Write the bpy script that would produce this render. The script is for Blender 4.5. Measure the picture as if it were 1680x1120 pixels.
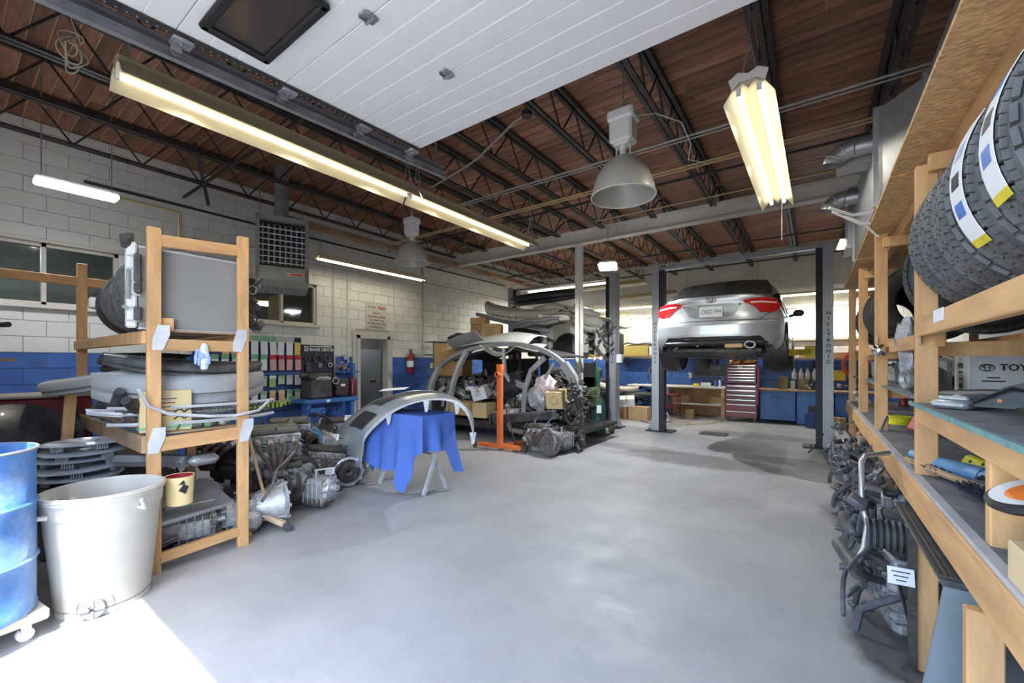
import bpy, math, random
from mathutils import Vector, Matrix, Euler, noise
R = math.radians
rnd = random.Random(7)
SC = bpy.context.scene
for _o in list(bpy.data.objects): bpy.data.objects.remove(_o)

# ---------------------------------------------------------------- camera
cam = bpy.data.objects.new('camera', bpy.data.cameras.new('camera'))
SC.collection.objects.link(cam)
cam.location = (0, 0, 1.5); cam.rotation_euler = (R(90), 0, R(35.8))
cam.data.sensor_width = 36; cam.data.lens = 36*686/1680; cam.data.shift_y = 35/1680
cam.data.clip_start = 0.05; cam.data.clip_end = 200
SC.camera = cam
# ---------------------------------------------------------------- sky, sun, exposure
w = bpy.data.worlds.new('World'); SC.world = w; w.use_nodes = True
nt = w.node_tree; nt.nodes.clear()
sky = nt.nodes.new('ShaderNodeTexSky'); sky.sky_type = 'NISHITA'; sky.sun_disc = False
sky.sun_elevation = R(63); sky.sun_rotation = R(135); sky.air_density = 1.0; sky.dust_density = 1.5
bg = nt.nodes.new('ShaderNodeBackground'); bg.inputs['Strength'].default_value = 0.95
wo = nt.nodes.new('ShaderNodeOutputWorld')
nt.links.new(sky.outputs[0], bg.inputs[0]); nt.links.new(bg.outputs[0], wo.inputs[0])
sun = bpy.data.objects.new('sun', bpy.data.lights.new('sun', 'SUN')); SC.collection.objects.link(sun)
sun.data.energy = 10; sun.data.angle = R(0.6); sun.data.color = (1, .96, .9)
sun.rotation_euler = Vector((-.707, .707, -1.96)).to_track_quat('-Z', 'Y').to_euler()
sun.location = (4, -6, 12)
port = bpy.data.lights.new('door_portal', 'AREA'); port.shape = 'RECTANGLE'; port.size = 3.6; port.size_y = 3.05
port.cycles.is_portal = True
po = bpy.data.objects.new('door_portal', port); SC.collection.objects.link(po)
po.location = (-1.25, -.4, 1.53); po.rotation_euler = (R(90), 0, 0)
SC.view_settings.view_transform = 'Standard'; SC.view_settings.look = 'None'
SC.view_settings.exposure = 0.78; SC.view_settings.gamma = 1; SC.view_settings.use_curve_mapping = False
SC.cycles.max_bounces = 8; SC.cycles.diffuse_bounces = 5; SC.cycles.sample_clamp_indirect = 6
SC.cycles.caustics_reflective = False; SC.cycles.caustics_refractive = False

# ---------------------------------------------------------------- mesh builder
class B:
    def __init__(s): s.v = []; s.f = []; s.sm = []
    def add(s, vs, fs, smooth=False, M=None):
        n = len(s.v)
        s.v += [tuple(M @ Vector(p)) if M else tuple(p) for p in vs]
        s.f += [tuple(i+n for i in f) for f in fs]; s.sm += [smooth]*len(fs)
        return s
    def box(s, c, d, rot=None, bev=0, M=None, top=None):
        hx, hy, hz = d[0]/2, d[1]/2, d[2]/2
        T = Matrix.Translation(c) @ (Euler(rot).to_matrix().to_4x4() if rot else Matrix())
        if M: T = M @ T
        if not bev:
            tx, ty = top or (1, 1)
            vs = [(-hx,-hy,-hz),(hx,-hy,-hz),(hx,hy,-hz),(-hx,hy,-hz),(-hx*tx,-hy*ty,hz),(hx*tx,-hy*ty,hz),(hx*tx,hy*ty,hz),(-hx*tx,hy*ty,hz)]
            fs = [(0,3,2,1),(4,5,6,7),(0,1,5,4),(1,2,6,5),(2,3,7,6),(3,0,4,7)]
            return s.add(vs, fs, False, T)
        b = min(bev, hx*.95, hy*.95, hz*.95); vs = []; idx = {}
        for sx in (-1,1):
            for sy in (-1,1):
                for sz in (-1,1):
                    idx[sx,sy,sz] = len(vs)
                    vs += [(sx*hx, sy*(hy-b), sz*(hz-b)), (sx*(hx-b), sy*hy, sz*(hz-b)), (sx*(hx-b), sy*(hy-b), sz*hz)]
        def fix(poly):
            pts = [Vector(vs[i]) for i in poly]; cc = sum(pts, Vector())/len(pts)
            n = (pts[1]-pts[0]).cross(pts[2]-pts[0])
            return poly if n.dot(cc) > 0 else poly[::-1]
        fs = []
        for a in range(3):
            for sg in (-1,1):
                o = [k for k in range(3) if k != a]; q = []
                for u, w_ in ((-1,-1),(1,-1),(1,1),(-1,1)):
                    k = [0,0,0]; k[a] = sg; k[o[0]] = u; k[o[1]] = w_; q.append(idx[tuple(k)]+a)
                fs.append(fix(q))
        for a in range(3):
            o = [k for k in range(3) if k != a]
            for u in (-1,1):
                for w_ in (-1,1):
                    k0 = [0,0,0]; k0[a] = -1; k0[o[0]] = u; k0[o[1]] = w_; k1 = list(k0); k1[a] = 1
                    i0, i1 = idx[tuple(k0)], idx[tuple(k1)]
                    fs.append(fix([i0+o[0], i0+o[1], i1+o[1], i1+o[0]]))
        for k, i in idx.items(): fs.append(fix([i, i+1, i+2]))
        return s.add(vs, fs, False, T)
    def bar(s, p0, p1, w_, h, bev=0):                     # a bar of w x h between two points
        p0, p1 = Vector(p0), Vector(p1); d = p1-p0
        up = Vector((0,0,1)) if abs(d.normalized().z) < .95 else Vector((0,1,0))
        x = d.normalized(); y = up.cross(x).normalized(); z = x.cross(y)
        M = Matrix((x, y, z)).transposed().to_4x4(); M.translation = (p0+p1)/2
        return s.box((0,0,0), (d.length, w_, h), M=M, bev=bev)
    def cyl(s, p0, p1, r0, r1=None, n=16, cap=True, smooth=True):
        r1 = r0 if r1 is None else r1
        p0, p1 = Vector(p0), Vector(p1); q = (p1-p0).to_track_quat('Z', 'Y').to_matrix()
        vs = []
        for p, r in ((p0, r0), (p1, r1)):
            for i in range(n):
                a = 2*math.pi*i/n; vs.append(p + q @ Vector((r*math.cos(a), r*math.sin(a), 0)))
        s.add(vs, [(i, (i+1)%n, (i+1)%n+n, i+n) for i in range(n)], smooth)
        if cap: s.add(vs, [tuple(range(n))[::-1], tuple(range(n, 2*n))])
        return s
    def lathe(s, prof, n=24, M=None, smooth=True, arc=1.0):    # prof: (r, z) pairs about local z
        vs = []; m = n if arc >= 1 else n+1
        for r, z in prof:
            for i in range(m):
                a = 2*math.pi*arc*i/n; vs.append((r*math.cos(a), r*math.sin(a), z))
        fs = []
        for j in range(len(prof)-1):
            for i in range(n):
                k = (i+1) % m; fs.append((j*m+i, j*m+k, (j+1)*m+k, (j+1)*m+i))
        return s.add(vs, fs, smooth, M)
    def tube(s, pts, r, n=8, cap=True, closed=False):
        pts = [Vector(p) for p in pts]; N = len(pts)
        rs = r if isinstance(r, (list, tuple)) else [r]*N
        vs = []; prev = None
        for i, p in enumerate(pts):
            if closed: t = pts[(i+1) % N]-pts[i-1]
            else: t = (pts[min(i+1, N-1)]-pts[max(i-1, 0)])
            t = t.normalized() if t.length > 1e-9 else Vector((0,0,1))
            if prev is None:
                a = Vector((0,0,1)) if abs(t.z) < .9 else Vector((1,0,0)); u = t.cross(a).normalized()
            else:
                u = prev - t*prev.dot(t)
                u = u.normalized() if u.length > 1e-6 else t.orthogonal().normalized()
            prev = u; v_ = t.cross(u)
            for k in range(n):
                a = 2*math.pi*k/n; vs.append(p + (u*math.cos(a)+v_*math.sin(a))*rs[i])
        fs = []
        for i in range(N if closed else N-1):
            j = (i+1) % N
            for k in range(n): fs.append((i*n+k, i*n+(k+1)%n, j*n+(k+1)%n, j*n+k))
        s.add(vs, fs, True)
        if cap and not closed: s.add(vs, [tuple(range(n))[::-1], tuple(range((N-1)*n, N*n))])
        return s
    def prism(s, poly, p0, ux, uy, depth, smooth=False):   # polygon in the plane (ux, uy), extruded by depth along ux x uy
        ux, uy, p0 = Vector(ux).normalized(), Vector(uy).normalized(), Vector(p0); nn = ux.cross(uy)
        a = [p0+ux*x+uy*y for x, y in poly]; b = [p+nn*depth for p in a]; n = len(poly)
        s.add(a+b, [(i, (i+1)%n, (i+1)%n+n, i+n) for i in range(n)], smooth)
        ar = sum(poly[i][0]*poly[(i+1)%n][1]-poly[(i+1)%n][0]*poly[i][1] for i in range(n))
        return s.add(a+b, [tuple(range(n))[::-1], tuple(range(n, 2*n))]) if True else s
    def grid(s, fn, nu, nv, thick=0, smooth=True):        # fn(u,v) -> point; with thickness along z-ish normal
        vs = [Vector(fn(i/nu, j/nv)) for j in range(nv+1) for i in range(nu+1)]
        fs = [(j*(nu+1)+i, j*(nu+1)+i+1, (j+1)*(nu+1)+i+1, (j+1)*(nu+1)+i) for j in range(nv) for i in range(nu)]
        if not thick: return s.add(vs, fs, smooth)
        nr = [Vector() for _ in vs]
        for f in fs:
            n = (vs[f[1]]-vs[f[0]]).cross(vs[f[3]]-vs[f[0]])
            for i in f: nr[i] += n
        m = len(vs); back = [v_-n.normalized()*thick if n.length > 0 else v_ for v_, n in zip(vs, nr)]
        s.add(vs+back, fs+[tuple(i+m for i in f[::-1]) for f in fs], smooth)
        ed = [j for j in range(nu+1)]+[j*(nu+1)+nu for j in range(1, nv+1)]+[nv*(nu+1)+i for i in range(nu-1, -1, -1)]+[j*(nu+1) for j in range(nv-1, 0, -1)]
        return s.add(vs+back, [(ed[k], ed[k]+m, ed[(k+1)%len(ed)]+m, ed[(k+1)%len(ed)]) for k in range(len(ed))])
    def mesh(s, name, M=None):
        me = bpy.data.meshes.new(name)
        vs = [tuple(M @ Vector(p)) for p in s.v] if M else s.v
        me.from_pydata(vs, [], s.f); me.validate()
        if len(me.polygons) == len(s.sm): me.polygons.foreach_set('use_smooth', s.sm)
        if any(s.sm):
            try: me.set_sharp_from_angle(angle=R(42))
            except Exception: pass
        return me

def obj(name, b, m, parent=None, label=None, loc=None, rot=None, kind=None, world=False):
    M = None
    if world and parent is not None:
        M = Matrix.LocRotScale(parent.location, parent.rotation_euler, None).inverted()
    me = b.mesh(name, M) if isinstance(b, B) else b
    o = bpy.data.objects.new(name, me); SC.collection.objects.link(o)
    if m is not None and not me.materials: me.materials.append(m)
    if parent is not None: o.parent = parent
    if label: o['label'] = label
    if kind: o['kind'] = kind
    if loc: o.location = loc
    if rot: o.rotation_euler = rot
    return o
def tag(o, label, cat, group=None, kind=None):
    o['label'] = label; o['category'] = cat
    if group: o['group'] = group
    if kind: o['kind'] = kind
    return o
def thing(name, label, cat, loc=(0,0,0), rot=(0,0,0), group=None):
    o = bpy.data.objects.new(name, None); SC.collection.objects.link(o); o.empty_display_size = .1
    o.location = loc; o.rotation_euler = rot
    return tag(o, label, cat, group)
def solo(name, b, m, label, cat, loc=(0,0,0), rot=(0,0,0), group=None):
    return tag(obj(name, b, m, None, None, loc, rot), label, cat, group)
def struct(name, b, m):
    o = obj(name, b, m); o['kind'] = 'structure'; return o
def dup(root, loc, rot=None, label=None, group=None, scale=None):
    kids = {}
    for o in bpy.data.objects:
        if o.parent: kids.setdefault(o.parent.name, []).append(o)
    def rec(o, par):
        c = o.copy(); SC.collection.objects.link(c)
        if par is not None: c.parent = par
        for k in kids.get(o.name, []): rec(k, c)
        return c
    r = rec(root, None); r.location = loc
    if rot is not None: r.rotation_euler = rot
    if label: r['label'] = label
    if group: r['group'] = group
    if scale: r.scale = scale
    return r
def text_mesh(s, size, ext=.0006, align='CENTER', bold=0.0, sx=1.0):
    cu = bpy.data.curves.new('t', 'FONT'); cu.body = s; cu.size = size; cu.extrude = ext; cu.offset = bold
    cu.align_x = align; cu.align_y = 'CENTER'; cu.resolution_u = 2
    o = bpy.data.objects.new('t', cu); SC.collection.objects.link(o)
    dg = bpy.context.evaluated_depsgraph_get(); me = bpy.data.meshes.new_from_object(o.evaluated_get(dg))
    bpy.data.objects.remove(o); bpy.data.curves.remove(cu)
    if sx != 1:
        for v_ in me.vertices: v_.co.x *= sx
    me.materials.clear(); return me
def text(s, size, m, parent, loc, rot, name='lettering', **k):
    return obj(name, text_mesh(s, size, **k), m, parent, loc=loc, rot=rot)

def crv(tb, u):
    n = len(tb)-1; x = min(max(u, 0), .99999)*n; i = int(x); f = x-i
    g_ = lambda k: Vector(tb[min(max(k, 0), n)])
    p0, p1, p2, p3 = g_(i-1), g_(i), g_(i+1), g_(i+2)
    return .5*((2*p1)+(p2-p0)*f+(2*p0-5*p1+4*p2-p3)*f*f+(3*p1-p0-3*p2+p3)*f**3)
# ---------------------------------------------------------------- materials
MT = {}
def mat(name, col, rough=.6, metal=0, var=.0, scale=6, bump=0, bscale=40, dirt=None, dscale=3, damt=.5, rand=0, coat=0, spec=.5, alpha=1, trans=0, emit=None, estr=0, stretch=None, obj_co=True):
    if name in MT: return MT[name]
    m = bpy.data.materials.new(name); m.use_nodes = True; n = m.node_tree; L = n.links
    p = n.nodes['Principled BSDF']
    p.inputs['Base Color'].default_value = (*col, 1); p.inputs['Roughness'].default_value = rough
    p.inputs['Metallic'].default_value = metal; p.inputs['Coat Weight'].default_value = coat
    p.inputs['Specular IOR Level'].default_value = spec; p.inputs['Alpha'].default_value = alpha
    p.inputs['Transmission Weight'].default_value = trans
    if emit: p.inputs['Emission Color'].default_value = (*emit, 1); p.inputs['Emission Strength'].default_value = estr
    tc = n.nodes.new('ShaderNodeTexCoord'); out = tc.outputs['Object']
    if stretch:
        mp = n.nodes.new('ShaderNodeMapping'); mp.inputs['Scale'].default_value = stretch; L.new(out, mp.inputs['Vector']); out = mp.outputs[0]
    cur = None
    def mix(a, b, fac, mode='MIX'):
        x = n.nodes.new('ShaderNodeMix'); x.data_type = 'RGBA'; x.blend_type = mode
        for s_, v_ in ((0, fac), (6, a), (7, b)):
            if isinstance(v_, (int, float)): x.inputs[s_].default_value = v_
            elif isinstance(v_, tuple): x.inputs[s_].default_value = (*v_, 1)
            else: L.new(v_, x.inputs[s_])
        return x.outputs[2]
    def noi(sc, det=4, rg=.6):
        x = n.nodes.new('ShaderNodeTexNoise'); x.inputs['Scale'].default_value = sc; x.inputs['Detail'].default_value = det
        x.inputs['Roughness'].default_value = rg; L.new(out, x.inputs['Vector']); return x.outputs['Fac']
    def ramp(f, a, b):
        x = n.nodes.new('ShaderNodeMapRange'); x.inputs[1].default_value = a; x.inputs[2].default_value = b; L.new(f, x.inputs[0]); return x.outputs[0]
    cur = tuple(col)
    if var:
        cur = mix(tuple(c*(1-var) for c in col), tuple(min(1, c*(1+var)) for c in col), ramp(noi(scale), .35, .65))
    if dirt:
        cur = mix(cur, dirt, mth(n, ramp(noi(dscale, 6, .7), .45, .7), damt))
    if rand:
        oi = n.nodes.new('ShaderNodeObjectInfo'); hs = n.nodes.new('ShaderNodeHueSaturation')
        mr = n.nodes.new('ShaderNodeMapRange'); mr.inputs[3].default_value = 1-rand; mr.inputs[4].default_value = 1+rand
        L.new(oi.outputs['Random'], mr.inputs[0]); L.new(mr.outputs[0], hs.inputs['Value'])
        if isinstance(cur, tuple): hs.inputs['Color'].default_value = (*cur, 1)
        else: L.new(cur, hs.inputs['Color'])
        cur = hs.outputs[0]
    if not isinstance(cur, tuple): L.new(cur, p.inputs['Base Color'])
    if bump:
        bp = n.nodes.new('ShaderNodeBump'); bp.inputs['Strength'].default_value = bump; bp.inputs['Distance'].default_value = .01
        L.new(noi(bscale, 5), bp.inputs['Height']); L.new(bp.outputs[0], p.inputs['Normal'])
    MT[name] = m; return m
def mth(n, a, k):
    x = n.nodes.new('ShaderNodeMath'); x.operation = 'MULTIPLY'; x.inputs[1].default_value = k; n.links.new(a, x.inputs[0]); return x.outputs[0]
# palette
white_paint = mat('white_block_paint', (.76,.77,.74), .55, var=.05, scale=3, bump=.25, bscale=60, rand=.03, dirt=(.5,.49,.43), dscale=1.6, damt=.3)
blue_paint = mat('blue_block_paint', (.05,.13,.42), .45, var=.1, scale=3, bump=.25, bscale=60, rand=.05)
mortar_w = mat('mortar_white', (.5,.5,.48), .8); mortar_b = mat('mortar_blue', (.035,.09,.3), .7)
plank_m = mat('stained_plank', (.33,.15,.085), .55, var=.3, scale=5, bump=.3, bscale=20, rand=.3, stretch=(.7,6,6), dirt=(.07,.036,.025), dscale=.45, damt=.75)
gap_highlight = mat('roof_gap_highlight', (.62,.4,.25), .9)  # pale tan backing: paints the bright highlight lines between the planks
steel_dark = mat('joist_steel', (.045,.04,.038), .55, .3, var=.2, scale=10, dirt=(.12,.07,.05), dscale=5, damt=.4)
steel_cream = mat('painted_beam', (.7,.66,.6), .6, var=.1, scale=4, dirt=(.2,.17,.13), dscale=2, damt=.5)
galv = mat('galvanised', (.5,.52,.54), .38, .75, var=.12, scale=9, dirt=(.3,.3,.3), dscale=3, damt=.4)
galv_d = mat('galvanised_dull', (.33,.34,.36), .5, .6, var=.15, scale=6)
conduit_m = mat('conduit_grey', (.4,.39,.37), .5, .4, var=.1)
door_white = mat('door_white', (.84,.85,.85), .5, var=.02, scale=8, bump=.1, bscale=120)
black_pl = mat('black_plastic', (.018,.018,.02), .45, var=.3, scale=8)
dark_pl = mat('dark_grey_plastic', (.05,.052,.057), .5, var=.3, scale=8, dirt=(.16,.155,.15), dscale=4, damt=.4)
glass_d = mat('dark_window_glass', (.03,.035,.035), .05, spec=.9)
tube_on = mat('tube_lit', (1,1,.95), .4, emit=(1,.93,.72), estr=2.4)
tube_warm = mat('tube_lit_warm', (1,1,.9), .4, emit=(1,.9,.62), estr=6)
led_on = mat('led_lit', (1,1,1), .4, emit=(.93,.97,1), estr=20)
refl_cream = mat('reflector_cream', (.5,.44,.29), .35, var=.04)
wood = mat('pine', (.6,.345,.155), .65, var=.16, scale=4, bump=.15, bscale=30, rand=.12, stretch=(3,3,.6), dirt=(.3,.17,.08), dscale=2.5, damt=.45)
wood_h = mat('pine_long', (.58,.33,.145), .65, var=.16, scale=4, bump=.15, bscale=30, rand=.12, stretch=(3,.5,3), dirt=(.3,.17,.08), dscale=2.5, damt=.45)
wood_old = mat('pine_dusty', (.38,.25,.14), .75, var=.2, scale=5, rand=.12, dirt=(.25,.22,.19), dscale=2, damt=.6)
osb = mat('osb_board', (.68,.42,.19), .7, var=.35, scale=26, bump=.3, bscale=40, stretch=(1.2,3,1))
cardb = mat('cardboard', (.47,.31,.16), .8, var=.06, scale=5, rand=.12)
cardb_d = mat('cardboard_dim', (.32,.2,.1), .8, var=.08, scale=5, rand=.15)
cardb_y = mat('cardboard_yellow', (.6,.48,.25), .8, var=.05, scale=5)
white_card = mat('white_card', (.72,.74,.78), .6, var=.02)
paper = mat('paper_white', (.8,.81,.82), .7)
ink = mat('ink_black', (.015,.015,.02), .6); ink_red = mat('ink_red', (.5,.02,.03), .6)
rubber = mat('tyre_rubber', (.125,.128,.134), .62, var=.2, scale=14, dirt=(.13,.125,.12), dscale=5, damt=.5)
rubber_b = mat('tyre_black', (.015,.016,.018), .5, var=.2, scale=12, dirt=(.06,.06,.06), dscale=4, damt=.4)
alu = mat('cast_aluminium', (.36,.36,.37), .5, .55, var=.3, scale=16, bump=.4, bscale=50, dirt=(.09,.075,.06), dscale=7, damt=.75, rand=.15)
alu_l = mat('bright_aluminium', (.52,.54,.56), .42, .6, var=.2, scale=14, bump=.3, bscale=50, dirt=(.2,.18,.16), dscale=6, damt=.6)
iron = mat('greasy_iron', (.075,.07,.066), .55, .35, var=.4, scale=18, bump=.5, bscale=40, dirt=(.17,.13,.09), dscale=8, damt=.6, rand=.2)
grease = mat('black_grease', (.02,.02,.022), .4, .1, var=.4, scale=20, bump=.3, dirt=(.09,.085,.08), dscale=9, damt=.5)
olive = mat('dusty_cover', (.13,.125,.1), .6, var=.25, scale=9, dirt=(.25,.24,.21), dscale=4, damt=.6)
rust = mat('rusty_metal', (.11,.075,.06), .75, .2, var=.3, scale=14, bump=.3, dirt=(.07,.06,.055), dscale=6, damt=.5)
hose_m = mat('black_hose', (.03,.031,.036), .45, var=.2, dirt=(.13,.13,.14), dscale=9, damt=.4)
pipe_m = mat('bright_pipe', (.6,.62,.64), .3, .8, var=.1)
silver = mat('silver_car_paint', (.5,.52,.55), .36, .55, coat=.6, var=.02)
silver_b = mat('bumper_silver', (.4,.44,.47), .3, .45, coat=.5, var=.03)
body_g = mat('bare_body_grey', (.42,.44,.46), .42, .45, var=.15, scale=6, dirt=(.25,.24,.23), dscale=3, damt=.5)
white_car = mat('white_car_panel', (.62,.62,.58), .4, coat=.2, var=.06, scale=4, dirt=(.4,.38,.33), dscale=3, damt=.5)
grey_bump = mat('dusty_bumper_grey', (.33,.34,.35), .6, var=.08, scale=5, dirt=(.2,.195,.19), dscale=5, damt=.5)
grey_l = mat('light_grey_plastic', (.47,.48,.5), .5, var=.1, scale=6, dirt=(.3,.3,.3), dscale=5, damt=.4)
red_lens = mat('red_lens', (.5,.01,.015), .15, coat=1, spec=.8); white_lens = mat('clear_lens', (.75,.6,.6), .15, coat=1)
yellow_p = mat('yellow_paint', (.75,.62,.03), .5, var=.1, dirt=(.2,.17,.05), dscale=8, damt=.4)
orange_p = mat('orange_paint', (.72,.16,.04), .5, var=.12, dirt=(.3,.1,.05), dscale=9, damt=.4)
red_p = mat('red_paint', (.3,.015,.025), .35, coat=.3, var=.15); red_b = mat('red_bright', (.62,.03,.04), .4)
maroon = mat('maroon_enamel', (.14,.012,.02), .3, coat=.4, var=.1)
blue_enam = mat('blue_enamel', (.05,.17,.5), .45, var=.15, scale=6, dirt=(.04,.08,.2), dscale=5, damt=.5)
blue_dk = mat('blue_dark', (.025,.06,.2), .5, var=.2)
blue_cloth = mat('blue_cloth', (.08,.17,.56), .85, var=.06, scale=6, bump=.3, bscale=200)
drum_blue = mat('drum_blue', (.07,.2,.5), .4, var=.25, scale=5, dirt=(.5,.58,.62), dscale=2.2, damt=.55, bump=.5, bscale=7)
bin_m = mat('bin_plastic', (.5,.49,.45), .45, var=.04, scale=5, bump=.1, dirt=(.35,.33,.3), dscale=3, damt=.3)
green_cyl = mat('green_cylinder', (.015,.13,.07), .4, coat=.2, var=.12); green_dk = mat('green_dark', (.01,.05,.04), .5)
grey_lift = mat('lift_grey', (.36,.38,.41), .4, .3, var=.08, scale=6, dirt=(.2,.2,.2), dscale=3, damt=.4)
lift_dark = mat('lift_dark', (.02,.022,.035), .5, .3)
heater_m = mat('heater_grey', (.33,.34,.31), .45, .1, var=.05); brass = mat('brass', (.6,.45,.15), .35, .8)
bay_m = mat('reflector_grey', (.44,.43,.38), .4, .1, var=.03); bay_box = mat('ballast_white', (.7,.69,.65), .5)
teal = mat('teal_ply', (.16,.3,.3), .6, var=.2, scale=20); shelf_top = mat('shelf_top_grey', (.16,.165,.18), .8, var=.2, scale=8, dirt=(.3,.29,.28), dscale=4, damt=.4)
plastic_bag = mat('plastic_bag', (.75,.77,.8), .2, spec=.8, alpha=.35)
chrome = mat('chrome', (.75,.76,.78), .12, 1)
white_pl = mat('white_plastic', (.75,.76,.76), .4, var=.03, dirt=(.5,.5,.5), dscale=6, damt=.3)
hub_m = mat('hubcap_silver', (.62,.65,.7), .35, .35, var=.05); navy = mat('navy_board', (.018,.022,.045), .5)
orange_pl = mat('orange_plastic', (.85,.2,.03), .5); yellow_pl = mat('yellow_plastic', (.8,.72,.02), .5); lime = mat('lime_card', (.35,.6,.05), .6)
green_c = mat('green_card', (.2,.42,.25), .6); tan_m = mat('tan_board', (.55,.4,.2), .7)
room_m = mat('next_bay_wall', (.2,.21,.2), .8); door_grey = mat('door_grey', (.3,.32,.34), .5)
cloth_dark = mat('dark_cloth', (.03,.032,.045), .9); pumpk = mat('hose_orange', (.65,.1,.03), .5)

# concrete floor: trowelled grey with worn streaks, dark oily marks and fine grit
def floor_mat():
    m = bpy.data.materials.new('concrete_floor'); m.use_nodes = True; n = m.node_tree; L = n.links; p = n.nodes['Principled BSDF']
    tc = n.nodes.new('ShaderNodeTexCoord')
    def noi(sc, det, stretch=None):
        v_ = tc.outputs['Object']
        if stretch:
            mp = n.nodes.new('ShaderNodeMapping'); mp.inputs['Scale'].default_value = stretch; mp.inputs['Rotation'].default_value = (0,0,R(12)); L.new(v_, mp.inputs[0]); v_ = mp.outputs[0]
        x = n.nodes.new('ShaderNodeTexNoise'); x.inputs['Scale'].default_value = sc; x.inputs['Detail'].default_value = det; x.inputs['Roughness'].default_value = .65
        L.new(v_, x.inputs[0]); return x.outputs['Fac']
    def ramp(f, a, b, c=0, d=1):
        x = n.nodes.new('ShaderNodeMapRange'); L.new(f, x.inputs[0])
        for i, q in enumerate((a, b, c, d)): x.inputs[i+1].default_value = q
        return x.outputs[0]
    def mix(a, b, f):
        x = n.nodes.new('ShaderNodeMix'); x.data_type = 'RGBA'
        for i, q in ((0, f), (6, a), (7, b)):
            if isinstance(q, tuple): x.inputs[i].default_value = (*q, 1)
            else: L.new(q, x.inputs[i])
        return x.outputs[2]
    c = mix((.3,.303,.305), (.38,.382,.383), ramp(noi(.9, 6), .35, .65))
    c = mix(c, (.185,.187,.19), ramp(noi(1.1, 9, (.6,1.2,1)), .5, .78, 0, .45))
    c = mix(c, (.46,.46,.45), ramp(noi(70, 3), .64, .74, 0, .55)); c = mix(c, (.17,.17,.17), ramp(noi(23, 8), .6, .8, 0, .5))
    def blob(x0, y0, rx, ry, k, cc):
        mp = n.nodes.new('ShaderNodeMapping'); mp.vector_type = 'POINT'; mp.inputs['Location'].default_value = (-x0/rx, -y0/ry, 0); mp.inputs['Scale'].default_value = (1/rx, 1/ry, 0)
        L.new(tc.outputs['Object'], mp.inputs[0]); l = n.nodes.new('ShaderNodeVectorMath'); l.operation = 'LENGTH'; L.new(mp.outputs[0], l.inputs[0])
        nz = n.nodes.new('ShaderNodeMath'); nz.operation = 'MULTIPLY_ADD'; nz.inputs[1].default_value = .9; nz.inputs[2].default_value = -.45; L.new(noi(5, 6), nz.inputs[0])
        ad = n.nodes.new('ShaderNodeMath'); L.new(l.outputs['Value'], ad.inputs[0]); L.new(nz.outputs[0], ad.inputs[1])
        return mix(cc[0], cc[1], ramp(ad.outputs[0], .75, 1.1, k, 0))
    for x0, y0, rx, ry, k in ((.42,3.0,.3,.42,.8), (-1.5,6.9,1.3,.5,.55), (-.2,7.6,.9,.3,.5), (-2.6,7.3,.9,.3,.4), (.3,5.3,.25,.5,.5), (-1.0,9.9,1.2,.4,.45)):
        c = blob(x0, y0, rx, ry, k, (c, (.06,.058,.055)))
    L.new(c, p.inputs['Base Color']); L.new(ramp(noi(2.2, 5), .3, .7, .42, .7), p.inputs['Roughness'])
    bp = n.nodes.new('ShaderNodeBump'); bp.inputs['Strength'].default_value = .12; bp.inputs['Distance'].default_value = .01; L.new(noi(30, 6), bp.inputs['Height']); L.new(bp.outputs[0], p.inputs['Normal'])
    return m

# ================================================================ the room
XL, XR, YF, YB, ZC = -8.1, 2.3, -.33, 13.2, 4.6
struct('floor', B().box(((XL+XR)/2-.1, 7.0, -.1), (XR-XL+.6, 14.7, .2)), floor_mat())
g = struct('trim_1', B().box((0, -15.55, -.11), (60, 30.1, .2)), mat('yard_asphalt', (.17,.17,.165), .9, var=.15, scale=2, bump=.2)); g.name = 'ground'
WY = [(2.244, 3.06)]
LW_OPEN = [(-.5, 1.57, 2.244, 3.06), (3.21, 4.52, 2.244, 3.06), (5.40, 6.26, 0, 2.11)]
BW_OPEN = [(-4.84, -3.2, 2.12, 2.93), (-.59, 1.05, 2.12, 2.93)]
def wall_boxes(a0, a1, opens, z1, put):
    cuts = sorted(set([a0, a1]+[min(max(q, a0), a1) for o in opens for q in o[:2]]))
    for u, v_ in zip(cuts, cuts[1:]):
        m_ = (u+v_)/2; o = [q for q in opens if q[0] < m_ < q[1]]
        if not o: put(u, v_, 0, z1)
        else:
            if o[0][2] > 0: put(u, v_, 0, o[0][2])
            put(u, v_, o[0][3], z1)
b = B(); wall_boxes(YF-.2, YB+.2, LW_OPEN, 4.75, lambda u, v_, z0, z1: b.box((XL-.11, (u+v_)/2, (z0+z1)/2), (.18, v_-u, z1-z0)))
wl = struct('wall_left', b, mortar_w)
b = B(); wall_boxes(XL, XR, BW_OPEN, 4.75, lambda u, v_, z0, z1: b.box(((u+v_)/2, YB+.11, (z0+z1)/2), (v_-u, .18, z1-z0)))
wb = struct('wall_back', b, mortar_w)
struct('wall_right', B().box((XR+.1, 6.8, 2.35), (.2, 14.6, 4.75)), white_paint)
b = B(); wall_boxes(XL-.2, XR+.2, [(-3.1, .62, 0, 3.05)], 4.75, lambda u, v_, z0, z1: b.box(((u+v_)/2, YF+.04, (z0+z1)/2), (v_-u, .08, z1-z0)))
struct('wall_front', b, white_paint)
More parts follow.
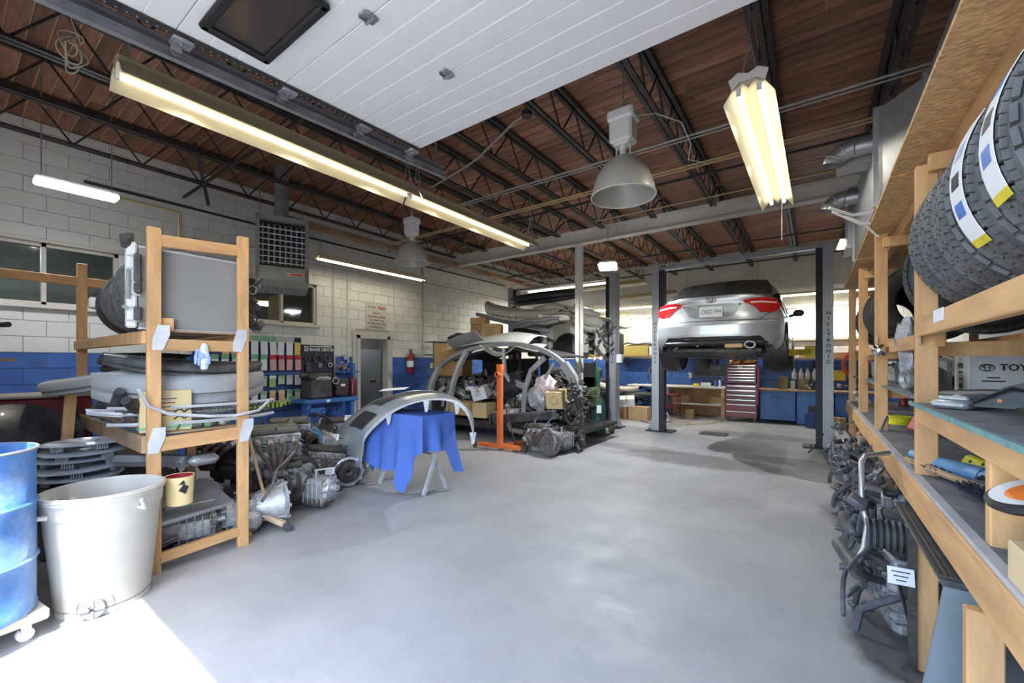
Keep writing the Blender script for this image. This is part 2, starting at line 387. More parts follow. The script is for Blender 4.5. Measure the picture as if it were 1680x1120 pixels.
# concrete blocks in running bond; painted blue up to the eighth course
HB, LB = .204, .4
blocks = []
def course(a0, a1, opens, k):
    z0, z1 = k*HB, min((k+1)*HB, 4.6); off = (k % 2)*LB/2; y = a0-off; out = []
    while y < a1:
        ivs = [(max(y, a0), min(y+LB, a1))]
        for o in opens:
            if o[2] < z1-.02 and o[3] > z0+.02:
                nv = []
                for u, v_ in ivs:
                    if o[1] <= u or o[0] >= v_: nv.append((u, v_)); continue
                    if u < o[0]: nv.append((u, o[0]))
                    if v_ > o[1]: nv.append((o[1], v_))
                ivs = nv
        out += [(u, v_, z0, z1) for u, v_ in ivs if v_-u > .03]
        y += LB
    return out
for k in range(23): blocks += [q+(k,) for q in course(-.13, YB, LW_OPEN, k)]
def vis(q):
    y = (q[0]+q[1])/2; return 4.74+.811*y
blocks.sort(key=lambda q: vis(q)+(0 if q[4] > 3 else 4))
cache = {}
G = .005
for q in blocks[:300]:
    L_, H_, bl = round(q[1]-q[0], 2), round(q[3]-q[2], 3), q[4] < 8
    if (L_, H_, bl) not in cache:
        me = B().box((0, 0, 0), (.02, L_-G, H_-G), bev=.004).mesh('concrete_block'); me.materials.append(blue_paint if bl else white_paint); cache[L_, H_, bl] = me
    obj('concrete_block', cache[L_, H_, bl], None, wl, loc=(XL-.01, (q[0]+q[1])/2, (q[2]+q[3])/2))
for bl in (0, 1):
    b = B()
    for q in blocks[300:]:
        if (q[4] < 8) == bool(bl): b.box((XL-.01, (q[0]+q[1])/2, (q[2]+q[3])/2), (.02, q[1]-q[0]-G, q[3]-q[2]-G), bev=.004)
    obj('far_blocks', b, blue_paint if bl else white_paint, wl, kind='stuff')
    b = B()
    for k in range(23):
        if (k < 8) == bool(bl):
            for q in course(XL, XR, BW_OPEN, k): b.box(((q[0]+q[1])/2, YB+.01, (q[2]+q[3])/2), (q[1]-q[0]-G, .02, q[3]-q[2]-G))
    obj('back_blocks', b, blue_paint if bl else white_paint, wb, kind='stuff')
# plank roof deck
ce = struct('ceiling', B().box(((XL+XR)/2, 6.8, ZC+.057), (XR-XL+.6, 15, .08)), gap_highlight)
pw = .142; pc = {}
far = B(); row = 0; y = YF
while y < YB:
    x = XL-.1-rnd.random()*2
    while x < XR:
        l_ = rnd.choice((2.4, 3.0, 3.6)); x1 = min(x+l_, XR+.1); x0 = max(x, XL-.1)
        if x1-x0 > .1:
            if y < 7.2:
                key = round(x1-x0, 1)
                if key not in pc: pc[key] = B().box((0,0,0), (key-.004, pw-.013, .02), bev=.003).mesh('plank')
                o = obj('plank', pc[key], plank_m, ce, loc=((x0+x1)/2, y+pw/2, ZC+.015+rnd.uniform(0, .004)))
            else: far.box(((x0+x1)/2, y+pw/2, ZC+.015+rnd.uniform(0, .004)), (x1-x0-.004, pw-.012, .02))
        x = x1 if x1 < XR+.1 else XR+1
    y += pw
obj('far_planks', far, plank_m, ce, kind='stuff')
# windows of the left wall look into the dim neighbouring bay
def window_left(n, y0, y1, mull, top=True):
    z0, z1 = 2.244, 3.06
    b = B()
    for yy in [y0+.02, y1-.02]+mull: b.box((XL-.08, yy, (z0+z1)/2), (.09, .045, z1-z0))
    b.box((XL-.08, (y0+y1)/2, z1-.025), (.09, y1-y0, .05)); b.box((XL-.08, (y0+y1)/2, z0+.025), (.09, y1-y0, .05))
    f = struct('window_%d' % n, b, steel_cream)
    obj('sill', B().box((XL+.02, (y0+y1)/2, z0-.02), (.12, y1-y0+.08, .05), bev=.006), steel_cream, f)
    obj('head_trim', B().box((XL+.012, (y0+y1)/2, z1+.02), (.03, y1-y0+.08, .05), bev=.006), steel_cream, f)
    for u, v_ in zip([y0]+mull, mull+[y1]):
        obj('pane', B().box((XL-.09, (u+v_)/2, (z0+z1)/2), (.008, v_-u-.06, z1-z0-.08)), glass_pane, f)
    return f
gm = bpy.data.materials.new('pane_glass'); gm.use_nodes = True; n_ = gm.node_tree; n_.nodes.clear()
o_ = n_.nodes.new('ShaderNodeOutputMaterial'); mx = n_.nodes.new('ShaderNodeMixShader'); tr = n_.nodes.new('ShaderNodeBsdfTransparent'); gl = n_.nodes.new('ShaderNodeBsdfGlossy')
gl.inputs['Roughness'].default_value = .05; gl.inputs['Color'].default_value = (.8,.85,.85,1); tr.inputs['Color'].default_value = (.7,.74,.72,1); fr = n_.nodes.new('ShaderNodeFresnel'); fr.inputs[0].default_value = 1.7
n_.links.new(fr.outputs[0], mx.inputs[0]); n_.links.new(tr.outputs[0], mx.inputs[1]); n_.links.new(gl.outputs[0], mx.inputs[2]); n_.links.new(mx.outputs[0], o_.inputs[0])
glass_pane = gm
window_left(1, -.5, 1.57, [.12, .85]); w2 = window_left(2, 3.21, 4.52, [3.86])
b = B()   # neighbouring bay shell
b.box((-12.1, 3.2, 2.3), (.1, 9, 4.8)); b.box((-10.2, -1.2, 2.3), (4, .1, 4.8)); b.box((-10.2, 7.6, 2.3), (4, .1, 4.8)); b.box((-10.2, 3.2, 4.7), (4, 9, .1)); b.box((-10.2, 3.2, -.05), (4, 9, .1))
struct('wall_next_bay', b, room_m)
b = B()
for k in range(7): b.bar((-12, -.4+k*1.1, 4.1), (-8.3, -.4+k*1.1, 4.1), .06, .06); b.bar((-12, -.4+k*1.1, 4.5), (-8.3, -.4+k*1.1, 4.5), .06, .06)
for k in range(7):
    for j in range(12): b.bar((-12+j*.31, -.4+k*1.1, 4.1 if j % 2 else 4.5), (-11.69+j*.31, -.4+k*1.1, 4.5 if j % 2 else 4.1), .025, .025)
solo('roof_truss', b, room_m, 'pale grey trusses seen through the left wall windows', 'truss')
t = thing('strip_light', 'small lit tube in the next bay, seen through the left-hand window', 'light', (-10.0, -.1, 3.2))
obj('tube', B().cyl((0,-.5,0), (0,.5,0), .025, n=8), led_on, t); obj('housing', B().box((0,0,.05), (.14,1.1,.05)), bay_box, t)
t = thing('strip_light', 'lit tube over cardboard boxes, seen through the window beside the heater', 'light', (-9.6, 4.3, 2.75))
obj('tube', B().cyl((0,-.3,0), (0,.3,0), .025, n=8), tube_on, t); obj('housing', B().box((0,0,.05), (.14,.7,.05)), bay_box, t)
solo('cardboard_box', B().box((0,0,.35), (.5,.9,.7), bev=.01), cardb, 'brown carton on a rack behind the window beside the heater', 'box', (-9.1, 4.6, 2.2))
solo('cardboard_box', B().box((0,0,.2), (.4,.5,.4), bev=.01), white_card, 'white carton behind the window beside the heater', 'box', (-8.8, 3.55, 2.2))
solo('storage_rack', B().box((0,0,0), (1.2,3.2,.04)).bar((-.5,-1.5,-2.18),(-.5,-1.5,0),.05,.05).bar((.5,-1.5,-2.18),(.5,-1.5,0),.05,.05).bar((-.5,1.5,-2.18),(-.5,1.5,0),.05,.05).bar((.5,1.5,-2.18),(.5,1.5,0),.05,.05), room_m, 'rack holding cartons behind the window beside the heater', 'rack', (-9.0, 4.2, 2.18))
# white box on the sill of the left window
solo('plastic_case', B().box((0,0,.075), (.12,.5,.15), bev=.02), white_pl, 'long white plastic case lying on the left window sill', 'case', (XL+.06, 1.5, 2.25))
for q_, w_ in (((-9.9,.4,3.15),26), ((-9.5,4.3,2.7),20), ((-9.3,6.6,2.3),9)):  # the third is a fill light added to brighten the passage, no fixture there
    l_ = bpy.data.lights.new('lamp_or_fill_light', 'POINT'); l_.energy = w_; l_.shadow_soft_size = .02; lo = bpy.data.objects.new('lamp_or_fill_light', l_); SC.collection.objects.link(lo); lo.location = q_
# back windows (daylight)
day = bpy.data.materials.new('daylight_pane'); day.use_nodes = True; n_ = day.node_tree; n_.nodes.clear()
o_ = n_.nodes.new('ShaderNodeOutputMaterial'); mx = n_.nodes.new('ShaderNodeMixShader'); mx.inputs[0].default_value = .5; tr = n_.nodes.new('ShaderNodeBsdfTransparent'); tl = n_.nodes.new('ShaderNodeBsdfTranslucent'); tl.inputs[0].default_value = (.95,.97,1,1)
n_.links.new(tr.outputs[0], mx.inputs[1]); n_.links.new(tl.outputs[0], mx.inputs[2]); n_.links.new(mx.outputs[0], o_.inputs[0])
for n, (x0, x1, z0, z1) in enumerate(BW_OPEN):
    b = B(); ml = [x0+.65 if n == 0 else x0+.85]
    for xx in [x0+.02, x1-.02]+ml: b.box((xx, YB+.08, (z0+z1)/2), (.04, .06, z1-z0))
    b.box(((x0+x1)/2, YB+.08, z1-.02), (x1-x0, .06, .04)); b.box(((x0+x1)/2, YB+.08, z0+.02), (x1-x0, .06, .04))
    f = struct('window_%d' % (n+3), b, steel_cream)
    obj('sill', B().box(((x0+x1)/2, YB-.02, z0-.02), (x1-x0+.1, .1, .04)), steel_cream, f)
    for u, v_ in zip([x0]+ml, ml+[x1]): obj('pane', B().box(((u+v_)/2, YB+.09, (z0+z1)/2), (v_-u-.04, .006, z1-z0-.06)), day, f)
# door in the left wall
b = B(); d0, d1, dz = 5.40, 6.26, 2.11
b.box((XL-.02, d0+.035, dz/2), (.2, .07, dz)); b.box((XL-.02, d1-.035, dz/2), (.2, .07, dz)); b.box((XL-.02, (d0+d1)/2, dz-.035), (.2, d1-d0, .07))
frame_m = mat('door_frame', (.55,.55,.52), .5, var=.05)
dr = struct('door_1', b, frame_m)
obj('outer_trim', B().box((XL+.025,d0-.04,dz/2),(.04,.1,dz)).box((XL+.025,d1+.04,dz/2),(.04,.1,dz)).box((XL+.025,(d0+d1)/2,dz+.05),(.04,d1-d0+.2,.1)), frame_m, dr)
b = B().box((XL-1.2, d0-.4, 1.2), (2.1, .05, 2.6)).box((XL-1.2, d1+1.9, 1.2), (2.1, .05, 2.6)).box((XL-2.2, d1+.5, 1.2), (.05, 3.4, 2.6)).box((XL-1.2,d1+.5,2.5),(2.1,3.4,.05)).box((XL-1.2,d1+.5,-.02),(2.1,3.4,.04))
obj('passage', b, room_m, dr)
obj('inner_door', B().box((XL-1.9, 7.12, .95), (.04, .74, 1.85), bev=.01), door_grey, dr, label='grey door at the end of the passage')
obj('handle', B().cyl((XL-1.86,7.1,1.0),(XL-1.86,7.28,1.0),.014), black_pl, dr)
# ================================================================ roof steel
def joist(x, y0, y1, lab):
    t = thing('steel_joist', lab, 'joist', (x, y0, 0), group='open web roof joists'); L_ = y1-y0
    obj('top_chord', B().box((-.035, L_/2, 4.565), (.045, L_, .05)).box((.035, L_/2, 4.565), (.045, L_, .05)), steel_dark, t)
    obj('bottom_chord', B().box((-.03, L_/2, 4.115), (.04, L_-.5, .028)).box((.03, L_/2, 4.115), (.04, L_-.5, .028)), steel_dark, t)
    n = max(2, int((L_-.3)/.31)); st = (L_-.3)/n
    pts = [(0, .15+i*st, 4.55 if i % 2 == 0 else 4.12) for i in range(n+1)]
    b = B()
    for p, q in zip(pts, pts[1:]): b.cyl(p, q, .011, n=6, cap=False)
    b.cyl((0, .0, 4.5), pts[1], .014, n=6); b.cyl(pts[-2], (0, L_, 4.5), .014, n=6)
    obj('web', b, steel_dark, t, label='zigzag of bent round bar')
    return t
JX = [.61-.98*k for k in range(9)]
OR_ = ['first', 'second', 'third', 'fourth', 'fifth', 'sixth', 'seventh', 'eighth', 'ninth', 'tenth']
for k, x in enumerate([1.59]+JX):
    joist(x, -.12, 7.86, 'dark open web joist in front of the cream beam, %s from the right wall' % OR_[k])
    joist(x, 8.06, YB-.02, 'dark open web joist behind the cream beam, %s from the right wall' % OR_[k])
b = B(); yb, zb = 7.96, 4.12
b.box(((XL+XR)/2, yb, zb-.13), (XR-XL, .17, .018)).box(((XL+XR)/2, yb, zb+.13), (XR-XL, .17, .018)).box(((XL+XR)/2, yb, zb), (XR-XL, .012, .25))
solo('steel_beam', b, steel_cream, 'cream painted steel beam crossing the whole shop under the joists', 'beam')
t = thing('steel_column', 'cream steel column beside the wrecked car, holding the beam', 'column', (-4.0, 7.96, 0))
obj('shaft', B().box((-.06,0,1.99),(.012,.13,3.98)).box((.06,0,1.99),(.012,.13,3.98)).box((0,0,1.99),(.12,.01,3.98)), steel_cream, t)
obj('base_plate', B().box((0,0,.01),(.24,.24,.02)), steel_cream, t); obj('cap_plate', B().box((0,0,3.975),(.2,.2,.02)), steel_cream, t)
obj('outlet_box', B().box((.05,-.085,1.25),(.07,.05,.11),bev=.006), galv, t)
for i, (y, x0, x1, z) in enumerate([(2.3,-8,-3.3,4.09),(6.2,-8,1.6,4.09),(10.2,-8,1.6,4.09),(12.3,-8,1.6,4.09)]):
    solo('bridging_bar', B().bar((x0,0,0),(x1,0,0),.03,.03), steel_dark, ['dark bracing bar across the joists above the left shelf','dark bracing bar across the joists in front of the beam','dark bracing bar across the joists above the raised car','dark bracing bar across the joists near the back wall'][i], 'brace', (0,y,z))
solo('bridging_bar', B().bar((-6.2,1.9,4.2),(-7.9,2.6,4.05),.04,.04), steel_dark, 'slanting dark brace above the left wall light', 'brace')
for i, (y, x0, x1, z, r, lab) in enumerate([
    (4.97,-4.9,1.7,4.05,.013,'grey conduit across the joists behind the large bell lamp'),
    (5.05,-4.6,1.5,4.05,.009,'thin grey conduit just behind the conduit by the bell lamp'),
    (5.68,-7.6,1.8,4.03,.013,'cream conduit pair over the shop, nearer pipe'),
    (5.76,-7.6,1.8,4.03,.013,'cream conduit pair over the shop, farther pipe'),
    (10.8,-7.8,1.6,3.98,.016,'grey pipe across the ceiling above the raised car'),
    (7.0,-3.2,1.2,4.05,.01,'thin grey conduit just in front of the cream beam')]):
    b = B().cyl((x0,0,0),(x1,0,0),r,n=8)
    solo('conduit', b, tan_m if 'cream' in lab else conduit_m, lab, 'pipe', (0,y,z))
solo('conduit', B().tube([(-2.42,3.62,4.1),(-2.6,3.66,4.09),(-3.4,3.98,4.05),(-3.6,4.02,4.03),(-4.4,4.16,4.0)],.012), conduit_m, 'bent grey conduit from a round junction box near the door corner', 'pipe')
solo('flexible_cable', B().tube([(-1.22,3.5,3.6),(-1.15,3.8,3.74),(-1.05,4.3,3.86),(-1.1,4.9,3.92),(-1.24,5.4,3.98),(-1.1,5.65,4.0)],.006), white_pl, 'thin white cable looping from the large bell lamp', 'cable')
solo('junction_box', B().cyl((0,0,0),(0,0,.05),.055,n=12).cyl((0,0,.05),(0,0,.12),.012,n=6), steel_dark, 'round dark junction box under the planks near the door corner', 'box', (-2.42,3.62,4.06))
# long brown pipe and timber below the joists by the left wall
solo('timber_rail', B().box((0,4.2,0),(.1,8.4,.13),bev=.02), mat('brown_timber', (.3,.17,.09), .6, var=.35, scale=4, dirt=(.45,.34,.2), dscale=2, damt=.7, stretch=(1,.4,1)), 'long brown timber rail high along the left wall', 'rail', (-7.45,3.6,4.0))
solo('black_pipe', B().cyl((0,0,0),(0,9.5,0),.02,n=8), black_pl, 'black pipe running along the top of the left wall', 'pipe', (-8.0,1.2,3.95))
solo('gas_pipe', B().tube([(0,-1.2,0),(0,.2,0),(0,.25,-.05),(0,.25,-1.7)],.013), brass, 'yellow gas pipe dropping down the left wall behind the left shelf', 'pipe', (-8.03,2.0,3.85))
# ================================================================ strip lights
def glow(t, pts, watt, col=(1,.95,.85)):
    for q in pts:
        l = bpy.data.lights.new('lamp_or_fill_light', 'SPOT'); l.energy = watt; l.spot_size = R(172); l.spot_blend = .6; l.shadow_soft_size = .012; l.color = col
        o = bpy.data.objects.new('lamp_or_fill_light', l); SC.collection.objects.link(o); o.parent = t; o.location = q
def strip(lab, p, length, ang, onmat, wide=.155, drop=.085, chains=True, group=None, watt=11):
    t = thing('fluorescent_light', lab, 'light', p, (0, 0, ang), group)
    b = B().box((0, length/2, .075), (.11, length, .05), bev=.006)
    obj('housing', b, refl_cream, t)
    for sx in (-1, 1):
        pr = [(sx*.055,.055),(sx*.1,.03),(sx*wide,-drop+.03),(sx*wide,-drop+.024),(sx*.1,.022),(sx*.055,.048)]
        if sx < 0: pr = pr[::-1]
        obj('reflector_wing', B().prism(pr, (0,0,0), (1,0,0), (0,0,1), -length), refl_cream, t)
        obj('tube', B().cyl((sx*.062, .04, .012), (sx*.062, length-.04, .012), .019, n=10), onmat, t)
        for y in (.02, length-.02): obj('lamp_holder', B().box((sx*.062, y, .02), (.03,.02,.06)), white_pl, t)
    obj('centre_ridge', B().prism([(-.03,.05),(.03,.05),(0,.01)][::-1], (0,0,0), (1,0,0), (0,0,1), -length), refl_cream, t)
    glow(t, [(0,length*f,-.012) for f in (.17,.5,.83)], watt)
    if chains:
        for y in (.06, length-.06):
            b = B()
            for s_ in (-1, 1):
                for k in range(12):
                    f = k/12; c = Vector((s_*.05*(1-f), y, .1+f*(4.05-p[2]-.1)*.5 if False else .1+f*.3)); b.box(c, (.012,.006,.022) if k % 2 else (.006,.012,.022))
            b.cyl((0,y,.4),(0,y,4.6-p[2]),.005,n=5)
            obj('chain', b, galv_d, t)
    return t
strip('near half of the long cream strip light beside the open door, two lit tubes', (-3.6,.68,3.35), 2.42, 0, tube_on, group='long strip light by the open door')
strip('far half of the long cream strip light beside the open door, two lit tubes', (-3.6,3.12,3.35), 2.42, 0, tube_on, group='long strip light by the open door')
t = strip('cream strip light hung on chains above the aisle, right of the bell lamp', (-.36,3.25,3.36), 2.55, R(-.5), tube_on)
obj('end_bracket', B().prism([(-.1,-.03),(-.12,.04),(-.06,.075),(0,.05),(.06,.075),(.12,.04),(.1,-.03),(.05,.01),(-.05,.01)], (0,-.012,.05),(1,0,0),(0,0,1),.01), steel_cream, t)
solo('pull_cord', B().cyl((0,0,0),(0,0,-.45),.003,n=4), white_pl, 'thin pull cord under the far end of the aisle strip light', 'cord', (-.3,5.78,3.38))
strip('thin strip light on the left wall between the heater and the bell lamp', (-7.4,4.14,3.42), 2.6, 0, tube_warm, wide=.09, drop=.03, watt=3)
def wrap_light(lab, p, ang, l_, w_, m, watt=40):
    t = thing('led_light', lab, 'light', p, (0,0,ang))
    obj('diffuser', B().box((0,0,-.02),(w_,l_,.05),bev=.015), m, t); obj('housing', B().box((0,0,.02),(w_*.9,l_,.035),bev=.006), bay_box, t)
    glow(t, [(0,0,-.06)], watt, (.9,.95,1))
    for y in (-l_*.42, l_*.42): obj('hanger', B().cyl((0,y,.03),(0,y,4.6-p[2]),.005,n=5), galv_d, t)
    return t
wrap_light('bright white wrap light above the left window', (-6.5,.93,3.4), 0, .64, .18, led_on)
wrap_light('square bright panel light hanging beyond the cream column', (-2.85,6.75,3.16), R(20), .42, .3, led_on, 230)
for i, (x0, x1) in enumerate([(-6.3,-3.3),(-.7,1.35)]):
    t = thing('fluorescent_light', ['long lit tube on the back wall left of the lift', 'long lit tube on the back wall right of the lift'][i], 'light', (x0, 12.7, 3.2))
    obj('tube', B().cyl((0,0,0),(x1-x0,0,0),.02,n=8), tube_warm, t); obj('housing', B().box(((x1-x0)/2,.02,.05),(x1-x0,.1,.05)), refl_cream, t)
    glow(t, [((x1-x0)*f,-.03,-.03) for f in (.2,.5,.8)], 38)
for i, (x0, x1, y, z, lab) in enumerate([(-7.3,-4.6,11.0,3.8,'lit strip light across the ceiling behind the beam, nearer'),(-6.6,-3.9,12.0,3.85,'unlit strip light across the ceiling behind the beam, farther'),(-5.0,-3.2,12.6,3.55,'unlit pale strip light behind the left lift post'),(-3.2,-1.0,12.9,3.5,'unlit pale strip light behind the raised car')]):
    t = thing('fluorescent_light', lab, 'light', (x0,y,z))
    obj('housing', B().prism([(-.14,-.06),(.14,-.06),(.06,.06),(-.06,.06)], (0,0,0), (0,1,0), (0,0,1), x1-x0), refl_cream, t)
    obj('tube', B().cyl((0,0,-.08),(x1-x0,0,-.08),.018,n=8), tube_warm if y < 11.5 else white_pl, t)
    if y < 11.5: glow(t, [((x1-x0)*f,0,-.11) for f in (.2,.8)], 130)  # the nearer fixture is lit, with spots added to brighten the far end
    for q in (.2, x1-x0-.2): obj('hanger', B().cyl((q,0,.05),(q,0,4.6-z),.006,n=5), galv_d, t)
solo('mirror_lamp', B().cyl((0,0,0),(0,0,-.12),.02,.06,n=12), mat('small_lamp', (1,1,1), .4, emit=(1,.95,.85), estr=6), 'small lit reflector lamp beside the square duct', 'light', (.3,6.9,3.1))
# ================================================================ bell lamps
def bell(lab, p):
    t = thing('bell_lamp', lab, 'lamp', p, group='grey bell shaped high bay lamps')
    prof = [(.27,0),(.268,.02),(.255,.08),(.225,.17),(.18,.25),(.12,.31),(.06,.34),(.035,.345)]
    obj('reflector', B().lathe(prof, 36).lathe([(r-.006, z) for r, z in prof][::-1], 36).lathe([(.27,0),(.276,.004),(.264,0)],36), bay_m, t)
    obj('rim', B().tube([(.27*math.cos(a*R(10)), .27*math.sin(a*R(10)), 0) for a in range(36)], .006, n=6, closed=True), steel_cream, t)
    obj('bulb', B().lathe([(0,.1),(.035,.11),(.055,.16),(.045,.22),(.02,.27),(.02,.33)], 14), mat('bulb_glass', (.9,.9,.85), .15, spec=.9), t)
    obj('neck', B().cyl((0,0,.34),(0,0,.43),.03,n=12).cyl((.06,0,.34),(.06,0,.44),.006,n=6).cyl((-.06,0,.34),(-.06,0,.44),.006,n=6), bay_box, t)
    obj('ballast_box', B().box((0,0,.55),(.2,.17,.2),bev=.02).box((0,0,.68),(.23,.2,.1),bev=.02).box((0,0,.46),(.14,.12,.06),bev=.01), bay_box, t)
    obj('hook', B().tube([(0,0,.73),(0,0,.78),(.03,0,.81),(0,0,.84),(-.03,0,.81)],.008).cyl((0,0,.84),(0,0,4.6-p[2]),.008,n=6), galv, t)
    return t
bell('large grey bell lamp nearest the door, unlit', (-1.33,3.48,2.93)); bell('smaller looking bell lamp farther away by the left wall, unlit', (-5.3,4.56,3.12))
# ================================================================ overhead door
zf = lambda y: 3.355+.045*(y-.5)
t = thing('overhead_door', 'white sectional garage door rolled up overhead', 'door', (-1.13,0,0))
nb = 5; sec = .6
ang = math.atan(.045)
for k in range(nb):
    y1 = 2.6-k*sec; y0 = y1-sec+.004; pr = [(y0, zf(y0)+.045)]
    y = y0
    pr += [(y0, zf(y0)+.003), (y0+.004, zf(y0))]
    for j in range(1, 4):
        q = y0+j*sec/4; pr += [(q-.006, zf(q)), (q, zf(q)+.007), (q+.006, zf(q))]
    pr += [(y1-.004, zf(y1)), (y1, zf(y1)+.003), (y1, zf(y1)+.045)]
    s = obj('door_section', B().prism(pr, (-1.83,0,0), (0,1,0), (0,0,1), 3.66), door_white, t)
    if k: 
        for xx in (-.84, .84):
            h = B().box((xx, y1, zf(y1)-.012), (.06,.075,.012), bev=.003).cyl((xx-.035,y1,zf(y1)-.024),(xx+.035,y1,zf(y1)-.024),.01,n=8).box((xx-.02,y1-.03,zf(y1)-.022),(.008,.05,.02)).box((xx+.02,y1-.03,zf(y1)-.022),(.008,.05,.02))
            obj('hinge', h, galv_d, s)
obj('edge_stile', B().box((-1.79,1.3,zf(1.3)-.012),(.05,2.6,.012),rot=(ang,0,0)), steel_dark, t, label='dark perforated edge strip')
b = B()
for k in range(60): b.cyl((-1.79,.05+k*.042,zf(.05+k*.042)-.022),(-1.79,.05+k*.042,zf(.05+k*.042)-.017),.006,n=6)
obj('rivets', b, galv, t, kind='stuff')
for k in range(1, 5):
    y = 2.6-k*sec+ (0.04 if k < 5 else 0)
    obj('roller_bracket', B().box((-1.82,y,zf(y)-.03),(.09,.1,.02),bev=.004).box((-1.84,y-.02,zf(y)-.05),(.02,.05,.05)).cyl((-1.95,y,zf(y)-.04),(-1.8,y,zf(y)-.04),.008,n=8).cyl((-1.93,y,zf(y)-.04),(-1.905,y,zf(y)-.04),.026,n=14), galv_d, t)
obj('roller_bracket', B().box((-1.83,2.55,zf(2.55)-.03),(.1,.1,.02),bev=.004).prism([(0,0),(.1,0),(.03,.09)],(-1.86,2.5,zf(2.5)-.1),(0,1,0),(0,0,1),.02).cyl((-1.95,2.55,zf(2.5)-.04),(-1.8,2.55,zf(2.5)-.04),.008,n=8), galv, t)
yc, xc = 1.04, -1.27; b = B()
b.box((xc,yc-.16,zf(yc)-.02),(.7,.05,.03),bev=.01).box((xc,yc+.16,zf(yc)-.02),(.7,.05,.03),bev=.01).box((xc-.33,yc,zf(yc)-.02),(.05,.36,.03),bev=.01).box((xc+.33,yc,zf(yc)-.02),(.05,.36,.03),bev=.01)
wf = obj('window_frame', b, black_pl, t, label='black framed window in the door'); obj('pane', B().box((xc,yc,zf(yc)-.008),(.62,.3,.006)), mat('smoked_pane', (.06,.05,.045), .12), wf)
t = thing('door_track', 'grey steel door track left of the open garage door', 'track', (-3.07,0,0))
for dzz, nm in ((0,'channel'),):
    b = B(); 
    for (y0, y1) in ((-.2, 3.1),):
        pr = [(-.02,-.03),(.02,-.03),(.02,-.026),(-.016,-.026),(-.016,.026),(.02,.026),(.02,.03),(-.02,.03)]
        a0, a1 = Vector((0,y0,zf(y0)-.05)), Vector((0,y1,zf(y1)-.05)); vs = [a0+Vector((x,0,z)) for x, z in pr]+[a1+Vector((x,0,z)) for x, z in pr]; n = len(pr)
        b.add(vs, [(i,(i+1)%n,(i+1)%n+n,i+n) for i in range(n)]+[tuple(range(n))[::-1], tuple(range(n,2*n))])
    obj(nm, b, galv, t)
obj('angle_bar', B().box((-.05,1.45,zf(1.4)+.02),(.005,3.3,.06),rot=(ang,0,0)).box((-.03,1.45,zf(1.4)+.05),(.04,3.3,.005),rot=(ang,0,0)), galv_d, t)
for y in (1.2, 3.0): obj('hanger', B().bar((-.05,y,zf(y)),(-.05,y,4.12),.03,.004), galv_d, t)
# coiled rope hanging from a joist
b = B(); pts = []
for k in range(60):
    a = k*.42; f = k/60
    pts.append((.02*math.sin(k*.9), (.05+.03*math.sin(k*.31))*math.cos(a)+.01*math.sin(k), -.1-.14*f+(.07+.04*f)*math.sin(a)))
b.tube([(0,0,.25),(0,0,.05)]+pts, .005, n=6)
solo('rope_coil', b, mat('rope', (.62,.56,.44), .9), 'loose tangle of cream rope hanging from a joist', 'rope', (-4.3,.58,3.9))
# ================================================================ heater
t = thing('unit_heater', 'grey gas unit heater hanging over the left wall window', 'heater', (-6.55,3.12,2.72), (0,0,R(-22)))
b = B().box((-.3,0,.5),(.55,.7,.95),bev=.01)
obj('cabinet', b, heater_m, t)
obj('front_frame', B().box((.0,-.33,.5),(.06,.05,.98)).box((0,.33,.5),(.06,.05,.98)).box((0,0,.96),(.06,.7,.07)).box((0,0,.13),(.06,.7,.2)), heater_m, t)
obj('black_opening', B().box((-.02,0,.55),(.01,.6,.72)), black_pl, t)
for k in range(7): obj('louvre', B().box((.0,0,.3+k*.085),(.045,.61,.012),rot=(0,R(25),0)), galv, t)
b = B()
for k in range(8): b.cyl((-.01,-.26+k*.075,.27),(-.01,-.26+k*.075,.86),.013,n=8)
obj('burner_tubes', b, galv, t, kind='stuff')
obj('under_louvres', B().prism([(0,0),(.36,-.0),(.3,-.1),(0,-.16)],(-.34,-.35,.03),(1,0,0),(0,0,1),-.7), heater_m, t)
b = B()
for k in range(9): b.box((-.05,-.3+k*.075,-.06),(.1,.02,.09),rot=(R(25),R(-30),0))
obj('deflector_blades', b, heater_m, t, kind='stuff')
obj('warning_label', B().box((.032,.17,.13),(.003,.24,.05)), mat('label_pink', (.75,.45,.42), .6), t); obj('label_print', B().box((.034,.19,.13),(.002,.16,.02)), ink_red, t)
obj('flue', B().cyl((-.3,0,.97),(-.3,0,1.88),.1,n=18), galv_d, t)
for y in (-.3,.3): obj('hanger_rod', B().cyl((-.3,y,.97),(-.3,y,1.88),.006,n=5), galv_d, t)
# ================================================================ ducts on the right
t = thing('supply_duct', 'large galvanised sheet metal duct above the right shelves', 'duct', (0,0,0))
obj('trunk', B().box((.86,2.4,3.1),(.52,2.8,.56)), galv_d, t)
b = B(); A = [(.6,3.8,2.82),(1.12,3.8,2.82),(1.12,3.8,3.38),(.6,3.8,3.38)]; C_ = [(.38,4.12,2.68),(1.12,4.12,2.68),(1.12,4.12,3.38),(.38,4.12,3.38)]
b.add(A+C_, [(0,1,5,4),(1,2,6,5),(2,3,7,6),(3,0,4,7)]); obj('transition', b, galv, t)
obj('plenum', B().box((.75,5.15,3.03),(.74,2.06,.7)), galv_d, t)
for y in (3.8, 4.12, 6.18): obj('flange', B().box((.86 if y < 4 else .75, y, 3.1 if y < 4 else 3.03), (.56 if y < 4 else .78,.03,.6 if y < 4 else .74)), galv, t)
b = B()
for k in range(6): b.cyl((.59,1.6+k*.35,2.95),(.58,1.6+k*.35,2.95),.02,n=8)
obj('bolts', b, chrome, t, kind='stuff')
obj('tag_plate', B().box((.595,3.2,3.2),(.004,.07,.05)), white_pl, t)
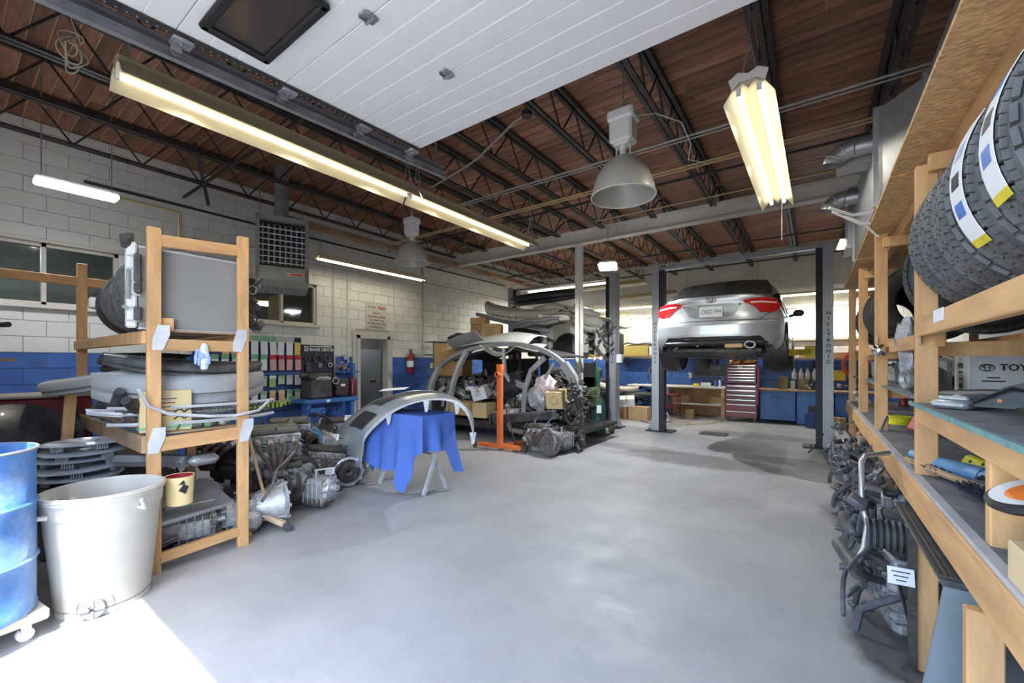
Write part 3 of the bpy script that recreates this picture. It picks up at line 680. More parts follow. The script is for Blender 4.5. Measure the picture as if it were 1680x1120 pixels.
def elbow(p, r, s_, nm='elbow'):
    x, y, z = p; b = B().cyl((x,y,z),(x-.17*s_,y,z),r,n=18,cap=False)
    b.tube([(x-.17*s_-.16*s_*math.sin(a), y, z-.14*s_*(1-math.cos(a))) for a in [R(q) for q in (0,22,45,67,82)]], r, n=18, cap=False)
    b.tube([(x-.17*s_+.16*s_*math.sin(0), y, z)]+[(x-.17*s_-.16*s_*math.sin(a), y, z-.14*s_*(1-math.cos(a))) for a in [R(q) for q in (22,45,67,82)]], r*.93, n=18, cap=False)
    for a in (0,30,60): b.lathe([(r,-.006),(r+.006,0),(r,.006)],18,M=Matrix.Translation((x-.17*s_-.16*s_*math.sin(R(a)),y,z-.14*s_*(1-math.cos(R(a)))))@Euler((0,R(-90-a),0)).to_matrix().to_4x4())
    return b
obj('near_elbow', elbow((.42,4.42,3.26),.07,.9), galv, t, label='round duct elbow pointing down, nearer')
obj('far_elbow', elbow((.42,5.75,3.27),.075,.9), galv, t, label='round duct elbow pointing down, farther')
obj('collar', B().prism([(0,-.1),(.22,-.1),(.1,.12),(0,.12)],(.38,4.52,3.26),(-1,0,0),(0,0,1),.2), galv, t)
t = thing('square_duct', 'vertical square galvanised duct behind the farther elbow', 'duct', (.62,6.5,2.85))
obj('shaft', B().box((-.05,0,.35),(.5,.5,.7),bev=.01), galv, t); obj('bottom_flange', B().box((-.05,0,0),(.54,.54,.03)), galv, t)
solo('cable_bundle', B().tube([(.1,4.2,2.74),(.25,4.3,2.68),(.45,4.4,2.7),(.6,4.4,2.68)],.012).tube([(.12,4.25,2.72),(.3,4.3,2.6),(.5,4.4,2.6)],.01).tube([(.16,4.3,2.7),(.3,4.35,2.64),(.42,4.4,2.5)],.008), white_pl, 'white and grey cables dangling off the top shelf', 'cable')
solo('hanging_rod', B().box((0,0,0),(.05,.03,.7)), galv, 'short grey metal strap hanging under the planks', 'strap', (.25,2.35,4.15))
# ================================================================ lifts
def lift_post(x, y, inner, lab):
    t = thing('lift_post', lab, 'car lift', (x, y, 0)); i = inner
    pr = [(0,0),(.15,0),(.15,.03),(.13,.03),(.13,.012),(.012,.012),(.012,.248),(.13,.248),(.13,.23),(.15,.23),(.15,.26),(0,.26)]
    pr = [((-.14+p)*(1) , q-.13) for p, q in pr]
    pr = [(p*i, q) for p, q in pr]
    if i < 0: pr = pr[::-1]
    obj('column', B().prism(pr, (0,0,0), (1,0,0), (0,1,0), 3.58), grey_lift, t)
    obj('carriage_rail', B().box((i*.06,0,1.76),(.1,.2,3.5)), lift_dark, t)
    obj('base_plate', B().box((i*.02,0,.012),(.56,.42,.024)).cyl((-.18,-.15,.02),(-.18,-.15,.06),.012,n=6).cyl((.18,-.15,.02),(.18,-.15,.06),.012,n=6), lift_dark, t)
    obj('gusset', B().prism([(0,0),(.14,0),(0,.25)],(-i*.14,.01,.024),(-i,0,0),(0,0,1),.015), grey_lift, t)
    s = 'HILLTRONIC'
    for k, ch in enumerate(s): text(ch, .088, ink, t, (-i*.07, -.133, 2.36-k*.094), (R(90),0,0), name='letter', bold=.002)
    return t
lp = [lift_post(-2.75, 9.4, 1, 'grey lift post left of the raised silver car'), lift_post(.14, 9.2, -1, 'grey lift post right of the raised silver car'),
      lift_post(-3.84, 9.33, -1, 'grey lift post beside the green gas cylinders'), lift_post(-6.75, 9.5, 1, 'lift post hidden behind the pile of wrecked body parts')]
for a, b_, z, lab in ((( -2.75,9.4),(.14,9.2),3.56,'overhead bar joining the two posts around the raised car'),((-6.75,9.5),(-3.84,9.33),3.5,'overhead bar of the left lift')):
    solo('lift_crossbar', B().bar((a[0],a[1],z),(b_[0],b_[1],z),.12,.07,bev=.008), grey_lift, lab, 'bar')
def arm(p, q, pad, lab, post):
    t = bpy.data.objects.new('swing_arm', None); SC.collection.objects.link(t); t.parent = post; t.location = Vector(p)-Vector(post.location); t['label'] = lab; d = Vector(q)-Vector(p)
    obj('outer_arm', B().bar((0,0,0), d*.6, .12, .09, bev=.008), yellow_p, t); obj('inner_arm', B().bar(d*.5, d, .08, .06, bev=.006), yellow_p, t)
    obj('lift_pad', B().cyl(d+Vector((0,0,.02)), d+Vector((0,0,pad)), .05, n=14), black_pl, t)
    obj('pivot', B().cyl((0,0,-.09),(0,0,.09),.06,n=14).box((0,0,0),(.16,.16,.2),bev=.01), yellow_p, t)
arm((-.05,9.2,1.7),(-.62,8.35,1.68),.05,'yellow rear arm at the right post under the car', lp[1]); arm((-.05,9.25,1.7),(-.62,10.2,1.68),.05,'yellow front arm at the right post under the car', lp[1])
arm((-2.55,9.38,1.7),(-1.9,8.4,1.68),.05,'yellow rear arm at the left post under the car', lp[0]); arm((-2.55,9.42,1.7),(-1.9,10.2,1.68),.05,'yellow front arm at the left post under the car', lp[0])
arm((-4.02,9.3,1.7),(-5.1,8.75,1.68),.05,'yellow arm holding the wrecked front end', lp[2]); arm((-4.02,9.36,1.7),(-5.1,10.1,1.68),.05,'yellow arm behind the wrecked front end', lp[2])
solo('control_box', B().box((0,0,0),(.12,.12,.2),bev=.01), white_pl, 'small pale control box on the lift post by the gas cylinders', 'control box', (-3.64,9.3,1.6))
solo('work_hooks', B().tube([(0,0,.2),(-.06,-.03,.14),(-.03,-.04,.04),(-.09,-.02,-.03),(-.04,-.02,-.1)],.014,n=6).tube([(0,0,.1),(-.1,-.03,.06),(-.06,-.02,-.06)],.01,n=6), iron, 'dark chain and hooks hanging on the lift post left of the car', 'hooks', (-2.9,9.3,1.2))

# ================================================================ the raised silver saloon
def lerp(tb, x):
    if x <= tb[0][0]: return tb[0][1]
    for (a, b_), (c, d) in zip(tb, tb[1:]):
        if x <= c: return b_+(d-b_)*(x-a)/(c-a)
    return tb[-1][1]
t = thing('silver_car', 'silver four-door saloon raised high on the lift, rear facing the door', 'car', (-1.22, 6.62, 1.42))
W = [(0,.83),(.25,.875),(.8,.89),(2.3,.89),(3.9,.88),(4.3,.8),(4.63,.62)]
ZT = [(0,1.06),(.25,1.1),(.7,1.1),(1.2,1.02),(3.2,1.0),(3.5,1.0),(4.2,.86),(4.63,.7)]
ZB = [(0,.34),(.5,.25),(1,.2),(3.9,.2),(4.63,.26)]
def ring(y):
    w_, zt, zb = lerp(W,y), lerp(ZT,y), lerp(ZB,y)
    return [(w_*.9,zb),(w_*.985,zb+.1),(w_,.55),(w_*.99,.72),(w_*.955,.86),(w_*.9,zt-.12),(w_*.8,zt-.04),(w_*.55,zt),(w_*.25,zt+.008),(0,zt+.01)]
def tilt(z): return lerp([(.25,.12),(.36,.04),(.46,0),(.66,.0),(.705,.045),(.8,.075),(.95,.08),(1.02,.06),(1.08,.09),(1.12,.16)], z)
def yr(x, z): return tilt(z)+.3*abs(x/.87)**3.2
st = [None,.4,.7,.95,1.3,1.8,2.4,3.0,3.5,3.9,4.3,4.5,4.63]
b = B(); rows = []
for y in st:
    h = ring(.0 if y is None else y); full = [(x, z) for x, z in h]+[(-x, z) for x, z in h[-2::-1]]
    rows.append([(x, yr(x,z) if y is None else y, z) for x, z in full])
n = len(rows[0]); vs = [p for r in rows for p in r]
b.add(vs, [(j*n+i, j*n+i+1, (j+1)*n+i+1, (j+1)*n+i) for j in range(len(rows)-1) for i in range(n-1)], True)
b.add(rows[-1], [tuple(range(n))])
for sx in (-1, 1):
    pass
body = obj('body_shell', b, silver, t)
# cut the wheel arches out of the shell
cut = B()
for yy in (.95, 3.65): cut.cyl((-1.2,yy,.33),(1.2,yy,.33),.375,n=36)
co = obj('cut', cut, None); co.location = t.location
bm_ = body.modifiers.new('b', 'BOOLEAN'); bm_.object = co; bm_.operation = 'DIFFERENCE'; bm_.solver = 'FAST'
bpy.context.view_layer.update(); dg = bpy.context.evaluated_depsgraph_get()
me = bpy.data.meshes.new_from_object(body.evaluated_get(dg)); body.modifiers.clear()
if len(me.polygons) > 50: body.data = me
bpy.data.objects.remove(co)
def Wz(z):
    h = ring(0); pts = [(z_, x) for x, z_ in h]
    return lerp(pts, z)
for nm, z0, z1, off in (('rear_bumper', .34, .685, .0), ('boot_lid', .695, 1.06, 0.0)):
    def fn(u, v_):
        z = z0+(z1-z0)*v_; x = (2*u-1)*Wz(z)*.999; return (x, yr(x,z)-off-.002, z)
    obj(nm, B().grid(fn, 28, 10, thick=.02), silver, t)
def onrear(poly, off, depth, m, nm, lab=None, parent=None, sub=10):
    """a patch following the curve of the tail: polygon given in (x, z)"""
    cx = sum(p[0] for p in poly)/len(poly); cz = sum(p[1] for p in poly)/len(poly)
    b = B(); ring_ = []
    for (x0, z0), (x1, z1) in zip(poly, poly[1:]+poly[:1]):
        for k in range(4): ring_.append((x0+(x1-x0)*k/4, z0+(z1-z0)*k/4))
    N = len(ring_); vs = []
    for f in (1, .75, .5, .25):
        vs += [(cx+(x-cx)*f, yr(cx+(x-cx)*f, cz+(z-cz)*f)-off, cz+(z-cz)*f) for x, z in ring_]
    vs.append((cx, yr(cx,cz)-off, cz)); fs = []
    for j in range(3): fs += [(j*N+i, j*N+(i+1)%N, (j+1)*N+(i+1)%N, (j+1)*N+i) for i in range(N)]
    fs += [(3*N+i, 3*N+(i+1)%N, 4*N) for i in range(N)]
    b.add(vs, fs, True)
    rim = [(x, yr(x,z)-off, z) for x, z in ring_]+[(x, yr(x,z)+.01, z) for x, z in ring_]
    b.add(rim, [(i, i+N, (i+1)%N+N, (i+1)%N) for i in range(N)])
    return obj(nm, b, m, parent or t, label=lab)
for s_ in (-1, 1):
    on = [(s_*.36,.955),(s_*.5,.99),(s_*.66,1.0),(s_*.8,.975),(s_*.85,.9),(s_*.84,.83),(s_*.75,.785),(s_*.62,.79),(s_*.55,.87),(s_*.45,.925)]
    l_ = onrear(on, .008, 0, red_lens, 'tail_lamp', 'red wrap-around tail lamp')
    onrear([(s_*.5,.945),(s_*.62,.952),(s_*.8,.935),(s_*.81,.915),(s_*.62,.928),(s_*.5,.925)], .013, 0, white_lens, 'clear_strip', parent=l_)
onrear([(-.42,.945),(.42,.945),(.3,.77),(.22,.745),(-.22,.745),(-.3,.77)], .004, 0, mat('plate_recess', (.3,.32,.34), .35, .5), 'plate_recess')
onrear([(-.42,.955),(.42,.955),(.42,.935),(-.42,.935)], .018, 0, silver, 'garnish')
pl = obj('number_plate', B().box((0, yr(0,.83)-.02, .825),(.305,.006,.152),bev=.003), paper, t)
text('CREZ-994', .088, mat('plate_blue', (.03,.08,.3), .5), pl, (0, yr(0,.83)-.0245, .825), (R(90),0,0), sx=.72)
b = B()
for rx, rz, ox in ((.065,.043,0),(.022,.036,0)): b.tube([(ox+rx*math.cos(R(a)), yr(0,1.0)-.02, 1.0+rz*math.sin(R(a))) for a in range(0,360,20)], .006, n=6, closed=True)
b.tube([(.042*math.cos(R(a)), yr(0,1.0)-.02, 1.017+.018*math.sin(R(a))) for a in range(0,360,20)], .006, n=6, closed=True)
obj('emblem', b, chrome, t)
obj('lock_button', B().cyl((.37,yr(.37,.92)-.012,.915),(.37,yr(.37,.92)+.02,.915),.012,n=10), black_pl, t)
onrear([(-.62,.46),(.62,.46),(.72,.35),(.6,.335),(-.6,.335),(-.72,.35)], .01, 0, black_pl, 'bumper_valance')
obj('valance_lip', B().tube([(x/10*.66, yr(x*.066,.37)-.02, .375) for x in range(-10,11)], .02, n=6), dark_pl, t)
# seams
for z in (.69,): obj('boot_seam', B().tube([(x/14*.6, yr(x/14*.6,z)-.004, z-.0+.0*abs(x)) for x in range(-14,15)]+[(.72, yr(.72,.78)-.004,.78),(.78,yr(.78,.81)-.004,.81)], .004, n=5), black_pl, t)
# cabin
GB = [(.62,.74,1.09,1.10),(1.15,.66,1.0,1.40),(1.6,.62,.98,1.455),(2.2,.62,.97,1.46),(2.8,.61,.97,1.42),(3.55,.73,.97,1.0)]
b = B(); rows = []
for y, hw, zb, zt in GB:
    wb_ = lerp(W,y)*.93
    h = [(wb_,zb-.03),(wb_*.93+hw*.07,zb+(zt-zb)*.25),((wb_*.35+hw*.65),zb+(zt-zb)*.7),(hw*.97,zt-.03),(hw*.8,zt-.004),(hw*.4,zt+.004),(0,zt+.006)]
    rows.append([(x, y, z) for x, z in h]+[(-x, y, z) for x, z in h[-2::-1]])
n = len(rows[0]); b.add([p for r in rows for p in r], [(j*n+i, j*n+i+1, (j+1)*n+i+1, (j+1)*n+i) for j in range(len(rows)-1) for i in range(n-1)], True)
obj('cabin', b, silver, t)
cg = mat('car_glass', (.035,.045,.045), .06, spec=.8, coat=.5)
def fnr(u, v_):
    y = .66+(1.13-.66)*v_; hw = (.76+(.63-.76)*v_); z = 1.098+(1.40-1.098)*v_; x = (2*u-1)*hw; return (x, y-.022+.02*(x/.7)**2, z+.03-.035*abs(x/hw)**3)
obj('rear_window', B().grid(fnr, 16, 6, thick=.01), cg, t)
obj('windscreen', B().add([(-.66,3.5,1.03),(.66,3.5,1.03),(.56,2.84,1.42),(-.56,2.84,1.42)],[(0,1,2,3)]), cg, t)
for s_ in (-1, 1):
    b = B()
    def P_(y, f):
        wb_ = lerp(W,y)*.93; hw = lerp([(g[0],g[1]) for g in GB],y); zb = lerp([(g[0],g[2]) for g in GB],y); zt = lerp([(g[0],g[3]) for g in GB],y)
        x = lerp([(0,wb_),(.25,wb_*.93+hw*.07),(.7,wb_*.35+hw*.65),(.95,hw*.98)], f); return (s_*(x+.006), y, zb+(zt-zb)*f)
    for y0, y1 in ((1.2,2.1),(2.16,3.05)):
        q = [P_(y0,.12),P_(y1,.12),P_(y1,.8),P_(y0,.8)]; b.add(q, [(0,1,2,3) if s_ > 0 else (3,2,1,0)])
    obj('side_window', b, cg, t)
    obj('door_mirror', B().box((s_*.99,2.95,1.02),(.17,.1,.12),bev=.035).bar((s_*.84,3.0,.97),(s_*.95,2.97,1.0),.06,.04), black_pl, t)
    for y in (.95, 3.65):
        wh = obj('wheel', B().lathe([(.2,-.1),(.27,-.105),(.305,-.09),(.318,-.06),(.318,.06),(.305,.09),(.27,.105),(.2,.1)], 32, M=Matrix.Translation((s_*.79,y,.25))@Matrix.Rotation(R(90),4,'Y')), rubber_b, t)
        obj('rim', B().lathe([(.2,-.09),(.195,-.02),(.02,-.05),(.02,-.05)], 24, M=Matrix.Translation((s_*.79,y,.25))@Matrix.Rotation(R(90),4,'Y')).lathe([(.2,.09),(.195,.02),(.02,.05)], 24, M=Matrix.Translation((s_*.79,y,.25))@Matrix.Rotation(R(90),4,'Y')), alu_l, wh)
    obj('arch_lining', B().lathe([(.372,-.02),(.372,.28)], 24, M=Matrix.Translation((s_*.62,.95,.33))@Matrix.Rotation(s_*R(90),4,'Y')).lathe([(.37,.0),(.05,.0)], 24, M=Matrix.Translation((s_*.62,.95,.33))@Matrix.Rotation(s_*R(90),4,'Y')), black_pl, t)
for x in (-.32,): pass
obj('underbody', B().box((0,2.4,.22),(1.45,3.6,.1),bev=.03).box((0,.55,.27),(1.3,.5,.12),bev=.04).box((0,1.0,.2),(1.1,.12,.08),bev=.02), grease, t)
obj('rear_axle', B().cyl((-.75,.98,.22),(.75,.98,.22),.035,n=10).cyl((-.5,.98,.2),(-.5,1.0,.4),.04,n=10).cyl((.5,.98,.2),(.5,1.0,.4),.04,n=10), iron, t)
obj('silencer', B().box((.28,.42,.26),(.62,.26,.17),bev=.06).tube([(.3,.5,.2),(.3,1.2,.18),(.1,2.0,.16),(.1,3.2,.16)],.028), iron, t)
obj('tailpipe', B().lathe([(.04,0),(.052,.0),(.052,.2),(.03,.2)],18,M=Matrix.Translation((.5,.02,.335))@Matrix.Rotation(R(-90),4,'X')@Matrix.Scale(1.35,4,(1,0,0))), galv_d, t)
obj('heat_shield', B().box((.3,.06,.325),(.24,.1,.06),bev=.02), mat('tan_tape', (.6,.4,.2), .6), t)
obj('fuel_tank', B().box((-.2,1.55,.24),(.9,.5,.14),bev=.05), black_pl, t)

# ================================================================ wrecked front end on the left lift
t = thing('car_front_clip', 'cut-off white car front end held up on the left lift arms', 'car wreck', (-5.0,9.0,1.62))
def clipx(f, z): return f
pts = [(-.55,.42),(-.5,.62),(-.1,.78),(.5,.8),(.62,.7),(.68,.45),(.66,.05)]
arc = [(.18+.38*math.cos(R(a)), .08+.52*math.sin(R(a))) for a in range(0,181,15)]
obj('fender', B().prism([(-.62,.35),(-.6,.62),(-.2,.82),(.45,.84),(.66,.72),(.72,.4),(.7,.05),(.58,.05)]+[p for p in arc]+[(-.22,.05),(-.4,.2)], (0,0,0),(1,0,0),(0,0,1),-.05), white_car, t)
obj('arch_liner', B().lathe([(.4,-.02),(.39,.06),(.34,.16),(.2,.24),(.0,.27)][::-1], 24, M=Matrix.Translation((.18,-.02,.08))@Matrix.Scale(1.32,4,(0,0,1))@Matrix.Rotation(R(90),4,'X'), arc=.5), rubber_b, t)
obj('liner_ribs', B().tube([(.05,-.05,.1),(.06,-.07,.45),(.1,-.03,.57)],.015,n=6).tube([(.2,-.05,.1),(.2,-.07,.5)],.012,n=6).tube([(.34,-.05,.1),(.33,-.07,.45)],.012,n=6), black_pl, t)
def hoodf(u, v_): x = -1.2+2.5*u; return (x, -.1+1.3*v_, .86+.1*math.sin(math.pi*u)+.05*math.sin(9*u+4*v_)-.12*v_)
obj('bonnet', B().grid(hoodf, 20, 8, thick=.02), white_car, t)
obj('engine_bay', B().box((.0,.7,.35),(2.2,1.2,.6),bev=.05), grease, t)
obj('bumper_grille', B().lathe([(.05,-.05),(.28,-.02),(.34,.05)],24,M=Matrix.Translation((-.95,-.12,.48))@Matrix.Scale(1.5,4,(1,0,0))@Matrix.Rotation(R(90),4,'X')), black_pl, t)
for k in range(3): obj('grille_bar', B().tube([(-1.35,-.16,.38+k*.1),(-.95,-.2,.42+k*.1),(-.6,-.16,.43+k*.1)],.017,n=6), mat('bluish_trim', (.13,.18,.3), .4), t)
obj('grille_surround', B().tube([(-.95+.5*math.cos(R(a)),-.15,.48+.24*math.sin(R(a))) for a in range(0,360,15)],.03,n=8,closed=True), dark_pl, t)
obj('headlamp', B().prism([(0,0),(.12,.03),(.16,.25),(.05,.42),(-.03,.3)],(-.5,-.12,.3),(1,0,0),(0,0,1),-.06), mat('headlamp_glass', (.6,.63,.65), .1, spec=.9), t)
random.seed(3)
b = B()
for k in range(26):
    p = Vector((random.uniform(.75,1.25), random.uniform(-.1,.1), random.uniform(.05,.7))); q = p+Vector((random.uniform(-.2,.2),random.uniform(-.1,.1),random.uniform(-.2,.2)))
    b.cyl(p, q, random.uniform(.01,.035), n=8)
for k in range(14):
    p = Vector((random.uniform(-.45,-.2), random.uniform(-.14,.0), random.uniform(.05,.5))); b.cyl(p, p+Vector((random.uniform(-.1,.1),0,random.uniform(-.15,.15))), random.uniform(.01,.03), n=8)
obj('engine_bits', b, iron, t, kind='stuff')
obj('strut_tower', B().box((.98,.1,.35),(.3,.2,.6),bev=.06), white_car, t)
for k, (x, z) in enumerate([(.82,.2),(.8,.42),(.84,.62),(1.1,.6),(.95,.08)]): obj('bright_clamp', B().cyl((x,-.12,z),(x,-.05,z),.035,n=10), alu_l, t)
# sheets and bumpers stacked on top of it
BP = [(.0,-.44),(.35,-.5),(.7,-.47),(.86,-.36),(.84,-.22),(.72,-.17),(.74,-.12),(1.0,-.04),(1.02,.12),(.94,.3),(.8,.4),(.62,.44),(.3,.47),(-.1,.44)]
def shell(name, lab, cat, x0, x1, y, z, h, bow, dep, m, sag=0, rot=(0,0,0), holes=None, group=None, wav=0):
    """a curved bumper cover: bowed in plan, C-shaped in section, seen open side down"""
    t_ = thing(name, lab, cat, ((x0+x1)/2, y, z), rot, group); L_ = (x1-x0)/2
    def fn(u, v_):
        s = 2*u-1; py_, pz_ = BP[int(round(v_*(len(BP)-1)))]
        yy = -dep*py_*(.5+.5*(1-abs(s)**3)) + bow*abs(s)**2.6
        zz = h*pz_*(1-.3*abs(s)**4)+sag*s*s + wav*math.sin(s*7+v_*3)
        return (s*L_, yy, zz)
    obj('cover', B().grid(fn, 28, len(BP)-1, thick=.006), m, t_)
    obj('fold_edge', B().tube([fn(k/24, 1) for k in range(25)], .008, n=5), m, t_)
    if holes:
        b = B()
        for s in holes:
            a = R(-10); p = Vector((s*L_, -dep*(.55+.45*(1-abs(s)**3))+bow*abs(s)**2.6-.004, -.02-.03*abs(s))); b.cyl(p, p+Vector((0,.015,0)), .016, n=8)
        obj('sensor_holes', b, black_pl, t_)
    return t_
shell('bumper_cover','black bumper cover on the very top of the wreck pile','bumper',-6.75,-4.6,8.9,3.12,.3,.35,.2,black_pl,rot=(R(10),0,R(-4)))
shell('bumper_cover','white bumper cover with a row of holes, under the black one','bumper',-7.1,-5.5,8.5,2.78,.3,.35,.3,white_car,rot=(R(20),R(12),R(8)),holes=[-.3,-.1,.1,.3,.5])
shell('bumper_cover','long pale bumper sagging across the wreck pile','bumper',-5.9,-4.0,8.9,2.78,.28,.3,.25,white_car,sag=-.1,rot=(0,R(8),0),wav=.02)
shell('bumper_cover','thin grey bumper strip sticking out left of the wreck pile','bumper',-7.5,-5.2,8.6,2.55,.13,.2,.12,grey_bump,rot=(0,R(14),R(4)))
shell('bumper_cover','crumpled off-white cover drooping at the right of the wreck pile','bumper',-4.9,-3.9,9.0,2.55,.4,.2,.25,mat('pale_beige', (.45,.43,.38), .6, var=.1),rot=(0,R(30),R(-10)),wav=.03)
shell('bumper_cover','grey cover just above the wrecked wheel arch','bumper',-6.3,-4.9,8.6,2.48,.2,.2,.2,grey_bump,rot=(0,R(-4),0),wav=.02)
solo('coil_pipe', B().tube([(0,0,0),(.3,-.05,.1),(.5,0,-.05),(.7,.05,.12)],.02), black_pl, 'dark bent pipe on the wreck pile near the cream column', 'pipe', (-5.0,8.72,2.68))
# ================================================================ tyres
def tyre_mesh(Rr, W_, tread='block', seg=44, m=rubber):
    """returns parts: carcass builder, tread-block builder; axis along local y"""
    h = W_/2; Mx = Matrix.Rotation(R(90), 4, 'X')
    prof = [(Rr*.6,-h*.72),(Rr*.64,-h*.9),(Rr*.8,-h*1.0),(Rr*.92,-h*.93),(Rr*.972,-h*.78),(Rr*.975,0),(Rr*.972,h*.78),(Rr*.92,h*.93),(Rr*.8,h),(Rr*.64,h*.9),(Rr*.6,h*.72),(Rr*.62,h*.6),(Rr*.9,h*.6),(Rr*.92,0),(Rr*.9,-h*.6),(Rr*.62,-h*.6),(Rr*.6,-h*.72)]
    b = B().lathe(prof, 48, M=Mx)
    t_ = B(); n = seg
    if tread == 'block': rows_ = [(-.77,.30,1,8),(-.43,.13,2,-22),(-.16,.2,1,10),(.16,.2,1,-10),(.43,.13,2,22),(.77,.30,1,-8)]
    else: rows_ = [(-.8,.2,1,0),(-.45,.34,.5,0),(0,.4,.5,0),(.45,.34,.5,0),(.8,.2,1,0)]
    for j, (c, wd, mul, rz) in enumerate(rows_):
        nn = int(n*mul); sh = abs(c) > .7
        for k in range(nn):
            a = 2*math.pi*(k+(.5 if j % 2 else 0))/nn; rr = Rr*.982 - (Rr*.022 if sh else 0)
            M = Matrix.Rotation(a, 4, 'Y') @ Matrix.Translation((rr, c*h, 0)) @ Matrix.Rotation(R(rz), 4, 'X') @ (Matrix.Rotation(R(-16*(1 if c > 0 else -1)),4,'Z') if sh else Matrix())
            t_.box((0,0,0), (Rr*.036, wd*h*1.05, 2*math.pi*Rr/nn*(.8 if mul >= 1 else .94)), M=M)
    return b, t_
TY = {}
def tyre(lab, p, Rr=.36, W_=.24, rot=(0,0,0), m=None, group=None, sticker=None, seg=44, name='tyre', tread='block'):
    m = m or rubber; key = (Rr, W_, seg, m.name, tread)
    t = thing(name, lab, 'tyre', p, rot, group)
    if key not in TY:
        a, b = tyre_mesh(Rr, W_, tread, seg); TY[key] = (a.mesh('carcass'), b.mesh('tread_blocks'))
        for q in TY[key]: q.materials.append(m)
    obj('carcass', TY[key][0], None, t); obj('tread_blocks', TY[key][1], None, t, kind='stuff')
    if sticker is not None:
        a0, c, w_ = sticker
        def fn(u, v_): a = R(a0+60*u); rr = Rr*1.016; return (-rr*math.cos(a), (c+(v_-.5)*w_)*W_, rr*math.sin(a))
        s = obj('tread_label', B().grid(fn, 12, 1, thick=.002), paper, t, label='white and blue printed tread label')
        def fn2(u, v_): a = R(a0-4+4*u); rr = Rr*1.017; return (-rr*math.cos(a), (c+(v_-.5)*w_)*W_, rr*math.sin(a))
        obj('label_end', B().grid(fn2, 3, 1, thick=.002), yellow_p, s)
        for k, da in enumerate((12, 26, 40)):
            def fn3(u, v_): a = R(a0+da+7*u); rr = Rr*1.0185; return (-rr*math.cos(a), (c+(v_-.5)*w_*.6)*W_, rr*math.sin(a))
            obj('print_block', B().grid(fn3, 3, 1, thick=.001), blue_enam if k != 1 else ink, s)
    return t

# ================================================================ machine parts
def engine(lab, p, rz=0, s=1.0, seed=1, cover=olive, cat='engine', tilt_=(0,0)):
    """an engine standing on its sump: length along local x"""
    r = random.Random(seed); t = thing('car_engine', lab, cat, p, (R(tilt_[0]), R(tilt_[1]), rz)); S = Matrix.Scale(s, 4)
    def bb(): return B()
    def fin(nm, b, m, label=None, kind=None):
        b.v = [tuple(Vector(q)*s) for q in b.v]; return obj(nm, b, m, t, label=label, kind=kind)
    b = bb().box((0,0,.22),(.46,.26,.24),bev=.02).box((.02,0,.07),(.36,.2,.14),bev=.03)
    for k in range(7): b.box((-.2+k*.066,0,.22),(.012,.285,.22))
    for k in range(5): b.box((0,0,.13+k*.045),(.47,.28,.008))
    fin('engine_block', b, alu if r.random() < .6 else iron)
    b = bb().box((0,.01,.385),(.45,.22,.09),bev=.012)
    for k in range(4): b.cyl((-.16+k*.105,-.11,.385),(-.16+k*.105,-.19,.36),.03,.028,n=12)
    fin('cylinder_head', b, alu)
    vc = fin('valve_cover', bb().box((0,.01,.46),(.44,.2,.07),bev=.025).cyl((.15,.03,.49),(.15,.03,.52),.025,n=12).box((0,.01,.495),(.36,.05,.02),bev=.008), cover)
    b = bb()
    for q in [(-.2,-.09),(0,-.09),(.2,-.09),(-.2,.11),(0,.11),(.2,.11)]: b.cyl((q[0],q[1],.47),(q[0],q[1],.50),.009,n=6)
    fin('bolts', b, iron, kind='stuff')
    b = bb()
    for k in range(4): b.tube([(-.16+k*.105,-.18,.36),(-.16+k*.105,-.25,.33),(-.1+k*.06,-.28,.24),(-.06+k*.03,-.27,.14)],.021,n=8)
    fin('exhaust_manifold', b, rust)
    b = bb()
    for k in range(4): b.tube([(-.16+k*.105,.12,.37),(-.15+k*.1,.22,.42),(-.14+k*.09,.25,.34)],.024,n=8)
    b.cyl((-.2,.25,.33),(.18,.25,.33),.045,n=12)
    fin('intake_manifold', b, dark_pl)
    for k, (y, z, rr) in enumerate([(0,.14,.075),(.06,.33,.05),(-.09,.3,.045),(-.02,.44,.045)]):
        Mx = Matrix.Translation((-.25,y,z)) @ Matrix.Rotation(R(-90),4,'Y')
        fin('pulley', bb().lathe([(.01,.03),(rr*.55,.03),(rr*.6,.01),(rr,.012),(rr,.018),(rr*.86,.024),(rr,.03),(rr,.036),(rr*.2,.036)],18,M=Mx), iron)
    fin('drive_belt', bb().tube([(-.275,.07,.12),(-.275,.115,.33),(-.275,.02,.49),(-.275,-.07,.44),(-.275,-.14,.3),(-.275,-.07,.1),(-.275,0,.06)],.008,n=5,closed=True), black_pl)
    fin('alternator', bb().cyl((-.22,-.17,.24),(-.08,-.17,.24),.062,n=16).cyl((-.25,-.17,.24),(-.22,-.17,.24),.03,n=12).box((-.15,-.17,.31),(.05,.03,.05),bev=.01), alu_l)
    fin('starter', bb().cyl((.05,-.16,.13),(.22,-.16,.13),.04,n=14).cyl((.08,-.16,.19),(.2,-.16,.19),.024,n=10), iron)
    for k in range(5):
        x0, y0 = r.uniform(-.22,.22), r.uniform(-.2,.25); pts = [Vector((x0,y0,r.uniform(.2,.48)))]
        for j in range(4): pts.append(pts[-1]+Vector((r.uniform(-.1,.1),r.uniform(-.08,.08),r.uniform(-.07,.09))))
        fin('hose' if k < 2 else 'wire', bb().tube([crv(pts, j/12) for j in range(13)], .016 if k < 2 else .006, n=7), hose_m if k != 3 else mat('blue_connector', (.12,.2,.34), .5))
    return t
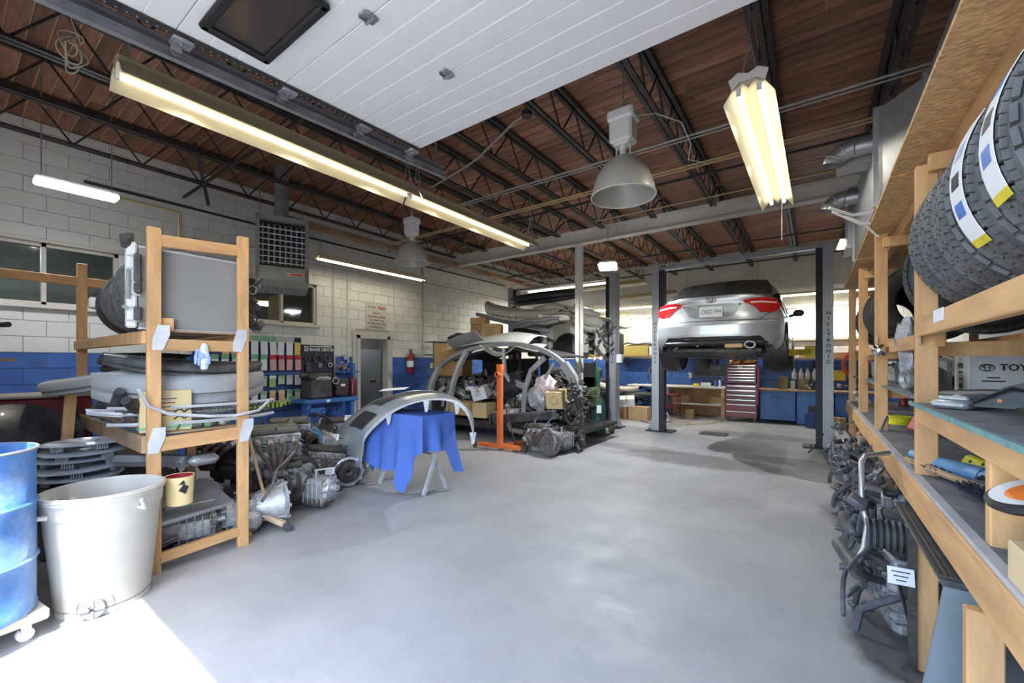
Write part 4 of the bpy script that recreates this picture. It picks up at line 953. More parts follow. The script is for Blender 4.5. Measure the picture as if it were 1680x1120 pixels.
def gearbox(lab, p, rot=(0,0,0), s=1.0, seed=1, m=None, face=None):
    """a gearbox: open bell housing at local -x end... +x tail; rests around z=.2"""
    r = random.Random(seed); m = m or alu; t = thing('gearbox', lab, 'gearbox', p, rot)
    def fin(nm, b, mm, label=None, kind=None):
        b.v = [tuple(Vector(q)*s) for q in b.v]; return obj(nm, b, mm, t, label=label, kind=kind)
    Mx = Matrix.Translation((-.2,0,.2)) @ Matrix.Rotation(R(90),4,'Y')
    fin('bell_housing', B().lathe([(.155,-.01),(.185,0),(.185,.02),(.165,.03),(.15,.1),(.11,.2),(.1,.26),(.085,.26),(.1,.16),(.14,.08),(.155,.0),(.155,-.01)],28,M=Mx), m)
    b = B()
    for k in range(10):
        a = 2*math.pi*k/10; b.cyl((-.215,.172*math.cos(a),.2+.172*math.sin(a)),(-.165,.172*math.cos(a),.2+.172*math.sin(a)),.018,n=8); b.bar((-.17,.165*math.cos(a),.2+.165*math.sin(a)),(.03,.1*math.cos(a),.2+.1*math.sin(a)),.01,.016)
    fin('flange_lugs', b, m, kind='stuff')
    b = B().box((.14,0,.18),(.26,.2,.2),bev=.035).box((.1,.1,.12),(.2,.14,.16),bev=.04)
    for k in range(5): b.box((.04+k*.05,0,.18),(.01,.215,.215),bev=.003)
    for k in range(3): b.box((.14,0,.12+k*.06),(.27,.212,.008))
    fin('casing', b, m)
    fin('end_cover', B().lathe([(.02,.3),(.06,.3),(.085,.27),(.095,.24)],20,M=Matrix.Translation((-.02,0,.2))@Matrix.Rotation(R(90),4,'Y')@Matrix.Translation((0,0,0))).cyl((.27,0,.2),(.34,0,.2),.03,n=12), m)
    fin('oil_pan', B().box((.12,0,.06),(.24,.18,.05),bev=.015), iron)
    fin('clutch_disc', B().lathe([(.02,.02),(.05,.0),(.055,.03),(.13,.035),(.135,.02),(.14,.05)],24,M=Mx), face or iron)
    fin('selector_shaft', B().cyl((.1,0,.28),(.1,0,.36),.016,n=10).bar((.1,0,.35),(.18,.05,.36),.02,.01), alu_l)
    for k in range(3):
        pts = [Vector((r.uniform(-.1,.2),r.uniform(-.12,.12),.28))]
        for j in range(3): pts.append(pts[-1]+Vector((r.uniform(-.1,.1),r.uniform(-.07,.07),r.uniform(-.02,.05))))
        fin('wire', B().tube(pts,.006,n=6), hose_m)
    return t
def tagcard(p, rz, lab, tilt_=R(70)):
    t = thing('paper_tag', lab, 'tag', p, (tilt_,0,rz)); obj('card', B().box((0,0,0),(.1,.08,.001)), paper, t)
    for k in range(3): obj('writing', B().box((0,.02-k*.02,.0012),(.07-.015*k,.005,.0005)), ink, t)
    return t
def carton(lab, p, d, rz=0, m=None, marks=None, rot=None, open_=False, tape=True):
    m = m or cardb; t = thing('cardboard_box', lab, 'box', p, rot or (0,0,rz)); w_, l_, h = d
    obj('carton', B().box((0,0,h/2), d, bev=.004), m, t)
    if tape: obj('tape', B().box((0,0,h+.0005),(w_*1.002,.05,.001)).box((w_/2+.0005,0,h*.85),(.001,.05,h*.3)), mat('packing_tape', (.5,.38,.24), .3), t)
    obj('flap_seam', B().box((0,.0,h+.0008),(w_*.995,.004,.0012)), cardb_d, t)
    if marks == 'bars':
        for k in range(5): obj('print_line', B().box((w_/2+.001,-l_*.05,h*(.8-.1*k)),(.001,l_*(.5-.07*(k%3)),h*.025)), dark_pl, t)
    elif marks:
        for s_, sz, dx, dz in marks: text(s_, sz, ink, t, (w_/2+.001, dx, dz), (R(90),0,R(90)))
    return t

# ================================================================ left wooden shelf
t = thing('wooden_shelf', 'tall rack of raw pine two-by-fours left of the entrance', 'shelf', (-3.8,1.2,0))
X0, X1, YA, YB_ = -6.24, -3.8, .9, 1.49
for (x, y, z1, m_) in ((X1,YA+.02,2.46,wood),(X1,YB_,2.53,wood),(X0,YA+.02,2.54,wood),(X0,YB_,2.5,wood),(-5.05,YB_+.02,.95,wood_old)):
    obj('post', B().box((x,y,z1/2),(.045,.078,z1),bev=.004), m_, t, world=True)
def rail(nm, p, q, w_, h, m_=wood_h): return obj(nm, B().bar(p, q, w_, h, bev=.004), m_, t, world=True)
rail('end_rail', (X1-.005,YA+.05,2.375),(X1-.005,YB_-.03,2.41),.04,.085)
rail('end_rail', (X1+.0,YA+.05,1.63),(X1+.0,YB_-.03,1.63),.04,.085); rail('end_rail', (X1-.03,YA+.05,1.78),(X1-.03,YA+.14,1.78),.04,.09)
rail('end_rail', (X1+.0,YA+.05,.915),(X1+.0,YB_-.03,.93),.04,.1); rail('end_rail', (X1,YA+.05,.1),(X1,YB_-.03,.13),.05,.07)
for y in (YA-.02, YB_): 
    rail('side_rail', (X1-.02,y,1.68),(X0,y,1.68),.04,.09, wood); rail('side_rail', (X1-.02,y,.92),(X0,y,.92),.04,.12, wood_old)
rail('top_rail', (X0,YB_+.2,2.35),(X0,-.35,2.35),.04,.09)
obj('upper_deck', B().box(((X0+X1)/2,(YA+YB_)/2,1.735),(X1-X0-.06,YB_-YA-.05,.015)), wood_old, t, world=True)
obj('lower_deck', B().box(((X0+X1)/2,(YA+YB_)/2,.985),(X1-X0-.06,YB_-YA-.05,.015)), wood_old, t, world=True)
for (y, z) in ((YA+.055,1.68),(YB_-.03,1.68),(YB_+.02,.95),(YA+.03,.95)):
    obj('steel_plate', B().prism([(-.05,-.09),(.01,-.09),(.05,.02),(.05,.09),(-.02,.09),(-.05,-.02)],(X1+.026,y,z),(0,1,0),(0,0,1),.003), mat('nail_plate', (.72,.74,.76), .4, .35, var=.1), t, label='galvanised nail plate', world=True)
solo('leaning_stud', B().bar((-5.15,.62,.0),(-5.35,.72,1.22),.045,.075,bev=.003), wood, 'loose pine stud leaning behind the wheel covers', 'timber')
# radiator
t = thing('radiator', 'large aluminium car radiator standing on the top deck of the pine rack', 'radiator', (-3.87,1.15,1.745), (0,0,R(0)))
fin_m = bpy.data.materials.new('radiator_fins'); fin_m.use_nodes = True; n_ = fin_m.node_tree; p_ = n_.nodes['Principled BSDF']; p_.inputs['Base Color'].default_value = (.36,.35,.34,1); p_.inputs['Roughness'].default_value = .55; p_.inputs['Metallic'].default_value = .5
tc_ = n_.nodes.new('ShaderNodeTexCoord'); wv = n_.nodes.new('ShaderNodeTexWave'); wv.bands_direction = 'Y'; wv.inputs['Scale'].default_value = 140; wv.inputs['Distortion'].default_value = 2; bp_ = n_.nodes.new('ShaderNodeBump'); bp_.inputs['Strength'].default_value = .5; bp_.inputs['Distance'].default_value = .004
n_.links.new(tc_.outputs['Object'], wv.inputs[0]); n_.links.new(wv.outputs['Fac'], bp_.inputs['Height']); n_.links.new(bp_.outputs[0], p_.inputs['Normal'])
b = B()
for k in range(56): b.box((0,.02,.012+k*.0101),(.03,.64,.0022))
obj('tube_row', b, mat('radiator_tube', (.5,.49,.47), .5, .3, var=.08, dirt=(.13,.12,.11), dscale=3, damt=.4), t, kind='stuff'); obj('fin_core', B().box((-.002,.02,.29),(.022,.64,.56)), fin_m, t)
for z_ in (0,.575): obj('side_strip', B().box((.0,.02,z_),(.04,.64,.014)), grey_l, t)
tk = obj('end_tank', B().box((-.01,-.335,.3),(.07,.055,.6),bev=.012), white_pl, t)
for k in range(6): obj('tank_rib', B().box((.0,-.33,.05+k*.09),(.065,.062,.012)), grey_l, tk)
for z_, h_ in ((.42,.2),(.28,.07),(.1,.1)): obj('dark_clip', B().box((.03,-.31,z_),(.03,.04,h_),bev=.008), dark_pl, t)
obj('filler_neck', B().cyl((-.01,-.36,.57),(.05,-.38,.62),.03,n=14).cyl((-.01,-.34,.6),(-.01,-.34,.66),.022,n=12), dark_pl, t)
obj('bracket', B().box((.03,-.36,.3),(.03,.02,.2),bev=.004).cyl((.035,-.38,.14),(.05,-.38,.14),.014,n=10), galv, t)
obj('far_tank', B().box((-.01,.36,.3),(.07,.04,.58),bev=.01), dark_pl, t)
for k, (x, R_, lab, z) in enumerate([(-4.16,.33,'worn tyre directly behind the radiator',0),(-4.42,.34,'worn tyre, second behind the radiator',0),(-4.72,.31,'worn tyre, third behind the radiator',0),(-5.02,.31,'worn tyre, fourth behind the radiator',0),(-5.3,.29,'blackest worn tyre at the back of the pine rack',0)]):
    tyre(lab, (x,1.17,1.745+R_*1.01), R_, .21, (0,0,R(90+4*math.sin(k*2))), m=rubber_b if k > 3 else rubber, group='used tyres on the pine rack', seg=60, tread='road')
b = B()
for k in range(10):
    rr = random.Random(k); p0 = Vector((rr.uniform(-.02,.1), rr.uniform(-.02,.06), rr.uniform(.0,.5))); b.cyl(p0, p0+Vector((rr.uniform(-.06,.1),rr.uniform(-.03,.06),rr.uniform(-.06,.08))), rr.uniform(.012,.04), n=9)
t = thing('throttle_body', 'black and chrome engine ancillary wired behind the right post of the pine rack', 'car part', (-4.05,1.62,1.78)); obj('pipes', b, iron, t, kind='stuff')
obj('clamp', B().lathe([(.03,0),(.04,0),(.04,.02),(.03,.02)],14,M=Matrix.Translation((.1,0,.35))@Matrix.Rotation(R(90),4,'Y')).lathe([(.03,0),(.04,0),(.04,.02),(.03,.02)],14,M=Matrix.Translation((.1,0,.1))@Matrix.Rotation(R(90),4,'Y')), chrome, t)
# blue gloves
b = B()
for k in range(5):
    b.tube([(.0,-.03+k*.012,0),(.01,-.045+k*.02,-.06),(.015,-.05+k*.022,-.11-.01*(k%2))],[.012,.014,.008],n=8)
b.lathe([(.008,.0),(.03,-.03),(.035,-.06),(.02,-.09)],14)
t = thing('blue_glove', 'crumpled blue rubber gloves hanging from the upper rail of the pine rack', 'glove', (-3.76,1.2,1.6)); obj('fingers', b, mat('glove_blue', (.25,.36,.72), .4, var=.3, scale=20), t)
obj('cuff', B().lathe([(.01,.05),(.022,.03),(.03,-.02),(.034,-.1),(.02,-.15)],12,M=Matrix.Translation((0,.01,0))), mat('glove_pale', (.6,.68,.85), .4, var=.3, scale=30), t)
# parts on the lower deck
shell('bumper_cover','wide dusty grey bumper cover on the lower deck of the pine rack','bumper',-.56,.56,0,0,.27,.26,.16,grey_bump)
_bm = [o for o in bpy.data.objects if o.get('label') == 'wide dusty grey bumper cover on the lower deck of the pine rack'][0]
_bm.location = (-4.02,1.2,1.3); _bm.rotation_euler = (R(8),0,R(80))
def bump_at(lab, p, L_, h, bow, dep, m, rot, wav=0): return shell('bumper_cover', lab, 'bumper', p[0]-L_/2, p[0]+L_/2, p[1], p[2], h, bow, dep, m, rot=rot, wav=wav)
bump_at('dark slatted bumper hanging over the right post of the pine rack', (-4.0,1.24,1.46), 1.05, .12, .22, .12, dark_pl, (R(12),R(3),R(86)))
bump_at('grey bumper cover poking out to the left over the stacked wheel covers', (-4.8,.72,1.33), 1.5, .13, .18, .12, grey_bump, (R(15),R(-6),R(20)))
bump_at('black bumper hidden at the back of the lower deck', (-5.3,1.1,1.5), 1.4, .2, .2, .15, black_pl, (0,0,R(10)))
bump_at('thin silver trim bumper crossing in front of the yellow carton', (-4.02,1.15,1.12), 1.05, .05, .16, .06, grey_l, (R(10),0,R(84)))
t = thing('lower_grille', 'long grey honeycomb bumper grille jutting past the right post', 'grille', (-3.94,1.26,1.1),(0,0,R(82)))
def arcp(s, z, y=0): return (s*.54, -.12+.24*abs(s)**2.4+y, z)
obj('frame', B().tube([arcp(s/10,-.05) for s in range(-10,11)],.014,n=6).tube([arcp(s/10,.07) for s in range(-10,11)],.012,n=6), grey_l, t)
b = B()
for k in range(-9,10):
    for z in (-.02,.03): b.tube([arcp((k-.5)/10,z),arcp((k-.2)/10,z+.02),arcp((k+.2)/10,z+.02),arcp((k+.5)/10,z)],.005,n=5)
obj('honeycomb', b, dark_pl, t, kind='stuff')
for k in range(3): obj('slat', B().tube([arcp(s/10,-.03+.035*k,.02) for s in range(-9,10)],.006,n=5), dark_pl, t)
# curved white trim strips at left
solo('trim_strip', B().tube([(-3.72,.82,1.32),(-3.76,.88,1.2),(-3.78,1.0,1.13),(-3.76,1.25,1.09),(-3.74,1.42,1.08),(-3.78,1.6,1.1),(-3.86,1.72,1.17)],.012,n=6), grey_l, 'curved pale trim strip sweeping around the front of the lower deck', 'trim strip')
solo('plastic_duct', B().tube([(-4.3,.86,1.12),(-4.1,.9,1.2),(-3.95,.86,1.18),(-3.85,.78,1.24)],[.05,.06,.05,.03],n=10), black_pl, 'black plastic air duct beside the yellow carton', 'duct')
solo('plastic_duct', B().tube([(-4.8,.8,1.1),(-4.5,.84,1.22),(-4.2,.8,1.16),(-4.0,.78,1.3)],[.05,.07,.05,.03],n=10), dark_pl, 'dark curved fender lining under the left end of the bumpers', 'car part')
carton('yellowish carton with a green stripe on the lower deck of the pine rack', (-4.0,1.03,.995), (.26,.3,.3), R(-8), m=cardb_y, marks='bars')
o = [o for o in bpy.data.objects if o.get('label','').startswith('yellowish carton')][0]; obj('green_stripe', B().box((0,0,.03),(.264,.304,.02)), green_c, o)
r = random.Random(5)
for k, (y, lab, m_) in enumerate([(1.2,'crumpled foil wrapped part on the lower deck beside the carton',alu_l),(1.3,'small green circuit part on the lower deck',green_c),(1.4,'flat silver bracket on the lower deck by the right post',alu_l),(1.14,'white plastic fitting on the lower deck front edge',white_pl)]):
    t = thing('small_part', lab, 'car part', (-3.92,y,.993), (0,0,r.random()*3)); b = B().box((0,0,.025),(.09,.06,.05),bev=.015)
    obj('body_piece', b, m_, t); obj('stub', B().cyl((.02,0,.03),(.08,.03,.05),.015,n=8).tube([(-.03,0,.04),(-.07,.02,.06),(-.09,.05,.01)],.006,n=6), iron, t)
# things under the rack
gearbox('grey gearbox lying on the bottom under the pine rack, mouth toward the post', (-4.12,1.12,.0), (0,0,R(70)), 1.0, 3, alu)
gearbox('gearbox with bluish label under the pine rack behind the white bin', (-4.5,1.3,.0), (0,0,R(-60)), 1.1, 4, alu)
engine('greasy engine deep under the pine rack', (-5.1,1.2,0), R(20), 1.0, 8, dark_pl)
t = thing('metal_tray', 'wide flat grey sheet metal panel leaning under the pine rack', 'panel', (-4.05,1.12,.42), (R(3),R(14),R(4)))
obj('sheet', B().box((0,0,0),(.5,.6,.008),bev=.002), galv_d, t); obj('lip', B().box((.245,0,-.012),(.012,.6,.03)).box((0,-.3,-.01),(.5,.008,.025)), galv_d, t)
obj('pressed_rib', B().tube([(-.1,-.2,.008),(.1,-.1,.008),(.15,.2,.008)],.008,n=6), galv_d, t)
solo('sheet_duct', B().tube([(-4.4,.85,.74),(-4.05,1.05,.75),(-3.92,1.15,.74)],.05,n=6).box((-3.9,1.25,.74),(.1,.2,.08),bev=.03), galv_d, 'grey folded metal heat shield poking out under the lower deck', 'heat shield')
t = thing('coffee_can', 'cream can with red inside hanging on the near post of the pine rack', 'can', (-3.66,1.03,.5)); 
obj('can', B().lathe([(.001,0),(.075,0),(.085,.2),(.088,.2),(.08,.195),(.07,.01),(.001,.01)],24), mat('can_cream', (.68,.55,.28), .5), t); obj('inner', B().lathe([(.078,.199),(.07,.03)],24), red_p, t, label='red inside')
obj('print', B().prism([(-.03,0),(.0,.04),(.03,.02),(.01,-.03)],(.081,.0,.11),(0,1,0),(0,0,1),.003).prism([(-.03,.04),(.0,.07),(.01,.04)],(.082,.0,.11),(0,1,0),(0,0,1),.003), ink, t)
# ================================================================ foreground left
t = thing('oil_drum', 'dented blue steel drum on a low wooden dolly at the left edge', 'drum', (-3.56,.06,.16))
prof = [(.001,0),(.285,0),(.29,.02),(.285,.03),(.285,.27),(.298,.285),(.285,.30),(.285,.57),(.298,.585),(.285,.60),(.285,.85),(.293,.865),(.293,.88),(.28,.88),(.28,.86),(.275,.8),(.27,.02),(.001,.02)]
obj('drum_wall', B().lathe(prof, 48), drum_blue, t); obj('rim', B().tube([(.29*math.cos(R(a)),.29*math.sin(R(a)),.875) for a in range(0,360,8)],.008,n=6,closed=True), galv_d, t)
t = thing('wooden_dolly', 'pale wooden dolly with small castors under the blue drum', 'dolly', (-3.6,.02,0), (0,0,R(8)))
obj('board', B().box((0,-.0,.125),(.48,.66,.06),bev=.01), mat('dolly_wood', (.6,.54,.44), .8, var=.1), t)
for x in (-.18,.18):
    for y in (-.25,.25): c_ = obj('castor', B().cyl((x-.015,y,.035),(x+.015,y,.035),.034,n=14), white_pl, t); obj('fork', B().box((x,y,.075),(.05,.04,.05)), galv, c_)
t = thing('waste_bin', 'tall off-white plastic wheeled bin in the patch of sunlight', 'bin', (-3.645,.64,0))
prof = [(.001,.03),(.2,.03),(.215,.05),(.262,.56),(.27,.57),(.275,.64),(.285,.65),(.285,.68),(.27,.685),(.262,.67),(.255,.55),(.2,.06),(.001,.05)]
obj('tub', B().lathe(prof, 56), bin_m, t)
obj('rim_groove', B().tube([(.287*math.cos(R(a)),.287*math.sin(R(a)),.67) for a in range(0,360,6)],.005,n=5,closed=True), bin_m, t)
obj('skid', B().lathe([(.19,.0),(.208,.0),(.21,.03),(.19,.03)],48,arc=1), bin_m, t)
for s_ in (-1,):
    w_ = obj('bin_wheel', B().lathe([(.02,-.014),(.055,-.014),(.055,.014),(.02,.014)],20,M=Matrix.Translation((.205,-.085,.056))@Matrix.Rotation(R(-22),4,'Z')@Matrix.Rotation(R(90),4,'Y')), mat('wheel_grey', (.16,.16,.165), .5), t)
    b = B()
    for k in range(4): b.box((.017,.032*math.cos(R(90*k)),.032*math.sin(R(90*k))),(.006,.012+.03*abs(math.cos(R(90*k))),.012+.03*abs(math.sin(R(90*k)))),M=Matrix.Translation((.205,-.085,.056))@Matrix.Rotation(R(-22),4,'Z'))
    obj('spokes', b, white_pl, w_)
obj('wheel_arch', B().tube([(.198+.03*math.cos(R(a)),-.082+.073*math.cos(R(a)),.056+.08*math.sin(R(a))) for a in range(0,181,20)],.01,n=6), bin_m, t)
obj('carry_handle', B().tube([(.12,-.25,.59),(.12,-.31,.6),(.08,-.335,.64),(-.02,-.345,.68),(-.1,-.33,.65),(-.12,-.28,.6)],.013,n=8), bin_m, t)
obj('grip', B().tube([(.24,.1,.58),(.3,.12,.58),(.31,.1,.64)],.01,n=8), bin_m, t)
t.scale = (1.04,1.04,1.05)
# stack of wheel covers
for k in range(5):
    z = .60+k*.066; cx, cy = -4.78+[-.03,.0,-.02,.02,.04][k], .72+[-.02,-.02,-.01,.0,.01][k]
    t = thing('wheel_cover', ['bottom','second lowest','middle','second highest','topmost'][k]+' silver plastic wheel cover in the stack behind the bin', 'hubcap', (cx,cy,z), (R(1.5*math.sin(k*2)),R(1.2*math.cos(k*3)),k))
    obj('disc', B().lathe([(.045,.012),(.06,.016),(.1,.014),(.2,.012),(.245,.006),(.26,-.004),(.265,.0),(.245,.014),(.2,.02),(.1,.022),(.05,.02),(.045,.012)],44), hub_m, t)
    for j in range(5):
        a = 2*math.pi*j/5; M = Matrix.Rotation(a,4,'Z'); obj('slot', B().box((.16,0,.019),(.05,.018,.006),M=M), ink, t)
        b = B()
        for q in range(5): b.box((.21,-.03+q*.015,-.022),(.03,.007,.045),M=M)
        obj('clip', b, hub_m, t)
    obj('hub_ring', B().lathe([(.05,.02),(.07,.03),(.085,.02)],24), hub_m, t)
solo('storage_drum', B().lathe([(.001,0),(.24,0),(.24,.55),(.001,.55)],32), dark_pl, 'dark round container hidden under the stack of wheel covers', 'container', (-4.79,.71,0))
t = thing('maroon_cabinet', 'dark maroon tool chest behind the blue drum', 'cabinet', (-6.35,.55,0))
obj('carcass', B().box((0,0,.6),(.6,.85,1.12),bev=.02), maroon, t); obj('worktop', B().box((0,0,1.175),(.66,.9,.03),bev=.008), mat('dusty_top', (.3,.27,.24), .8), t)
obj('door', B().box((.305,0,.55),(.01,.78,.95),bev=.004), maroon, t); obj('knob', B().cyl((.31,.2,1.0),(.34,.2,1.0),.02,n=12), galv, t)
t = thing('black_fender', 'curved black car fender leaning behind the blue drum', 'fender', (-5.1,.35,0), (0,0,R(100)))
obj('panel', B().grid(lambda u, v_: ((u-.5)*1.0, .25*v_*v_+.08*math.sin(u*3), (.25+.8*v_)*(.55+.55*math.sin(math.pi*(.15+.6*u)))), 14, 10, thick=.01), mat('black_paint', (.02,.022,.028), .25, coat=.4, var=.2, dirt=(.1,.1,.11), dscale=4, damt=.4), t)
obj('wheel_lip', B().tube([(.3*math.cos(R(a)),.0,.0+.32*math.sin(R(a))) for a in range(0,181,15)],.015,n=6), black_pl, t)
solo('black_seal', B().tube([(-5.8,.7,1.2),(-5.75,.8,1.1),(-5.72,.85,.8),(-5.7,.85,.3),(-5.7,.84,0)],.014,n=6), black_pl, 'black rubber seal hanging off the maroon tool chest', 'seal')
t = thing('shock_absorber', 'chrome shock absorber standing beside the leaning stud', 'shock absorber', (-5.65,.98,.62)); obj('rod', B().cyl((0,0,.2),(0,0,.55),.014,n=10), chrome, t); obj('damper_body', B().cyl((0,0,0),(0,0,.25),.028,n=12), galv, t); obj('spring_seat', B().cyl((0,0,.25),(0,0,.27),.05,n=14), iron, t)
solo('storage_rack_bench', B().box((0,0,.58),(1.2,.5,.04)).box((-.5,0,.28),(.05,.45,.56)).box((.5,0,.28),(.05,.45,.56)), wood_old, 'low dusty bench against the blue wall behind the wheel covers', 'bench', (-6.0,1.25,0)).name = 'low_bench'
# dark muffler clutter at the left edge (in front of wall, at shelf height)
t = thing('pipe_stack', 'stack of rusty exhaust pipe ends at the left edge of the picture', 'pipes', (-6.6,.26,1.55))
for k in range(11):
    rr = random.Random(k+40); y = rr.uniform(-.2,.14); z = .02+k*.052
    obj('pipe', B().cyl((-.3,y-.1,z),(.1,y+.08,z),.028,n=10), rust if k % 2 else grease, t)
solo('pipe_bracket', B().box((0,0,0),(.4,.6,.03)).bar((-.15,0,0),(-.15,0,-1.52),.04,.04), wood_old, 'wooden ledge carrying the stack of exhaust pipes', 'ledge', (-6.6,.18,1.53))
# ================================================================ broom, engine pile
t = thing('push_broom', 'worn wooden broom leaning at the foot of the pine rack', 'broom', (0,0,0))
obj('stick', B().cyl((-3.98,1.78,.12),(-4.12,1.66,.86),.014,.013,n=10), wood_old, t)
obj('broom_head', B().bar((-3.99,1.75,.13),(-3.84,1.85,.05),.07,.05,bev=.015), mat('broom_wood', (.5,.36,.24), .7, var=.15), t)
b = B(); rr = random.Random(2)
for k in range(90):
    p = Vector((-3.85,1.845,.05))+Vector((rr.uniform(-.03,.03),rr.uniform(-.03,.03),rr.uniform(-.02,.02))); b.cyl(p, p+Vector((.05,.03,-.045))*rr.uniform(.9,1.1), .004, n=4)
obj('bristles', b, mat('bristle_grey', (.06,.065,.075), .8), t, kind='stuff')
obj('hook', B().tube([(-4.12,1.66,.86),(-4.1,1.64,.89),(-4.12,1.66,.92)],.008,n=6), galv, t)
solo('pale_pole', B().cyl((-3.98,1.62,.0),(-4.08,1.56,1.0),.016,n=10), mat('pale_stick', (.55,.47,.3), .7), 'pale stick leaning behind the broom', 'stick')
solo('gear_lever', B().tube([(-3.86,1.66,.3),(-3.85,1.74,.42),(-3.88,1.8,.55),(-3.84,1.9,.66),(-3.83,1.93,.7)],[.012,.012,.01,.012,.016],n=8), iron, 'bent black lever with a brass end leaning by the broom', 'lever')
gearbox('grey aluminium gearbox on the floor just right of the pine rack', (-4.07,1.72,.0), (0,0,R(-100)), 1.05, 11, alu_l)
E1 = [('engine with a dusty olive cover on top of the pile nearest the pine rack',(-4.62,2.1,.33),R(75),1.05,1,olive,(8,0)),
      ('engine at the bottom of the pile with a silver timing cover',(-4.5,2.18,.0),R(80),1.0,2,dark_pl,(0,0)),
      ('dark engine lying behind the olive covered one',(-5.3,1.95,.22),R(30),1.1,5,iron,(0,0)),
      ('second olive engine at the back under the brake display',(-5.5,2.7,.24),R(60),1.1,6,olive,(0,0)),
      ('greasy engine in the middle of the pile',(-4.85,2.75,.02),R(70),.95,7,iron,(0,10)),
      ('engine with wires and a white tag by the lathe stand',(-5.6,3.5,.2),R(40),1.0,9,rust,(0,0)),
      ('engine under the tagged one at the back of the pile',(-5.9,3.1,.0),R(10),1.1,10,dark_pl,(0,0)),
      ('dark engine block on the floor behind the middle engine',(-5.5,2.2,.0),R(10),1.1,12,iron,(0,0))]
for lab, p, rz, s, sd, cv, tl in E1: engine(lab, p, rz, s, sd, cv, tilt_=tl)
gearbox('dusty gearbox with an open ring front, bottom of the pile', (-4.3,2.3,.0), (0,0,R(20)), 1.1, 21, alu_l, face=grease)
gearbox('gearbox with a bright casing beside the bumper table', (-4.72,3.0,.0), (0,0,R(160)), .95, 22, alu_l)
gearbox('grey gearbox with a white tag on top of the pile', (-5.0,3.1,.25), (0,0,R(60)), 1.0, 23, alu)
gearbox('gearbox with a round black end near the bumper table leg', (-4.95,3.32,.0), (0,0,R(-30)), .85, 24, alu)
gearbox('rusty gearbox on top of the far end of the pile', (-5.55,3.05,.36), (0,0,R(100)), 1.0, 25, iron)
solo('oil_filter', B().lathe([(.001,0),(.085,0),(.09,.02),(.09,.1),(.06,.12),(.001,.12)],20), black_pl, 'round black pump end on the floor beside the bumper table', 'pump', (-4.63,3.1,.07), (R(60),R(20),0))
tagcard((-4.95,3.0,.55), R(50), 'white paper tag wired on the grey gearbox in the pile'); tagcard((-5.35,3.45,.72), R(40), 'white tag on the wired engine by the lathe stand'); tagcard((-4.42,2.62,.28), R(60), 'small white tag low in the engine pile')
solo('blue_hose', B().tube([(-5.0,2.75,.7),(-5.0,2.82,.62),(-4.98,2.85,.5),(-5.02,2.8,.42)],[.03,.04,.03,.015],n=8), mat('faded_blue', (.12,.22,.36), .5), 'faded blue funnel on the engine pile', 'funnel')
b = B(); rr = random.Random(9)
for k in range(60):
    p = Vector((rr.uniform(-5.6,-4.2), 0, 0)); p.y = 2.0+(-4.2-p.x)*.9+rr.uniform(-.3,.6); p.z = rr.uniform(.02,.5)
    pts = [p]
    for j in range(4): pts.append(pts[-1]+Vector((rr.uniform(-.08,.08),rr.uniform(-.08,.08),rr.uniform(-.06,.06))))
    b.tube([crv(pts, j/14) for j in range(15)], rr.choice((.006,.009,.014)), n=6)
solo('wire_tangle', b, hose_m, 'loose black wires and hoses tangled over the engine pile', 'wires')['kind'] = 'stuff'
# ================================================================ wall displays
peg = thing('parts_display', 'blue wall board with rows of hanging packets of small parts', 'display board', (-8.04,3.3,1.4))
obj('board', B().box((0,0,-.15),(.02,1.75,1.25)), blue_dk, peg)
for z in (.22,-.1,-.42): obj('rail', B().box((.03,0,z),(.03,1.75,.025)), blue_enam, peg)
rr = random.Random(4); pk = 0; pc_ = [lime, white_card, green_c, tan_m, cardb_y, grey_l]
def packet(y, z, w_, h, m1, m2, rz=0):
    global pk
    t = thing('hanging_packet', '', 'packet', (-7.98,y,z), (rr.uniform(-.05,.05)+rz,0,rr.uniform(-.1,.1)), 'hanging parts packets on the blue board')
    obj('bag', B().box((0,0,-h/2),(.02,w_,h),bev=.008), m1, t); obj('header_card', B().box((.003,0,-h*.14),(.02,w_*1.02,h*.28),bev=.004), m2, t)
    obj('hook', B().cyl((-.05,0,.0),(.04,0,.005),.004,n=5), galv, t); return t
rows_ = [(1.98,.115,.34,9,[(white_card,grey_l),(white_card,green_c),(cardb_y,olive)],'top'),(1.64,.115,.28,11,[(white_card,green_c),(white_card,ink_red)],'second'),(1.27,.12,.2,8,[(mat('pale_green', (.4,.55,.4), .5),green_c),(white_card,grey_l)],'third'),(1.0,.11,.24,6,[(tan_m,brass),(mat('pale_green', (.4,.55,.4), .5),lime)],'fourth')]
ORD = ['first','second','third','fourth','fifth','sixth','seventh','eighth','ninth','tenth','eleventh','twelfth']
for z, w_, h, n, ms, rn in rows_:
    for k in range(n):
        y = 4.08-k*.152; m1, m2 = ms[(k*len(ms))//n]
        if rn == 'second': m1, m2 = (mat('pink_card', (.6,.35,.35), .5), ink_red) if k < 4 else (white_card, green_c)
        if rn == 'top' and k == 0: m1, m2 = brass, ink
        if rn in ('third','fourth'): m1, m2 = rr.choice([(mat('pale_green', (.4,.55,.4), .5),green_c),(white_card,grey_l),(tan_m,cardb_y),(mat('grass_card', (.3,.5,.2), .5),white_card)])
        o = packet(y, z, w_ if rn == 'top' else w_*.95, h*(1 if rn in ('top','second') else rr.uniform(.8,1.2)), m1, m2)
        o['label'] = 'parts packet, %s from the right in the %s row of the blue board' % (ORD[k], rn)
for k in range(12):
    o = packet(4.0-k*.075, .88-.012*k-rr.uniform(0,.03), .05, .13, lime if k % 3 else mat('lime_yellow', (.6,.68,.1), .5), green_c); o['label'] = 'small lime green packet, %s from the right in the bottom row' % ORD[k]
